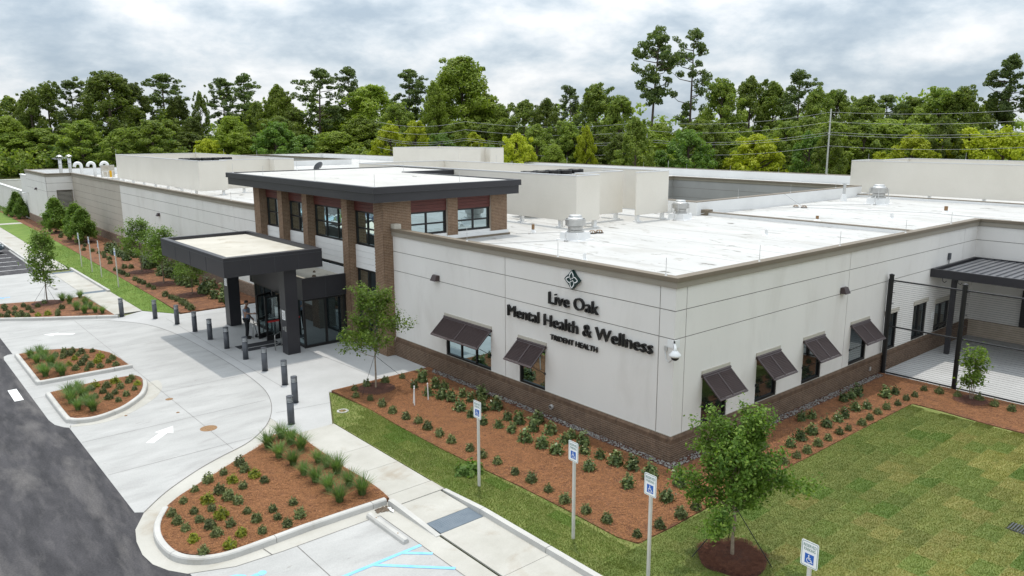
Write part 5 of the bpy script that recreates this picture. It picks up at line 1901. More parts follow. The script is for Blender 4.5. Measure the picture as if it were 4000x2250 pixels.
wm = MB().tube([(0, -0.19, 0), (0, -11.2, 0)], 0.0042, 5).mesh('wire', [M['black']])
for i in range(46):
    z = 0.20 + i * 0.0788
    link('wire', wm, fn, (13.2 - FO[0], -FO[1], z))

PO = (17.3, 0, 0)
pg = thing('pergola', 'dark metal pergola with louvred roof over the patio', 'pergola', PO)
po_ = neg(PO)
b_ = MB()
b_.box(17.30, 17.42, -12, -0.02, 3.43, 3.78)
b_.box(17.42, 22.15, -0.14, -0.02, 3.43, 3.78)
b_.box(22.03, 22.15, -12, -0.14, 3.43, 3.78)
b_.build('beam', M['fascia'], pg, loc=po_)
lm = MB()
lm.v = [(-0.10, -11.9, 0.0), (0.10, -11.9, 0.07), (0.10, -0.16, 0.07), (-0.10, -0.16, 0.0), (-0.10, -11.9, -0.03), (0.10, -11.9, 0.03), (0.10, -0.16, 0.03), (-0.10, -0.16, -0.03)]
lm.f = [(0, 1, 2, 3), (7, 6, 5, 4), (0, 4, 5, 1), (2, 6, 7, 3), (1, 5, 6, 2), (3, 7, 4, 0)]
lm.m = [0] * 6
# louvre blades run across the depth of the pergola
lmm = MB()
lmm.v = [(17.42, -0.145, 0.10), (22.03, -0.145, 0.10), (22.03, 0.155, 0.045), (17.42, 0.155, 0.045), (17.42, -0.145, -0.03), (22.03, -0.145, -0.03), (22.03, 0.155, -0.01), (17.42, 0.155, -0.01)]
lmm.f, lmm.m = lm.f, lm.m
M['louvre'] = mk('pergola_blade', (0.10, 0.102, 0.112), (0.13, 0.132, 0.142), 1.5, 0.35, spec=0.6)
lmesh = lmm.mesh('roof_blade', [M['louvre']])
for i in range(38):
    link('roof_blade', lmesh, pg, (-PO[0], -0.42 - i * 0.30, 3.66))
for y in (-0.75, -6.5, -11.6):
    MB().box(17.9, 18.08, y - 0.09, y + 0.09, 0.05, 3.43).build('column', M['fascia'], pg, loc=po_)
hk = MB()
for y in (-0.5, -1.1):
    hk.tube([(17.36, y, 3.43), (17.36, y - 0.02, 3.30), (17.36, y - 0.10, 3.25), (17.36, y - 0.16, 3.33)], 0.015, 6)
hk.build('hook', M['black'], pg, loc=po_)
for y in (-2.6, -3.4):
    MB().box(22.1, 22.2, y, y + 0.45, 0.84, 2.5).build('dark_pilaster', M['frame'], bld)

# ================================================================ plants
def rand_dirs(n):
    v = RNG.normal(size=(n, 3))
    return v / np.linalg.norm(v, axis=1, keepdims=True)


def leaves(centers, normals, size, jitter=0.5, aspect=1.5, fold=0.0, rng=RNG):
    """quads: leaf-shaped diamonds round each centre, facing roughly along its normal"""
    n = len(centers)
    nv = normals + rng.normal(size=(n, 3)) * jitter
    nv /= np.maximum(np.linalg.norm(nv, axis=1, keepdims=True), 1e-6)
    ref = rng.normal(size=(n, 3))
    a = np.cross(nv, ref)
    a /= np.maximum(np.linalg.norm(a, axis=1, keepdims=True), 1e-6)
    b = np.cross(nv, a)
    s = size if np.ndim(size) else np.full(n, size)
    s = (s * rng.uniform(0.65, 1.35, n))[:, None]
    L, Wd = a * s * aspect * 0.5, b * s * 0.5
    return np.stack([centers - L, centers + Wd * 1.0 + L * 0.1 - nv * s * 0.12, centers + L, centers - Wd * 1.0 + L * 0.1 - nv * s * 0.12], 1)


def leafobj(name, V, mat, parent=None):
    return link(name, fastmesh(name, V, 4, mat), parent)


# ---- small shrubs
def shrub_mesh(r, h, n, size, mat, upright=0.0, seed=0, lumpy=0.25):
    rng = np.random.default_rng(seed)
    d = rng.normal(size=(n, 3))
    d /= np.linalg.norm(d, axis=1, keepdims=True)
    d[:, 2] = np.abs(d[:, 2])
    lump = 1 + lumpy * np.sin(d[:, 0] * 5 + seed) * np.cos(d[:, 1] * 6 + 2 * seed) + rng.normal(size=n) * 0.10
    rad = rng.uniform(0.35, 1.0, n) ** 0.5 * lump
    c = np.stack([d[:, 0] * r * rad, d[:, 1] * r * rad, 0.02 + d[:, 2] * h * rad], 1)
    nr = d.copy()
    nr[:, 2] += upright
    return fastmesh('shrub_leaves', leaves(c, nr, size, 0.6, 1.7, rng=rng), 4, mat)


def stem_mesh(r, h, n, seed, mat, rr=0.008):
    rng = random.Random(seed)
    mb = MB()
    for i in range(n):
        a = 2 * pi * i / n + rng.random()
        q = r * rng.uniform(0.3, 0.8)
        mb.tube([(0, 0, -0.02), (q * 0.4 * cos(a), q * 0.4 * sin(a), h * 0.45), (q * cos(a), q * sin(a), h * rng.uniform(0.7, 0.95))], [rr, rr * 0.8, rr * 0.4], 4)
    return mb.mesh('shrub_stems', [mat])


def plant_proto(name, parts):
    return [(pn, me) for pn, me in parts]


SHRUB = [[('leaves', shrub_mesh(0.155, 0.24, 420, 0.040, M['leaf_shrub'], 0.2, s)), ('stems', stem_mesh(0.15, 0.2, 5, s, M['bark']))] for s in range(4)]
GOLD = [[('leaves', shrub_mesh(0.17, 0.22, 420, 0.042, M['leaf_gold'], 0.3, s + 10)), ('stems', stem_mesh(0.15, 0.2, 5, s, M['bark']))] for s in range(2)]
ROUND = [[('leaves', shrub_mesh(0.16, 0.25, 420, 0.036, M['leaf_shrub'], 0.1, s + 20)), ('stems', stem_mesh(0.15, 0.2, 5, s, M['bark']))] for s in range(3)]
LEAFY = [[('leaves', shrub_mesh(0.235, 0.44, 300, 0.075, M['leaf_gloss'], 0.5, s + 30, 0.45)), ('stems', stem_mesh(0.2, 0.38, 7, s, M['bark'], 0.010))] for s in range(5)]


REG = {}


def put(protos, name, label, cat, group, x, y, z, s=1.0, sz=None):
    pr = random.choice(protos)
    t = thing(name, label, cat, (x, y, z), random.uniform(0, 6.28), group)
    t.scale = (s, s, sz or s)
    for pn, me in pr:
        link(pn, me, t)
    if group:
        REG.setdefault(label, []).append(t)
    return t


def tuft_mesh(n, h, spread, seed, mat):
    rng = np.random.default_rng(seed)
    quads = []
    for i in range(n):
        a = rng.uniform(0, 2 * pi)
        lean = rng.uniform(0.05, 1.0) ** 0.8 * spread
        L = h * rng.uniform(0.55, 1.1)
        b0 = np.array([cos(a), sin(a), 0]) * rng.uniform(0, 0.09)
        out_ = np.array([cos(a), sin(a), 0])
        side = np.array([-sin(a), cos(a), 0]) * 0.0065
        pts = []
        for t in (0, 0.35, 0.7, 1.0):
            pts.append(b0 + out_ * lean * L * t ** 1.9 * 1.2 + np.array([0, 0, L * (t - 0.42 * lean * t ** 2.2)]))
        for k_, (wa, wb) in enumerate(((1, 1), (1, 0.75), (0.75, 0.12))):
            p, q = pts[k_], pts[k_ + 1]
            quads.append([p - side * wa, q - side * wb, q + side * wb, p + side * wa])
    return fastmesh('grass_blades', np.array(quads), 4, mat)


TUFT = [[('blades', tuft_mesh(260, 0.56, 0.70, s, M['blade']))] for s in range(4)]

C_SHRUB = [(-9.68,7.84),(-9.73,7.36),(-10.26,7.54),(-9.66,6.82),(-10.76,7.33),(-10.25,6.89),(-9.59,6.32),(-10.18,6.34),(-11.23,7.01),(-10.76,6.47),(-11.68,6.53),(-11.19,6.13),(-10.70,5.96),(-10.61,5.57),(-12.12,6.02),(-11.66,5.78),(-11.27,5.62),(-10.64,4.91),(-10.11,4.58),(-9.56,4.58),(-12.14,5.51),(-11.70,5.25),(-11.22,5.12),(-10.19,4.11),(-9.71,3.86),(-12.10,5.05),(-11.61,4.78),(-11.20,4.55),(-10.62,4.36),(-10.14,3.64),(-11.62,4.30),(-12.13,4.41),(-11.18,3.92),(-10.75,3.70),(-11.58,3.58),(-12.15,3.69)]
C_GOLD = {3, 5, 11, 22, 31, 32, 34}
C_GRASS = [(-7.92,8.99),(-7.90,8.34),(-8.54,8.52),(-8.60,7.62),(-7.86,7.69),(-7.88,6.55),(-8.50,6.86),(-7.85,6.08),(-8.56,6.05),(-7.81,5.52),(-8.52,5.41),(-8.49,4.70),(-7.93,4.61),(-8.57,3.95),(-7.92,3.93)]
A_SHRUB = [(-11.05,24.30),(-10.77,24.06),(-10.51,23.63),(-10.09,23.58),(-11.46,23.84),(-10.97,23.62),(-10.73,23.31),(-10.94,22.80),(-11.26,23.37),(-10.52,22.73),(-10.68,22.28),(-10.06,22.33),(-10.32,21.68),(-9.72,21.74),(-9.96,21.37),(-11.31,21.98),(-10.90,21.72),(-10.69,21.17),(-10.40,20.83),(-9.84,20.71),(-11.22,21.17),(-10.90,20.78)]
A_GOLD = {7, 11, 12, 15}
A_GRASS = [(-12.31,24.33),(-11.90,24.79),(-12.24,23.29),(-11.89,23.76),(-12.33,21.80),(-11.88,22.41),(-12.32,21.01),(-11.79,21.34),(-11.79,20.74)]
B_SHRUB = [(-11.36,17.93),(-11.15,18.28),(-10.83,17.93),(-10.44,18.30),(-10.06,17.97),(-9.85,18.36),(-9.87,17.49),(-10.12,16.93),(-10.47,17.46),(-11.09,17.32),(-10.79,16.91),(-11.45,16.91),(-11.10,16.46),(-10.54,16.41),(-10.91,15.95)]
B_GOLD = {1, 3, 6}
B_GRASS = [(-12.13,17.69),(-11.74,18.25),(-12.21,16.90),(-11.80,17.11),(-12.20,15.95),(-11.83,16.30),(-11.83,15.50)]
D_SHRUB = [(-11.65,36.40),(-11.71,35.67),(-11.27,35.54),(-11.69,34.65),(-11.48,34.10),(-11.88,33.75),(-12.09,34.15),(-11.16,34.31),(-11.21,33.50),(-11.45,33.40),(-11.08,33.10),(-10.79,36.04),(-10.71,35.06),(-10.69,34.15),(-10.20,35.53),(-10.60,33.0),(-10.16,32.93),(-9.78,36.11),(-9.29,34.08),(-9.64,33.24),(-9.80,32.44)]
D_GOLD = {15, 16}
D_GRASS = [(-8.84,36.36),(-8.67,35.36),(-7.87,36.69),(-8.73,33.26),(-8.09,34.30),(-8.59,32.12),(-8.08,33.22),(-8.11,31.95),(-7.87,31.49)]
FRONT_ROW = [(-3.96,10.32),(-3.96,9.50),(-4.04,8.68),(-3.98,7.93),(-3.87,7.33),(-3.95,6.69),(-3.99,5.97),(-4.02,5.28),(-3.96,4.42),(-3.98,3.78),(-3.92,3.16),(-3.99,2.29),(-3.96,1.63),(-4.01,0.90),(-4.11,0.16),(-4.09,-0.59),(-4.04,-1.26),(-4.01,-2.20),(-3.27,-2.27),(-2.44,-2.28),(-1.83,-2.29),(-3.85,11.65),(-3.29,11.74),(-4.19,10.94),(-2.52,11.67),(-1.72,11.72)]
FRONT_LEAFY = [(-1.35,10.86),(-1.99,10.46),(-1.38,9.92),(-2.08,9.39),(-1.25,9.58),(-1.90,8.80),(-1.78,8.37),(-2.09,7.41),(-1.23,8.44),(-1.30,7.86),(-0.80,7.85),(-1.57,6.87),(-2.20,6.64),(-2.32,5.83),(-1.10,6.66),(-2.12,5.30),(-1.46,5.63),(-2.05,4.72),(-1.39,5.11),(-1.43,4.36),(-2.21,3.87),(-0.88,4.76),(-1.19,3.81),(-2.13,3.18),(-2.12,2.56),(-1.37,2.98),(-0.95,3.11),(-1.02,2.53),(-1.48,2.01),(-2.22,1.11),(-1.38,1.49),(-1.34,0.89),(-1.22,0.37),(-2.19,-0.32),(-1.29,-0.35),(-2.02,-1.52),(-1.05,-1.18)]
RIGHT_ROW = [(2.39,-2.25),(3.04,-2.29),(3.61,-2.30),(4.34,-2.24),(5.00,-2.22),(5.75,-2.21),(6.27,-2.24),(7.02,-2.32),(7.71,-2.25),(8.43,-2.18),(9.15,-2.16),(9.83,-2.25),(10.58,-2.21),(11.19,-2.26),(12.14,-2.19),(12.22,-2.68),(12.32,-3.27),(12.48,-3.91),(12.27,-4.49),(12.18,-5.05)]
RIGHT_LEAFY = [(3.64,-1.73),(4.38,-1.64),(5.09,-1.64),(6.02,-1.63),(6.78,-1.62),(7.26,-1.61),(8.19,-1.52),(8.70,-1.68),(5.92,-0.81),(6.36,-0.92),(8.79,-0.80),(9.3,-0.85),(9.75,-0.83),(10.36,-1.56),(10.94,-1.65),(2.9,-1.2),(1.6,-1.3)]
LEFT_ROW = [(-3.89,45.30),(-3.91,44.07),(-3.87,43.42),(-3.85,42.41),(-3.86,40.51),(-3.86,39.42),(-3.79,38.82),(-3.83,37.64),(-3.83,36.64),(-3.91,34.03),(-3.88,33.11),(-3.84,32.79),(-3.81,32.18),(-3.81,31.48),(-3.85,30.82),(-3.93,29.96),(-3.95,29.37),(-3.16,45.95),(-2.79,45.63)]
for nm, pts, gold, z in (('large near island', C_SHRUB, C_GOLD, 0.11), ('upper small island', A_SHRUB, A_GOLD, 0.12), ('lower curved island', B_SHRUB, B_GOLD, 0.12), ('far left island', D_SHRUB, D_GOLD, 0.11)):
    for i, (x, y) in enumerate(pts):
        if i in gold:
            put(GOLD, 'gold_shrub', 'small yellow-green shrub in the mulch of the ' + nm, 'shrub', 'yellow-green shrubs of the ' + nm, x, y, z, random.uniform(0.75, 1.05))
        else:
            put(SHRUB, 'shrub', 'small dark green shrub in the mulch of the ' + nm, 'shrub', 'dark shrubs of the ' + nm, x, y, z, random.uniform(0.68, 1.08))
for nm, pts, z in (('large near island', C_GRASS, 0.11), ('upper small island', A_GRASS, 0.12), ('lower curved island', B_GRASS, 0.12), ('far left island', D_GRASS, 0.11)):
    for x, y in pts:
        put(TUFT, 'ornamental_grass', 'tall arching grass clump at the edge of the ' + nm, 'grass clump', 'grass clumps of the ' + nm, x, y, z, random.uniform(0.82, 1.15))
for x, y in FRONT_ROW:
    put(ROUND, 'clipped_shrub', 'small round shrub along the outer edge of the front bed', 'shrub', 'outer row of the front bed', x, y, 0.075, random.uniform(0.75, 1.1))
for x, y in RIGHT_ROW:
    put(ROUND, 'clipped_shrub', 'small round shrub along the lawn edge of the side mulch bed', 'shrub', 'outer row of the side bed', x, y, 0.075, random.uniform(0.75, 1.0))
for x, y in FRONT_LEAFY:
    put(LEAFY, 'leafy_shrub', 'glossy leafy shrub along the front brick base', 'shrub', 'leafy shrubs along the front brick base', x, y, 0.075, random.uniform(0.58, 1.0))
for x, y in RIGHT_LEAFY:
    put(LEAFY, 'leafy_shrub', 'glossy leafy shrub along the side brick base', 'shrub', 'leafy shrubs along the side brick base', x, y, 0.075, random.uniform(0.55, 0.9))
for x, y in LEFT_ROW:
    put(SHRUB, 'shrub', 'small dark shrub along the lawn edge of the far left bed', 'shrub', 'outer row of the far left bed', x, y, 0.07, random.uniform(0.95, 1.35))
rr_ = random.Random(5)
for i in range(44):
    y = 29.6 + i * 0.62 + rr_.uniform(-0.2, 0.2)
    put(LEAFY, 'leafy_shrub', 'leafy shrub in the hedge along the left wing wall', 'shrub', 'hedge along the left wing', -0.75 - rr_.uniform(0, 1.3), y, 0.07, rr_.uniform(1.15, 1.7))
for i in range(26):
    y = 47 + i * 1.3 + rr_.uniform(-0.4, 0.4)
    put(SHRUB, 'shrub', 'small low plant in the farthest part of the left bed', 'shrub', 'scattered plants of the far left bed', -1.2 - rr_.uniform(0, 2.3), y, 0.07, rr_.uniform(0.8, 1.3))
for i in range(12):
    put(TUFT, 'ornamental_grass', 'grey-green grass clump beside the service yard wall', 'grass clump', 'grasses by the yard wall', -3.2 - rr_.uniform(0, 0.9), 88 + i * 1.5, 0.05, 1.3)
put([[('leaves', shrub_mesh(0.42, 0.28, 420, 0.085, M['leaf_g'], 0.6, 77, 0.4))]], 'spreading_shrub', 'low spreading bright green shrub on the grass beside the first parking sign', 'shrub', None, -4.85, 3.30, 0.04, 1.0)

ONES = ['first', 'second', 'third', 'fourth', 'fifth', 'sixth', 'seventh', 'eighth', 'ninth']
ORD = ONES + ['tenth', 'eleventh', 'twelfth', 'thirteenth', 'fourteenth', 'fifteenth', 'sixteenth', 'seventeenth', 'eighteenth', 'nineteenth']
for ten, tenth in (('twenty', 'twentieth'), ('thirty', 'thirtieth'), ('forty', 'fortieth')):
    ORD += [tenth] + [ten + '-' + o_ for o_ in ONES]


def number_from_left(objs, base):
    """alike things in a row: tell them apart by their order from the left of the picture"""
    def key(o_):
        d = o_.location - cam.matrix_world.translation
        return d.dot(rt) / d.dot(fw)
    objs = sorted(objs, key=key)
    for i, o_ in enumerate(objs):
        o_['label'] = base + ', ' + ORD[i] + ' from the left'


for lab_, objs_ in list(REG.items()) + list(ROD_O.items()):
    number_from_left(objs_, lab_)

# ---- young trees with real branches
def young_tree(seed, H, clear, R, n_leaf, leaf, mat, bark, trunk_r=0.035, shape='vase', stems=1):
    rng = random.Random(seed)
    nr = np.random.default_rng(seed)
    tb_ = MB()
    tips = []
    segs = []

    def grow(p, d, L, r, lev):
        pts, rads = [p.copy()], [r]
        q = p.copy()
        dd = d.copy()
        n = 4
        for i in range(n):
            dd = (dd + Vector((rng.gauss(0, 0.13), rng.gauss(0, 0.13), rng.gauss(0.06, 0.08)))).normalized()
            q = q + dd * (L / n)
            pts.append(q.copy())
            rads.append(r * (1 - 0.17 * (i + 1)))
        tb_.tube(pts, rads, 6 if lev == 0 else (5 if lev == 1 else 3), cap=False)
        if lev >= 1:
            for a, b in zip(pts[1:], pts[2:]):
                segs.append((a, b, lev))
            segs.append((pts[0], pts[1], lev) if lev > 1 else (pts[1], pts[2], lev))
        if lev < 3:
            k_ = (5, 5, 4)[lev] if lev else 0
            for i in range(k_):
                t = rng.uniform(0.35, 1.0)
                ix = min(n - 1, int(t * n))
                bp = pts[ix].lerp(pts[ix + 1], t * n - ix)
                a = rng.uniform(0, 2 * pi)
                side = dd.orthogonal().normalized()
                side = Matrix.Rotation(a, 3, dd) @ side
                nd = (dd * rng.uniform(0.5, 0.9) + side * rng.uniform(0.5, 0.95) + Vector((0, 0, 0.12))).normalized()
                grow(bp, nd, L * rng.uniform(0.42, 0.62), rads[ix] * 0.55, lev + 1)
        return pts

    bases = []
    for s in range(stems):
        if stems == 1:
            # trunk up into the crown
            tp = [Vector((0, 0, -0.05)), Vector((rng.gauss(0, .01), rng.gauss(0, .01), clear * 0.5)), Vector((rng.gauss(0, .02), rng.gauss(0, .02), clear)), Vector((rng.gauss(0, .05), rng.gauss(0, .05), clear + (H - clear) * 0.5)), Vector((rng.gauss(0, .08), rng.gauss(0, .08), H * 0.93))]
        else:
            a = 2 * pi * s / stems + rng.random()
            tp = [Vector((0.03 * cos(a), 0.03 * sin(a), -0.05)), Vector((0.12 * cos(a), 0.12 * sin(a), H * 0.3)), Vector((0.22 * cos(a), 0.22 * sin(a), H * 0.6)), Vector((0.3 * cos(a), 0.3 * sin(a), H * 0.93))]
        m_ = len(tp)
        tb_.tube(tp, [trunk_r * (1 - 0.78 * i / (m_ - 1)) for i in range(m_)], 8, cap=False)
        nb = 22 if stems == 1 else 6
        for i in range(nb):
            f = (i + 0.5) / nb
            z = clear + (H * 0.9 - clear) * f
            # point on the trunk at height z
            for u, v in zip(tp, tp[1:]):
                if u.z <= z <= v.z:
                    bp = u.lerp(v, (z - u.z) / (v.z - u.z))
                    break
            a = i * 2.4 + rng.uniform(-0.4, 0.4)
            if shape == 'vase':
                el, L = 0.35 + 0.75 * f, R * (1.0 - 0.35 * f) * rng.uniform(0.8, 1.1)
            elif shape == 'oval':
                el, L = 0.45 + 0.5 * f, R * (0.55 + 1.3 * f * (1 - f) * 1.3) * rng.uniform(0.8, 1.1)
            else:
                el, L = 0.25 + 0.55 * f, R * (1.05 - 0.85 * f) * rng.uniform(0.85, 1.1)
            d = Vector((cos(a) * cos(el), sin(a) * cos(el), sin(el)))
            grow(bp, d, max(0.15, L), trunk_r * 0.38, 1)
    # fit the grown branches to the height and spread of the tree
    vz = np.array(tb_.v)
    top = vz[:, 2].max()
    kz = (H - clear * 0.5) / max(0.1, top - clear * 0.5)
    rad95 = np.percentile(np.hypot(vz[:, 0], vz[:, 1])[vz[:, 2] > clear], 97)
    kr = R / rad95

    def fit(p):
        p = np.array(p, float)
        z = p[:, 2].copy()
        up_m = z > clear * 0.5
        p[up_m, 2] = clear * 0.5 + (z[up_m] - clear * 0.5) * kz
        f_ = np.clip((z - clear * 0.6) / 0.4, 0, 1) * (kr - 1) + 1
        p[:, 0] *= f_
        p[:, 1] *= f_
        return p
    tb_.v = [tuple(p) for p in fit(vz)]
    trunk = tb_.mesh('trunk', [bark])
    A = fit([tuple(s[0]) for s in segs])
    B = fit([tuple(s[1]) for s in segs])
    wgt = np.array([(0.5, 1.0, 1.1)[min(2, s[2] - 1)] for s in segs]) * (np.linalg.norm(B - A, axis=1) + 0.02)
    ix = nr.choice(len(segs), n_leaf, p=wgt / wgt.sum())
    t = nr.random((n_leaf, 1))
    c = A[ix] * (1 - t) + B[ix] * t + nr.normal(size=(n_leaf, 3)) * leaf * 1.45
    nrm = np.tile(np.array([[0, 0, 1.0]]), (n_leaf, 1)) + (c - np.array([0, 0, (H + clear) / 2])) * 0.35
    crown = fastmesh('crown', leaves(c, nrm, leaf, 0.75, 1.7, rng=nr), 4, mat)
    return [('trunk', trunk), ('crown', crown)]


def put_tree(proto, name, label, x, y, z, s=1.0, rot=None, group=None, sz=None):
    t = thing(name, label, 'tree', (x, y, z), random.uniform(0, 6.28) if rot is None else rot, group)
    t.scale = (s, s, sz or s)
    for pn, me in proto:
        link(pn, me, t)
    return t


TR_CORNER = young_tree(21, 3.55, 0.95, 1.22, 17000, 0.052, M['leaf_myrtle'], M['bark_light'], 0.045, 'vase')
TR_FRONT = young_tree(5, 4.10, 1.25, 1.2, 6800, 0.058, M['leaf_bright'], M['bark_light'], 0.04, 'vase')
TR_MAPLE = young_tree(8, 4.2, 0.95, 0.85, 3800, 0.075, M['leaf_holly'], M['bark'], 0.04, 'oval')
TR_BED = young_tree(13, 3.75, 1.2, 1.4, 5000, 0.072, M['leaf_holly'], M['bark'], 0.045, 'vase')
TR_HOLLY = young_tree(17, 3.25, 0.2, 1.15, 16000, 0.09, M['leaf_holly'], M['bark'], 0.06, 'cone')
TR_MULTI = young_tree(29, 1.95, 0.35, 0.45, 1500, 0.065, M['leaf_bright'], M['bark_light'], 0.016, 'vase', 4)
put_tree(TR_CORNER, 'lawn_tree', 'bushy young tree in a round mulch ring on the lawn at the building corner', -3.07, -4.20, 0.10, 1.0, 0.7)
put_tree(TR_FRONT, 'entrance_tree', 'light green young tree in front of the corner brick pier', -3.14, 11.32, 0.08, 1.0, 2.1)
put_tree(TR_MAPLE, 'island_tree', 'slender young tree growing in the far left island', -9.59, 36.37, 0.11, 1.0, 0.4)
for (x, y, s), l in zip(((-2.64, 43.56, 1.0), (-2.80, 38.08, 0.98), (-2.57, 33.37, 0.72)), ('flowering young tree farthest left of the three beside the canopy', 'young tree directly left of the canopy edge', 'small young tree half hidden behind the canopy corner')):
    put_tree(TR_BED, 'bed_tree', l, x, y, 0.07, s, None, 'young trees in the left bed')
for (x, y, s), l in zip(((-2.67, 71.89, 1.0), (-2.35, 64.6, 0.98), (-2.2, 62.3, 0.9)), ('dense conical evergreen in front of the wall louvre', 'dense evergreen beside the tan wall, left of the pair', 'dense evergreen beside the tan wall, right of the pair')):
    put_tree(TR_HOLLY, 'evergreen_tree', l, x, y, 0.07, s, None, 'evergreens by the far wall')
for (x, y, s), l in zip(((-2.9, 92.0, 0.85), (-3.0, 88.6, 0.7), (-3.4, 121, 1.2)), ('dark evergreen beside the service yard wall', 'smaller dark evergreen at the plant room corner', 'dark evergreen at the far left edge of the picture')):
    put_tree(TR_HOLLY, 'evergreen_tree', l, x, y, 0.05, s, None, 'evergreens by the far wall')
put_tree(TR_MULTI, 'multistem_tree', 'slender multi-stemmed young tree by the wire fence', 12.32, -3.72, 0.08, 1.0, 1.0)
# guy straps of the newly planted trees
for (tx, ty, h), pts, lab in (((-3.07, -4.2, 1.25), ((-3.75, -3.6), (-2.75, -5.0), (-2.5, -3.7)), 'black guy straps staking the lawn tree'), ((-3.14, 11.32, 1.3), ((-2.0, 10.1), (-3.9, 11.0), (-2.7, 12.1)), 'black guy wires staking the entrance tree'), ((-9.59, 36.37, 1.1), ((-10.2, 36.9), (-9.2, 35.8), (-9.9, 35.7)), 'guy wires staking the island tree')):
    t = thing('guy_wires', lab, 'guy wires', (tx, ty, 0.08))
    for i, (x, y) in enumerate(pts):
        MB().tube([(0, 0, h), (x - tx, y - ty, 0.0)], 0.011 if tx > -3.1 else 0.007, 5).build('strap', M['black'], t)

# ---- forest behind the clinic
def blob_cloud(rng, cents, rads, per, size, flat=0.8):
    C_, N_ = [], []
    for c, r in zip(cents, rads):
        n = max(8, int(per * (r ** 1.6)))
        d = rng.normal(size=(n, 3))
        d /= np.linalg.norm(d, axis=1, keepdims=True)
        rr = r * rng.uniform(0.45, 1.08, (n, 1)) ** 0.6
        C_.append(np.array(c) + d * rr * np.array([1, 1, flat]))
        N_.append(d + np.array([0, 0, 0.35]))
    return np.concatenate(C_), np.concatenate(N_)


def broad_tree(seed, mat, H=16.0, R=4.2, base=0.04, lump=0.66, per=230, size=0.225, open_=0.0):
    rng = np.random.default_rng(seed)
    cents, rads = [], []
    n = 112
    for i in range(n):
        f = (i + 0.5) / n
        z = H * (base + (0.985 - base) * f)
        env = R * (sin(pi * min(1, 0.16 + 0.84 * f ** 0.9)) ** 0.62) * (1.0 if f < 0.8 else 1.0)
        a = i * 2.399 + rng.normal() * 0.5
        rr = rng.uniform(0.35, 1.08) ** 0.7 * env
        cents.append((rr * cos(a), rr * sin(a), z - 0.6))
        rads.append(max(0.55, R * 0.30 * rng.uniform(0.65, 1.2) * lump))
    # uneven skyline sprigs
    for i in range(22):
        a = rng.uniform(0, 2 * pi)
        rr = R * rng.uniform(0.05, 0.75)
        cents.append((rr * cos(a), rr * sin(a), H * rng.uniform(0.84, 1.02) - rr * 0.42))
        rads.append(R * rng.uniform(0.07, 0.14))
    C_, N_ = blob_cloud(rng, cents, rads, per, size)
    keep = rng.random(len(C_)) > open_
    crown = fastmesh('crown', leaves(C_[keep], N_[keep], size, 0.55, 1.35, rng=rng), 4, mat)
    tb_ = MB()
    tb_.tube([(0, 0, -0.3), (0.1, 0.05, H * 0.3), (0.0, 0.1, H * 0.6), (0.1, 0, H * 0.9)], [0.30, 0.24, 0.16, 0.05], 7)
    for c in cents[4::5]:
        z0 = max(H * 0.2, c[2] - 0.35 * math.hypot(c[0], c[1]) - 1.0)
        tb_.tube([(0, 0.05, z0), (c[0] * 0.5, c[1] * 0.5, z0 + (c[2] - z0) * 0.4), c], [0.11, 0.08, 0.03], 5)
    return [('trunk', tb_.mesh('trunk', [M['bark_far']])), ('crown', crown)]


def pine_tree(seed, H=22.0, R=4.0, low=0.45, n=34, per=105, size=0.25, sparse=1.0):
    rng = np.random.default_rng(seed)
    tb_ = MB()
    bend = rng.normal(size=2) * 0.35
    def tr(z):
        f = z / H
        return np.array([bend[0] * f * f * 2, bend[1] * f * f * 2, z])
    tb_.tube([tr(H * f) for f in (-0.01, 0.2, 0.4, 0.6, 0.8, 0.98)], [0.30, 0.26, 0.22, 0.17, 0.11, 0.04], 7)
    cents, rads = [], []
    for i in range(n):
        f = (i + rng.uniform(0, 1)) / n
        z = H * (low + (0.97 - low) * f)
        a = i * 2.399 + rng.normal() * 0.6
        L = R * (0.42 + 0.75 * sin(pi * min(1.0, 0.25 + 0.68 * f))) * rng.uniform(0.5, 1.08) * (0.6 if f > 0.9 else 1)
        if f < 0.3:
            L *= rng.uniform(0.5, 1.25)
        p0 = tr(z)
        d = np.array([cos(a), sin(a), 0])
        p1 = p0 + d * L * 0.55 + np.array([0, 0, L * 0.10])
        p2 = p0 + d * L + np.array([0, 0, L * rng.uniform(0.15, 0.45)])
        tb_.tube([p0, p1, p2], [0.075, 0.05, 0.02], 4, cap=False)
        for k_ in range(int(3 + 2 * sparse)):
            t = rng.uniform(0.45, 1.08)
            c = p0 + (p2 - p0) * t + rng.normal(size=3) * np.array([0.45, 0.45, 0.25]) * (R / 4)
            cents.append(c)
            rads.append(rng.uniform(0.42, 0.80) * R / 4.0)
    for k_ in range(7):
        cents.append(tr(H * rng.uniform(0.93, 0.99)) + rng.normal(size=3) * np.array([0.5, 0.5, 0.3]))
        rads.append(0.6)
    C_, N_ = blob_cloud(rng, cents, rads, per, size, 0.62)
    crown = fastmesh('crown', leaves(C_, N_, size, 0.7, 1.5, rng=rng), 4, M['needle'])
    return [('trunk', tb_.mesh('trunk', [M['bark_far']])), ('crown', crown)]


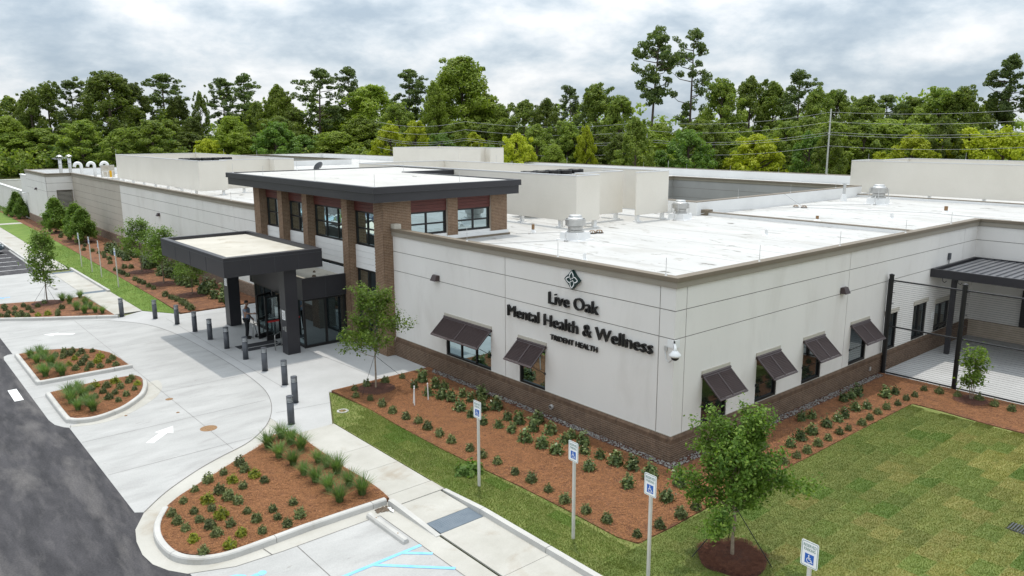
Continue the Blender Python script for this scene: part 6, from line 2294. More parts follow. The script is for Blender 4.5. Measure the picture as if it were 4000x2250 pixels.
BROAD = [broad_tree(s, M['leaf_b'], R=4.0 + 0.5 * (s % 3)) for s in range(5)]
LIGHT = [broad_tree(s + 20, M['leaf_l'], R=4.2, lump=0.95) for s in range(3)]
FRESH = [broad_tree(s + 40, M['leaf_g'], H=10, R=3.6, base=0.02, size=0.23, per=190) for s in range(2)]
YELL = [broad_tree(s + 60, M['leaf_y'], H=10, R=3.9, base=0.0, size=0.22, per=210) for s in range(3)]
PINE = [pine_tree(s + 80, low=0.42 + 0.06 * (s % 3)) for s in range(4)]
PINE_S = [pine_tree(95, low=0.32, n=26, per=110, sparse=0.6)]
FOREST = [(14.2,209.8,18.3,5.7,'b',0),(17.5,203.8,19.8,4.2,'b',0),(22,208.5,21.9,5,'b',0),(25.7,198.8,21.8,4.3,'p',0),(31.8,191.8,24,7.5,'b',0),(38,194.9,21.7,4.8,'b',0),(47.2,201.7,24.5,6.3,'p',0),(48.8,195.7,18.9,4,'b',0),(52.9,191.5,19.8,2.6,'b',0),(53.4,177.2,22.1,4,'p',0),(59.8,180.5,23.4,4.5,'p',0),(59.6,171.9,16.7,3.8,'b',0),(62.9,167.4,20.5,4.3,'l',0),(64.5,162.9,15.4,3.7,'b',0),(71,162.7,24.5,5.5,'p',0),(84.1,171,25.9,4.5,'p',0),(79.1,170.1,16.4,8.1,'b',0),(86.5,164.5,21.3,7.7,'l',0),(80,136.8,22.9,4.9,'p',0),(70.7,126.6,15.6,4.1,'b',0),(78.2,124.4,19.8,3,'l',0),(87.3,126.8,25.8,7.1,'l',0),(91.2,124.1,17.7,4,'l',0),(95.4,123.3,15.8,3.5,'b',0),(79.6,97.1,15.4,4.4,'b',0),(71.6,82.5,14.9,3.3,'b',0),(82.7,87.7,17.4,2.5,'p',0),(87,86.1,18.2,4.3,'b',0),(87.4,80.7,15.9,3.5,'b',0),(87.9,74,25.7,4.4,'p',0),(98.1,73.6,27,3.9,'q',0),(94.2,64.3,18.3,4,'b',0),(113.1,71.3,19.7,4.1,'b',0),(115,67.5,18.6,3.7,'b',0),(112.8,61.2,19.8,3.6,'p',0),(110.1,56.2,17,3.4,'b',0),(124.6,60.2,17.2,3.4,'b',0),(121.6,53.4,15.7,4.2,'b',0),(131.2,53.6,16.1,3.7,'p',0),(133.8,50.3,15.8,4.8,'b',0),(130.6,44.4,17.2,4.9,'b',0),(131.6,41,17.3,4.1,'b',0),(139.3,39,15.5,4.2,'b',0),(139.3,36.3,22.2,4,'p',0),(60.8,113.8,11.2,4.1,'y',1),(65.5,112.3,11.8,3.7,'y',1),(77.3,109.8,9.6,3.4,'y',1),(51.1,66.2,9.6,3.2,'y',1),(54.7,62.7,7.9,1.9,'l',1),(63.4,65.3,10.5,1.9,'y',1),(71,53.2,10.1,3.9,'g',1),(70,57.4,7.2,2.8,'g',1),(80,48.4,9.4,4.3,'y',1),(84.2,42.8,9.3,3.1,'g',1),(95.2,43.3,7,2.6,'y',1),(93.2,32.8,9.2,3.9,'y',1),(101.9,29.1,10.2,4.8,'y',1),(102.8,24.9,9.9,4,'y',1),(94.7,37.8,6.7,2.3,'y',1),(58.7,146.3,9.3,5.2,'g',1),(65.1,142.3,9.7,5.2,'l',1),(71.6,144,13.1,5.3,'l',1),(54.7,151.2,12.2,5.2,'g',1),(48.9,159.3,9.7,4.4,'l',1),(43,169.9,9.7,5.4,'b',1),(33.5,165.7,12.3,5.1,'b',1),(28,169.3,10.6,4.2,'b',1),(22.2,177.4,12.3,5.1,'b',1),(16.7,190.2,10.7,5.3,'b',1),(10.9,192.5,9.9,5.3,'b',1),(42.7,159.1,8.5,3.8,'y',1),(69.1,109,9.6,3.8,'g',1),(49.5,69.3,8,2.1,'g',1),(65.3,60.7,9.5,2.8,'b',1),(63.4,56.2,11.6,2.6,'b',1),(78.1,54.1,11.1,2.8,'b',1),(88.2,48.8,11.1,2.9,'b',1),(97.7,41.6,11.1,3.5,'b',1),(58.9,70.9,10.7,2.9,'b',1),(64.4,70,11.2,2.9,'b',1),(82.6,39.1,9.9,2.1,'b',1),(98,30.8,11.5,2.7,'b',1),(54.1,161.2,8.8,3.6,'g',1),(38.8,170.9,8,4.5,'g',1),(19.4,181.3,7.3,4.3,'g',1),(13.7,194.3,5.4,3.6,'g',1),(25.9,178.9,6.3,3.5,'g',1)]
KIND = {'b': (BROAD, 'broadleaf_tree', 16.0, 4.4, 'dark green broadleaf tree'), 'l': (LIGHT, 'broadleaf_tree', 16.0, 4.2, 'light green broadleaf tree'), 'g': (FRESH, 'broadleaf_tree', 10.0, 3.6, 'fresh green low tree'), 'y': (YELL, 'yellow_green_tree', 10.0, 3.9, 'rounded yellow-green tree'), 'p': (PINE, 'pine_tree', 22.0, 4.2, 'tall dark pine'), 'q': (PINE_S, 'pine_tree', 22.0, 4.0, 'tall sparse pine')}
rf_ = random.Random(9)
# more crowns between the front row and the skyline
for i in range(46):
    f = (i + rf_.uniform(0.1, 0.9)) / 46
    a = math.radians(86.5 - 74 * f)
    dd = (182 if f < 0.42 else (158 if f < 0.55 else 122)) + rf_.uniform(-7, 7)
    dd /= max(0.75, math.cos(a - YAW))
    FOREST.append((-17.17 + dd * math.cos(a), -13.13 + dd * math.sin(a), rf_.uniform(9.5, 13.5) if f < 0.5 else rf_.uniform(8.5, 12.0), rf_.uniform(3.2, 4.8), rf_.choice('bbbl'), 2))
order = sorted(range(len(FOREST)), key=lambda i: math.atan2(FOREST[i][1] + 13.13, FOREST[i][0] + 17.17), reverse=True)
cnt = {}
seen = {}
for i in order:
    cnt[(FOREST[i][4], FOREST[i][5])] = cnt.get((FOREST[i][4], FOREST[i][5]), 0) + 1
for i in order:
    x, y, h, w, kd, row = FOREST[i]
    protos, nm, H0, R0_, lab = KIND[kd]
    k_ = seen[(kd, row)] = seen.get((kd, row), 0) + 1
    where = ('on the skyline', 'in the front row', 'in the middle of the wood')[row]
    if cnt[(kd, row)] == 1:
        label = 'the only ' + lab + ' ' + where + ' behind the clinic'
    else:
        label = lab + ', ' + ORD[k_ - 1] + ' of its kind from left ' + where
    pr = protos[rf_.randrange(len(protos))]
    s_xy = w / R0_ * (1.12 if kd in 'bl' else 0.96)
    t = thing(nm, label, 'tree', (x, y, -0.05), rf_.uniform(0, 6.28), 'wood behind the clinic')
    t.scale = (s_xy, s_xy, h / H0)
    for pn, me in pr:
        link(pn, me, t)
# thick far-off woodland that closes the gaps: reads as one mass
rng = np.random.default_rng(123)
BACK = [(-60, 275), (-24.2, 246.4), (33.8, 208.0), (105.5, 146.1), (150, 100), (184, 72.7), (240, 26), (300, -20)]
cents, rads = [], []
for a, b in zip(BACK, BACK[1:]):
    L = math.hypot(b[0] - a[0], b[1] - a[1])
    nn = int(L / 2.1)
    for i in range(nn):
        f = (i + rng.random()) / nn
        px, py = a[0] + (b[0] - a[0]) * f, a[1] + (b[1] - a[1]) * f
        hh = 14.0 + 2.2 * sin(px * 0.21) + rng.normal() * 1.6
        for z in np.arange(1.0, hh, 1.9):
            cents.append((px + rng.normal() * 3, py + rng.normal() * 3, z + rng.normal() * 0.5))
            rads.append(rng.uniform(1.3, 2.2))
C_, N_ = blob_cloud(rng, cents, rads, 14, 0.8)
o = leafobj('woodland', leaves(C_, N_, 0.70, 0.6, 1.3, rng=rng), M['leaf_b'])
o['kind'] = 'stuff'
# undergrowth at the foot of the wood
cents, rads = [], []
for a, b in zip([(-18, 190), (25, 178), (60, 150), (78, 112), (84, 70), (112, 30), (140, -4)], [(25, 178), (60, 150), (78, 112), (84, 70), (112, 30), (140, -4), (175, -40)]):
    L = math.hypot(b[0] - a[0], b[1] - a[1])
    for i in range(int(L / 0.45)):
        f = rng.random()
        cents.append((a[0] + (b[0] - a[0]) * f + rng.normal() * 4, a[1] + (b[1] - a[1]) * f + rng.normal() * 4, rng.uniform(0.3, 5.5)))
        rads.append(rng.uniform(1.2, 2.2))
C_, N_ = blob_cloud(rng, cents, rads, 26, 0.5)
o = leafobj('undergrowth', leaves(C_, N_, 0.50, 0.6, 1.3, rng=rng), M['leaf_b'])
o['kind'] = 'stuff'

# power poles and lines in front of the wood
POLES = [((78.7, 37.2), 12.2, 'pale power pole rising between the trees on the right'), ((70.7, 60.4), 10.9, 'grey power pole in the shade below the two tall pines')]
for (x, y), h, lab in POLES:
    t = thing('power_pole', lab, 'power pole', (x, y, 0), math.atan2(48.2 - 76.5, 99.7 - 90.0), 'power poles')
    MB().tube([(0, 0, 0), (0, 0, h)], [0.13, 0.09], 8).build('pole', M['galv'], t)
    for z in (h * 0.62, h * 0.74, h * 0.86):
        MB().tube([(0, -0.9 if z > h * 0.7 else 0.0, z + 0.1), (0, 0.9 if z < h * 0.8 else 0.0, z)], 0.06, 6).build('crossarm', M['galv'], t)
for dz, lab in ((11.8, 'topmost overhead wire before the dark wood'), (10.6, 'second overhead wire before the dark wood'), (9.3, 'third overhead wire before the dark wood'), (9.0, 'fourth overhead wire before the dark wood'), (7.6, 'lowest overhead wire before the dark wood')):
    pth = []
    stops = [(51, 102, -0.6), (55.1, 82.9, -0.8), (70.7, 60.4, -1.0), (78.7, 37.2, 0.0), (88.8, 7.5, 1.0)]
    for a, b in zip(stops, stops[1:]):
        for t_ in np.linspace(0, 1, 9)[:-1]:
            pth.append((a[0] + (b[0] - a[0]) * t_, a[1] + (b[1] - a[1]) * t_, dz + a[2] + (b[2] - a[2]) * t_ - 0.8 * 4 * t_ * (1 - t_)))
    pth.append((88.8, 7.5, dz + 1.0))
    tag(MB().tube(pth, 0.018, 4).build('power_line', M['wire']), lab, 'power line')

# ================================================================ lawn sod, straw, pebbles
def sod_mesh(L, Wd, seed):
    rng = np.random.default_rng(seed)
    n = 1150
    x, y = rng.uniform(0, L, n), rng.uniform(0, Wd, n)
    a = rng.uniform(0, 2 * pi, n)
    h = rng.uniform(0.014, 0.034, n)
    w = 0.008
    ln = rng.uniform(0, 0.03, n)
    c = np.stack([x, y, np.full(n, 0.024)], 1)
    s = np.stack([np.cos(a), np.sin(a), np.zeros(n)], 1) * w
    tip = c + np.stack([np.sin(a) * ln, np.cos(a) * ln, h], 1)
    V = np.stack([c - s, c + s, tip], 1)
    mb = MB()
    e = 0.012
    # slab with ragged rounded rim
    pts = []
    for k_ in range(40):
        t = k_ / 40 * 4
        sd, f = int(t), t - int(t)
        p = ((f * L, 0), (L, f * Wd), (L - f * L, Wd), (0, Wd - f * Wd))[sd]
        pts.append((p[0] + rng.normal() * 0.007, p[1] + rng.normal() * 0.007))
    mb.prism(pts, 0.0, 0.022)
    me = mb.mesh('sod', [M['sod_soil'], M['sod']])
    # append the blades
    bm_v = [tuple(v.co) for v in me.vertices]
    fs_ = [tuple(p.vertices) for p in me.polygons]
    mi = [0] * len(fs_)
    k0 = len(bm_v)
    bm_v += [tuple(p) for p in V.reshape(-1, 3)]
    fs_ += [(k0 + 3 * i, k0 + 3 * i + 1, k0 + 3 * i + 2) for i in range(n)]
    mi += [1] * n
    m2 = bpy.data.meshes.new('sod')
    m2.from_pydata(bm_v, [], fs_)
    m2.materials.append(M['sod_soil'])
    m2.materials.append(M['sod'])
    m2.polygons.foreach_set('material_index', mi)
    m2.update()
    return m2


lawn = bpy.data.objects['lawn']
rs = random.Random(31)
SODS = [sod_mesh(0.858, 0.524, s) for s in range(4)]
nsod = 0


def sod_colour(x, y):
    # greener rolls along the side bed, strawier ones in the middle of the lawn; each roll has its own shade
    r = rs.random()
    dry = min(1.0, max(0.0, (-y - 3.4) / 3.6)) * (0.6 + 0.4 * sin(0.55 * x + 0.5 * y + 0.6))
    g = 0.86 + 0.24 * dry + rs.uniform(-0.07, 0.07)
    if r < 0.10 and y < -2.9:
        return (0.56, 0.78, 0.52)
    if r < 0.32:
        return (0.80 * g, 0.94 * g, 0.78 * g)
    if r > 0.90 - 0.28 * dry and y < -3.2:
        return (1.26 * g, 1.12 * g, 1.22 * g)
    return (g * (0.93 + 0.26 * dry), g, g * 0.95)


row = 0
y = -2.47
while y > -9.2:
    x = -5.9 + (0.45 if row % 2 else 0) + rs.uniform(-0.12, 0.12) - (1.0 if row % 2 else 0)
    while x < 10.2:
        L = 0.86
        x1 = x + L
        if x1 > -5.9 and x1 < 11.4 and not ((x + 0.5 > -0.5 + (y + 8.7) * -99) and y < -99):
            # keep only pieces that lie inside the lawn and that the camera can see
            vis = True
            sx = 1.0
            xx = x
            if x < -5.9:
                xx = -5.9
                sx = (x1 - xx) / L
            if x1 > 10.2:
                sx = (10.2 - x) / L
            if sx > 0.15 and vis and nsod < 290 and math.hypot(xx + 0.5 + 3.07, y - 0.3 + 4.22) > 0.55:
                o = link('sod', rs.choice(SODS), lawn, (xx + rs.uniform(-0.01, 0.01), y - 0.531 + rs.uniform(-0.008, 0.008), 0.028 + rs.uniform(0, 0.004)), (rs.uniform(-0.006, 0.006), rs.uniform(-0.006, 0.006), rs.uniform(-0.012, 0.012)))
                o.scale = (sx, 1, 1)
                o.color = (*sod_colour(x, y), 1)
                nsod += 1
        x += 0.872
    y -= 0.537
    row += 1
# strip between walk and bed: rolls laid along it
for ci, cx_ in enumerate((-5.92, -5.33, -4.9)):
    y = 8.6 + 0.4 * ci if ci < 2 else 9.6
    while y > -2.6:
        wdt = 1.1 if ci == 0 else (0.83 if ci == 1 else 0.76)
        lim = -4.36 if y < 2.5 else -4.5
        if nsod < 298:
            o = link('sod', rs.choice(SODS), lawn, (cx_ + 0.524 * wdt, y - 0.86, 0.028 + rs.uniform(0, 0.006)), (0, 0, RAD(90) + rs.uniform(-0.01, 0.01)))
            o.scale = (1, wdt if ci < 2 else (lim - cx_) / 0.575 if False else wdt, 1)
            o.color = (*[v * 1.12 for v in sod_colour(y, -3)], 1)
            nsod += 1
        y -= 0.872


def in_poly(px, py, poly):
    inside = np.zeros(len(px), bool)
    j = len(poly) - 1
    for i in range(len(poly)):
        xi, yi = poly[i]
        xj, yj = poly[j]
        cnd = ((yi > py) != (yj > py)) & (px < (xj - xi) * (py - yi) / (yj - yi + 1e-12) + xi)
        inside ^= cnd
        j = i
    return inside


def scatter(poly, n, rng):
    xs = [p[0] for p in poly]
    ys = [p[1] for p in poly]
    px, py = rng.uniform(min(xs), max(xs), n * 3), rng.uniform(min(ys), max(ys), n * 3)
    k_ = in_poly(px, py, poly)
    return px[k_][:n], py[k_][:n]


rng = np.random.default_rng(77)
# grass blades on the rest of the lawn and the far lawn
LAWN_EDGE = [(-5.95, 9.25), (-4.60, 12.20), (-4.40, 9.75), (-4.50, 7.6), (-4.46, 3.6), (-4.33, 0.0), (-4.30, -2.4), (-5.94, -2.4)]
FAR_LAWN = [(-5.99, 31.15), (-4.68, 29.05), (-4.45, 35.0), (-4.28, 43.8), (-4.04, 55.6), (-3.95, 62), (-6.08, 62), (-5.97, 48.5)]
Vs = []
for poly, n, z in ((LAWN_EDGE, 16000, 0.046), (FAR_LAWN, 16000, 0.045)):
    px, py = scatter(poly, n, rng)
    k_ = len(px)
    a = rng.uniform(0, 2 * pi, k_)
    c = np.stack([px, py, np.full(k_, z)], 1)
    s = np.stack([np.cos(a), np.sin(a), np.zeros(k_)], 1) * 0.008
    tip = c + np.stack([np.sin(a) * 0.03, np.cos(a) * 0.03, rng.uniform(0.03, 0.075, k_)], 1)
    Vs.append(np.stack([c - s, c + s, tip], 1))
o = link('grass', fastmesh('grass', np.concatenate(Vs), 3, M['lawn_blade']), None, kind='stuff')

# pine needles lying loose over the mulch
def needles(polys, name, mat, w=0.011):
    Vs = []
    for poly, n, z in polys:
        px, py = scatter(poly, n, rng)
        k_ = len(px)
        a = rng.uniform(0, 2 * pi, k_)
        L = rng.uniform(0.07, 0.20, k_)
        zz = z + rng.uniform(0.0, 0.03, k_)
        d = np.stack([np.cos(a) * L, np.sin(a) * L, rng.normal(size=k_) * 0.012], 1)
        s = np.stack([-np.sin(a), np.cos(a), np.zeros(k_)], 1) * w / 2
        c = np.stack([px, py, zz], 1)
        Vs.append(np.stack([c - d / 2 - s, c - d / 2 + s, c + d / 2], 1))
    return link(name, fastmesh(name, np.concatenate(Vs), 3, mat), None, kind='stuff')


ISL_C = [(-7.42, 9.2), (-7.46, 3.42), (-9.02, 3.44), (-11.27, 3.42), (-12.02, 3.58), (-12.48, 4.1), (-12.62, 4.70), (-12.53, 5.51), (-12.25, 6.35), (-11.28, 7.24), (-10.28, 7.86), (-9.18, 8.55), (-8.0, 9.4)]
ISL_A = [(-12.58, 25.38), (-12.58, 20.5), (-9.42, 20.5), (-9.45, 21.79), (-9.53, 23.0), (-9.89, 24.0), (-10.71, 24.9)]
ISL_B = [(-12.55, 18.7), (-12.55, 15.4), (-11.7, 15.0), (-10.9, 15.4), (-10.2, 16.15), (-9.75, 17.2), (-9.6, 18.8), (-11.2, 18.95)]
BEDS = [((-4.45, 12.2), (-0.5, 12.2), (-0.5, -2.4), (-4.25, -2.4), (-4.35, 1.6), (-4.5, 5.2)), ((-0.5, -0.5), (13.1, -0.5), (13.1, -9), (10.4, -9), (10.42, -2.5), (-0.5, -2.42))]
needles([(ISL_C, 26000, 0.115), (ISL_A, 9000, 0.125), (ISL_B, 8000, 0.125), (BEDS[0], 46000, 0.075), (BEDS[1], 22000, 0.075)], 'loose_pine_straw', M['straw_needle'])
needles([(ringp, 5000, 0.14)], 'ring_pine_straw', M['straw_needle_dark'], 0.009)
# river stones along the brick base
st = []
for poly, n in (([(-0.12, 11.9), (-0.40, 11.6), (-0.40, -0.40), (-0.12, -0.1)], 1300), ([(-0.40, -0.12), (12.8, -0.12), (12.8, -0.40), (-0.40, -0.40)], 1200)):
    px, py = scatter(poly, n, rng)
    st.append(np.stack([px, py], 1))
st = np.concatenate(st)
oct_ = np.array([(1, 0, 0), (0, 1, 0), (-1, 0, 0), (0, -1, 0), (0, 0, 1), (0, 0, -1)], float)
tri = [(0, 1, 4), (1, 2, 4), (2, 3, 4), (3, 0, 4), (1, 0, 5), (2, 1, 5), (3, 2, 5), (0, 3, 5)]
sv = np.empty((len(st), 8, 3, 3))
for i, (x, y) in enumerate(st):
    s = rng.uniform(0.014, 0.034)
    a = rng.uniform(0, 2 * pi)
    P = oct_ * np.array([s * rng.uniform(0.9, 1.6), s, s * rng.uniform(0.5, 0.9)]) * rng.uniform(0.85, 1.15, (6, 1))
    P = np.stack([P[:, 0] * cos(a) - P[:, 1] * sin(a) + x, P[:, 0] * sin(a) + P[:, 1] * cos(a) + y, P[:, 2] + 0.085 + rng.uniform(0, 0.015)], 1)
    for j, t_ in enumerate(tri):
        sv[i, j] = P[list(t_)]
link('river_stones', fastmesh('river_stones', sv.reshape(-1, 3, 3), 3, M['stone']), None, kind='stuff')
# dry leaf litter in the gutter corner
px, py = scatter([(-8.0, 3.15), (-7.65, 3.15), (-7.65, 2.85), (-8.05, 2.95)], 260, rng)
cc = np.stack([px, py, 0.012 + rng.uniform(0, 0.012, len(px))], 1)
o = leafobj('leaf_litter', leaves(cc, np.tile([[0, 0, 1.0]], (len(px), 1)), 0.035, 0.4, 1.8), M['bark'])
o['kind'] = 'stuff'
pp = MB()
pp.face([(-7.68, 2.98, 0.02), (-7.64, 2.80, 0.03), (-7.72, 2.70, 0.02), (-7.76, 2.84, 0.05)])
pp.face([(-7.72, 3.02, 0.03), (-7.66, 2.92, 0.07), (-7.70, 2.80, 0.04)])
tag(pp.build('litter', M['sign_white']), 'crumpled white scrap of paper in the gutter corner', 'litter')

# ================================================================ the man at the door
def skin_body(name, verts, edges, radii, root, mat, parent, sub=2):
    me = bpy.data.meshes.new(name)
    me.from_pydata(verts, edges, [])
    o_ = link(name, me, parent)
    md = o_.modifiers.new('skin', 'SKIN')
    md.use_smooth_shade = True
    sk = me.skin_vertices[0].data if me.skin_vertices else None
    if sk is None:
        me.skin_vertices.new() if hasattr(me.skin_vertices, 'new') else None
        sk = me.skin_vertices[0].data
    for i, r in enumerate(radii):
        sk[i].radius = (r, r) if isinstance(r, float) else r
        sk[i].use_root = (i == root)
    sb_ = o_.modifiers.new('sub', 'SUBSURF')
    sb_.levels = sb_.render_levels = sub
    bpy.context.view_layer.update()
    dg = bpy.context.evaluated_depsgraph_get()
    m2 = bpy.data.meshes.new_from_object(o_.evaluated_get(dg))
    o_.modifiers.clear()
    o_.data = m2
    m2.materials.clear()
    m2.materials.append(mat)
    m2.polygons.foreach_set('use_smooth', [True] * len(m2.polygons))
    return o_


# faces the door: local +x is his front; he stands on the plaza with his right arm out to the door edge
man = thing('person', 'man in a grey-blue polo shirt and black trousers holding the glass door open', 'person', (-3.86, 21.80, 0.012), RAD(-42))
V_ = [(0.00, 0.0, 0.98), (0.0, 0.0, 1.12), (0.01, 0, 1.30), (0.0, 0.0, 1.45), (0.01, 0.0, 1.54), (0.03, 0, 1.60),            # pelvis..neck 0-5
      (0.0, -0.17, 1.44), (0.12, -0.25, 1.26), (0.34, -0.22, 1.24), (0.42, -0.21, 1.245),                                       # right arm 6-9
      (0.0, 0.17, 1.44), (-0.01, 0.23, 1.20), (0.12, 0.22, 0.98), (0.17, 0.21, 0.92),                                           # left arm 10-13
      (0.01, -0.09, 0.94), (0.04, -0.11, 0.52), (0.0, -0.12, 0.10), (0.0, -0.12, 0.05), (0.16, -0.14, 0.035),                   # right leg 14-18
      (-0.01, 0.09, 0.94), (-0.02, 0.11, 0.52), (-0.06, 0.12, 0.10), (-0.06, 0.12, 0.05), (0.10, 0.15, 0.035)]                  # left leg 19-23
E_B = [(0, 1), (1, 2), (2, 3), (3, 4), (4, 5), (3, 6), (6, 7), (7, 8), (8, 9), (3, 10), (10, 11), (11, 12), (12, 13), (0, 14), (14, 15), (15, 16), (16, 17), (17, 18), (0, 19), (19, 20), (20, 21), (21, 22), (22, 23)]
R_B = [(0.13, 0.16), (0.125, 0.16), (0.135, 0.175), (0.10, 0.15), 0.058, 0.055, 0.062, 0.045, 0.034, 0.028, 0.062, 0.047, 0.036, 0.03, (0.09, 0.09), 0.062, 0.047, 0.045, 0.04, (0.09, 0.09), 0.062, 0.047, 0.045, 0.04]
body = skin_body('body', V_, E_B, R_B, 0, M['skin'], man)


def clothing(name, V, E, Rr, root, mat):
    return skin_body(name, V, E, Rr, root, mat, man)


clothing('shirt', [V_[0], V_[1], V_[2], V_[3], (0.005, 0, 1.49), V_[6], (0.09, -0.225, 1.31), V_[10], (-0.01, 0.215, 1.27)], [(0, 1), (1, 2), (2, 3), (3, 4), (3, 5), (5, 6), (3, 7), (7, 8)], [(0.15, 0.175), (0.145, 0.175), (0.152, 0.19), (0.118, 0.165), 0.068, 0.078, 0.068, 0.078, 0.070], 1, M['shirt'])
clothing('trousers', [(0, 0, 1.0), (0.01, -0.09, 0.92), V_[15], (0.0, -0.12, 0.08), (-0.01, 0.09, 0.92), V_[20], (-0.06, 0.12, 0.08)], [(0, 1), (1, 2), (2, 3), (0, 4), (4, 5), (5, 6)], [(0.142, 0.168), 0.108, 0.080, 0.066, 0.108, 0.080, 0.066], 0, M['trousers'])
hd_ = MB()
i0 = 0
for zz, rx, ry, ox in ((-0.115, 0.035, 0.03, 0.035), (-0.09, 0.065, 0.055, 0.02), (-0.05, 0.082, 0.070, 0.008), (0.0, 0.092, 0.076, 0.0), (0.05, 0.094, 0.077, -0.004), (0.09, 0.080, 0.067, -0.008), (0.118, 0.045, 0.04, -0.01)):
    for b in range(14):
        a = 2 * pi * b / 14
        hd_.v.append((0.045 + ox + rx * cos(a), ry * sin(a), 1.70 + zz))
for a in range(6):
    for b in range(14):
        c = (b + 1) % 14
        hd_.f.append((a * 14 + b, a * 14 + c, (a + 1) * 14 + c, (a + 1) * 14 + b))
        hd_.m.append(0)
hd_.f += [tuple(range(13, -1, -1)), tuple(range(84, 98))]
hd_.m += [0, 0]
hd_.tube([(0.137, 0, 1.715), (0.158, 0, 1.685), (0.14, 0, 1.675)], [0.010, 0.016, 0.012], 6)
for s in (-1, 1):
    hd_.tube([(0.04, s * 0.076, 1.715), (0.035, s * 0.088, 1.70), (0.04, s * 0.078, 1.675)], [0.012, 0.016, 0.010], 6)
hd_.build('head', M['skin'], man, smooth=True)
fc = MB()
for s in (-1, 1):
    fc.lathe([(0.010, 0), (0.008, 0.004)], (0.128, s * 0.032, 1.708), 6)
fc.tube([(0.127, -0.022, 1.645), (0.133, 0, 1.643), (0.127, 0.022, 1.645)], 0.005, 5)
fc.build('face_features', M['hair'], man)
hr = MB()
for zz, rx, ry, ox in ((0.01, 0.085, 0.081, -0.022), (0.05, 0.098, 0.083, -0.010), (0.09, 0.088, 0.074, -0.010), (0.125, 0.055, 0.048, -0.012)):
    for b in range(14):
        a = 2 * pi * b / 14
        hr.v.append((0.045 + ox + rx * cos(a), ry * sin(a), 1.70 + zz))
for a in range(3):
    for b in range(14):
        c = (b + 1) % 14
        hr.f.append((a * 14 + b, a * 14 + c, (a + 1) * 14 + c, (a + 1) * 14 + b))
        hr.m.append(0)
hr.f.append(tuple(range(42, 56)))
hr.m.append(0)
hr.build('hair', M['hair'], man, smooth=True)


def hand(base, d, up_, name):
    d, up_ = Vector(d).normalized(), Vector(up_).normalized()
    sd_ = d.cross(up_)
    b0 = Vector(base)
    mb = MB()
    mb.tube([b0 - d * 0.01, b0 + d * 0.045, b0 + d * 0.09], [0.028, 0.040, 0.036], 8)
    for i, L in enumerate((0.070, 0.080, 0.074, 0.058)):
        o_ = (i - 1.5) * 0.019
        s_ = b0 + d * 0.085 + up_ * o_
        mb.tube([s_, s_ + d * L * 0.5 + sd_ * 0.012, s_ + d * L * 0.72 + sd_ * 0.045], [0.0095, 0.009, 0.007], 6)
    th_ = b0 + d * 0.03 + up_ * 0.034
    mb.tube([th_, th_ + d * 0.03 + up_ * 0.025 + sd_ * 0.02, th_ + d * 0.055 + up_ * 0.022 + sd_ * 0.045], [0.012, 0.011, 0.008], 6)
    mb.build(name, M['skin'], man, smooth=True)


hand(V_[9], (0.95, 0.05, 0.05), (0, 0, 1), 'hand')
hand(V_[13], (0.75, -0.1, -0.6), (0.5, 0, 0.8), 'hand')
for vx in (V_[17], V_[22]):
    s_ = MB()
    s_.tube([(vx[0] - 0.07, vx[1], 0.045), (vx[0] + 0.02, vx[1], 0.05), (vx[0] + 0.12, vx[1] * 1.1, 0.042), (vx[0] + 0.20, vx[1] * 1.15, 0.03)], [0.040, 0.050, 0.046, 0.026], 8)
    s_.build('shoe', M['rubber'], man, smooth=True)
bro = thing('dustpan_handle', 'long handled dustpan leaning from the man\'s hand to the ground', 'dustpan', (-3.62, 21.86, 0.012), RAD(-42))
MB().tube([(-0.02, 0.18, 0.93), (0.22, 0.10, 0.06)], 0.014, 6).build('handle', M['black'], bro)
dp = MB()
dp.box(0.14, 0.36, -0.03, 0.22, 0.0, 0.015)
dp.box(0.14, 0.16, -0.03, 0.22, 0.015, 0.12)
dp.build('pan', M['black'], bro)

# ================================================================ parked cars (one nose shows at the left edge; the rest are seen mirrored in the tower glass)
def carpaint(name, c):
    return mk(name, c, rough=0.28, spec=0.6, coat=0.6)


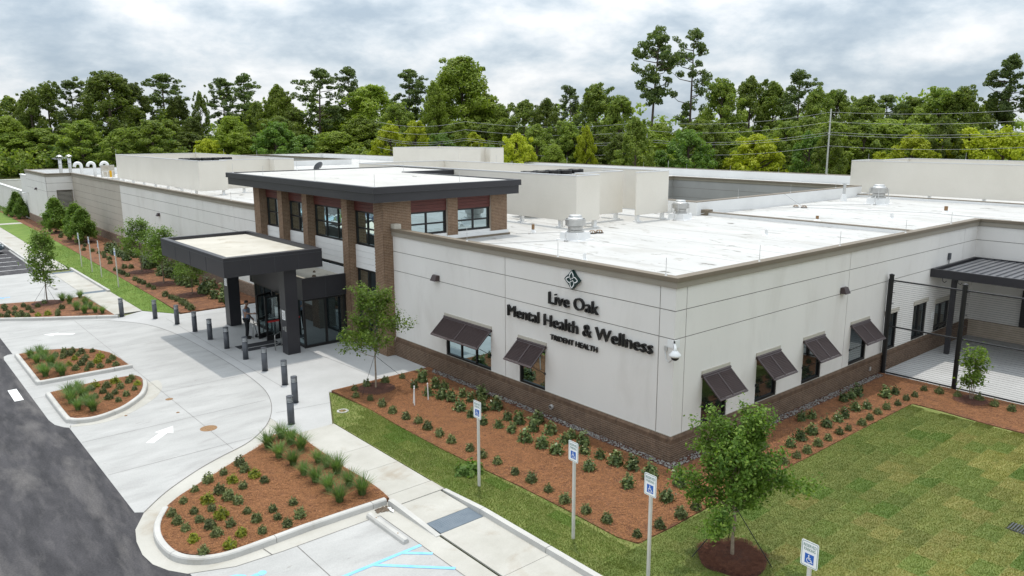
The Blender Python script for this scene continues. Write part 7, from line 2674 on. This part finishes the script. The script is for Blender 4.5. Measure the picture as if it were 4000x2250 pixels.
def make_car(paint):
    L_, Wc, Hc = 4.6, 1.82, 1.48
    st = [(-2.30, 0.42, 0.78, 0.70, 0.72), (-2.15, 0.30, 0.92, 0.84, 0.74), (-1.5, 0.26, 0.98, 0.90, 0.98), (-0.7, 0.25, 1.0, 0.91, 1.02), (0.5, 0.25, 1.0, 0.91, 1.02), (1.3, 0.26, 0.99, 0.90, 0.98), (1.95, 0.28, 0.96, 0.86, 0.78), (2.28, 0.40, 0.78, 0.70, 0.66)]
    # each station: x, z_low, half-width at belt, half-width low, z_belt
    b = MB()
    for x, zl, wb, wl_, zb in st:
        w2 = wb * 0.91
        b.v += [(x, -wl_ * 0.91, zl), (x, -w2, (zl + zb) * 0.5), (x, -w2 * 0.97, zb - 0.06), (x, -w2 * 0.88, zb), (x, w2 * 0.88, zb), (x, w2 * 0.97, zb - 0.06), (x, w2, (zl + zb) * 0.5), (x, wl_ * 0.91, zl)]
    for i in range(len(st) - 1):
        for j in range(7):
            b.f.append((i * 8 + j, i * 8 + j + 1, (i + 1) * 8 + j + 1, (i + 1) * 8 + j))
            b.m.append(0)
    b.f += [tuple(range(7, -1, -1)), tuple(range((len(st) - 1) * 8, len(st) * 8))]
    b.m += [0, 0]
    parts = [('body', b.mesh('body', [paint]))]
    g_ = MB()
    cab = [(-1.55, 0.98, 0.78), (-0.75, 1.44, 0.60), (0.55, 1.48, 0.60), (1.65, 0.99, 0.76)]
    for x, z, w in cab:
        g_.v += [(x, -w, z), (x, w, z)]
    bt = [(-1.55, 0.96, 0.79), (1.65, 0.96, 0.78)]
    g_.f = [(0, 1, 3, 2), (4, 5, 7, 6), (0, 2, 4, 6), (1, 7, 5, 3)]
    g_.m = [0] * 4
    parts.append(('windows', g_.mesh('windows', [M['glass_dark']])))
    r_ = MB()
    r_.box(-0.80, 0.60, -0.61, 0.61, 1.445, 1.49)
    for s in (-1, 1):
        r_.tube([(-1.55, s * 0.785, 0.98), (-0.75, s * 0.605, 1.455)], 0.035, 5)
        r_.tube([(0.55, s * 0.605, 1.47), (1.65, s * 0.765, 0.99)], 0.035, 5)
        r_.tube([(-0.05, s * 0.62, 1.46), (-0.10, s * 0.80, 0.97)], 0.035, 5)
    parts.append(('roof', r_.mesh('roof', [paint])))
    out_ = [(n, m, (0, 0, 0)) for n, m in parts]
    ty = MB().tube([(0, -0.10, 0), (0, 0.10, 0)], 0.33, 20).mesh('wheel', [M['rubber']])
    rm_ = MB().tube([(0, -0.11, 0), (0, 0.11, 0)], 0.21, 12).mesh('rim', [M['galv']])
    for x in (-1.42, 1.40):
        for s in (-1, 1):
            out_.append(('wheel', ty, (x, s * 0.78, 0.33)))
            out_.append(('rim', rm_, (x, s * 0.78, 0.33)))
    hl = MB().box(-0.05, 0.05, -0.17, 0.17, -0.06, 0.06).mesh('headlight', [M['lens']])
    tlm = MB().box(-0.04, 0.04, -0.15, 0.15, -0.08, 0.08).mesh('tail_light', [M['red']])
    for s in (-1, 1):
        out_.append(('headlight', hl, (2.18, s * 0.58, 0.64)))
        out_.append(('tail_light', tlm, (-2.24, s * 0.58, 0.72)))
    out_.append(('bumper', MB().box(-0.05, 0.06, -0.62, 0.62, -0.06, 0.06).mesh('bumper', [M['rubber']]), (2.24, 0, 0.42)))
    return out_


CARS = [((-10.75, 60.8), 0.0, (0.05, 0.08, 0.10), 'dark blue-grey car whose nose shows at the left edge of the picture'), ((-19.5, 52.0), pi, (0.70, 0.70, 0.70), 'white car mirrored in the tower windows'), ((-19.6, 57.4), pi, (0.45, 0.46, 0.47), 'silver car mirrored in the tower windows'), ((-19.4, 63.0), pi, (0.02, 0.02, 0.025), 'black car mirrored in the tower windows'), ((-25.5, 49.2), 0.0, (0.72, 0.72, 0.71), 'white car in the second row mirrored in the tower windows'), ((-25.6, 60.4), 0.0, (0.08, 0.10, 0.16), 'navy car in the second row mirrored in the tower windows'), ((-19.5, 46.0), pi, (0.16, 0.17, 0.18), 'grey car mirrored in the tower windows')]
for i, ((x, y), rz, c, lab) in enumerate(CARS):
    t = thing('parked_car', lab, 'car', (x, y, 0.0), rz, 'cars in the parking area')
    for pn, me, loc in make_car(carpaint('car_paint_%d' % i, c)):
        link(pn, me, t, loc)
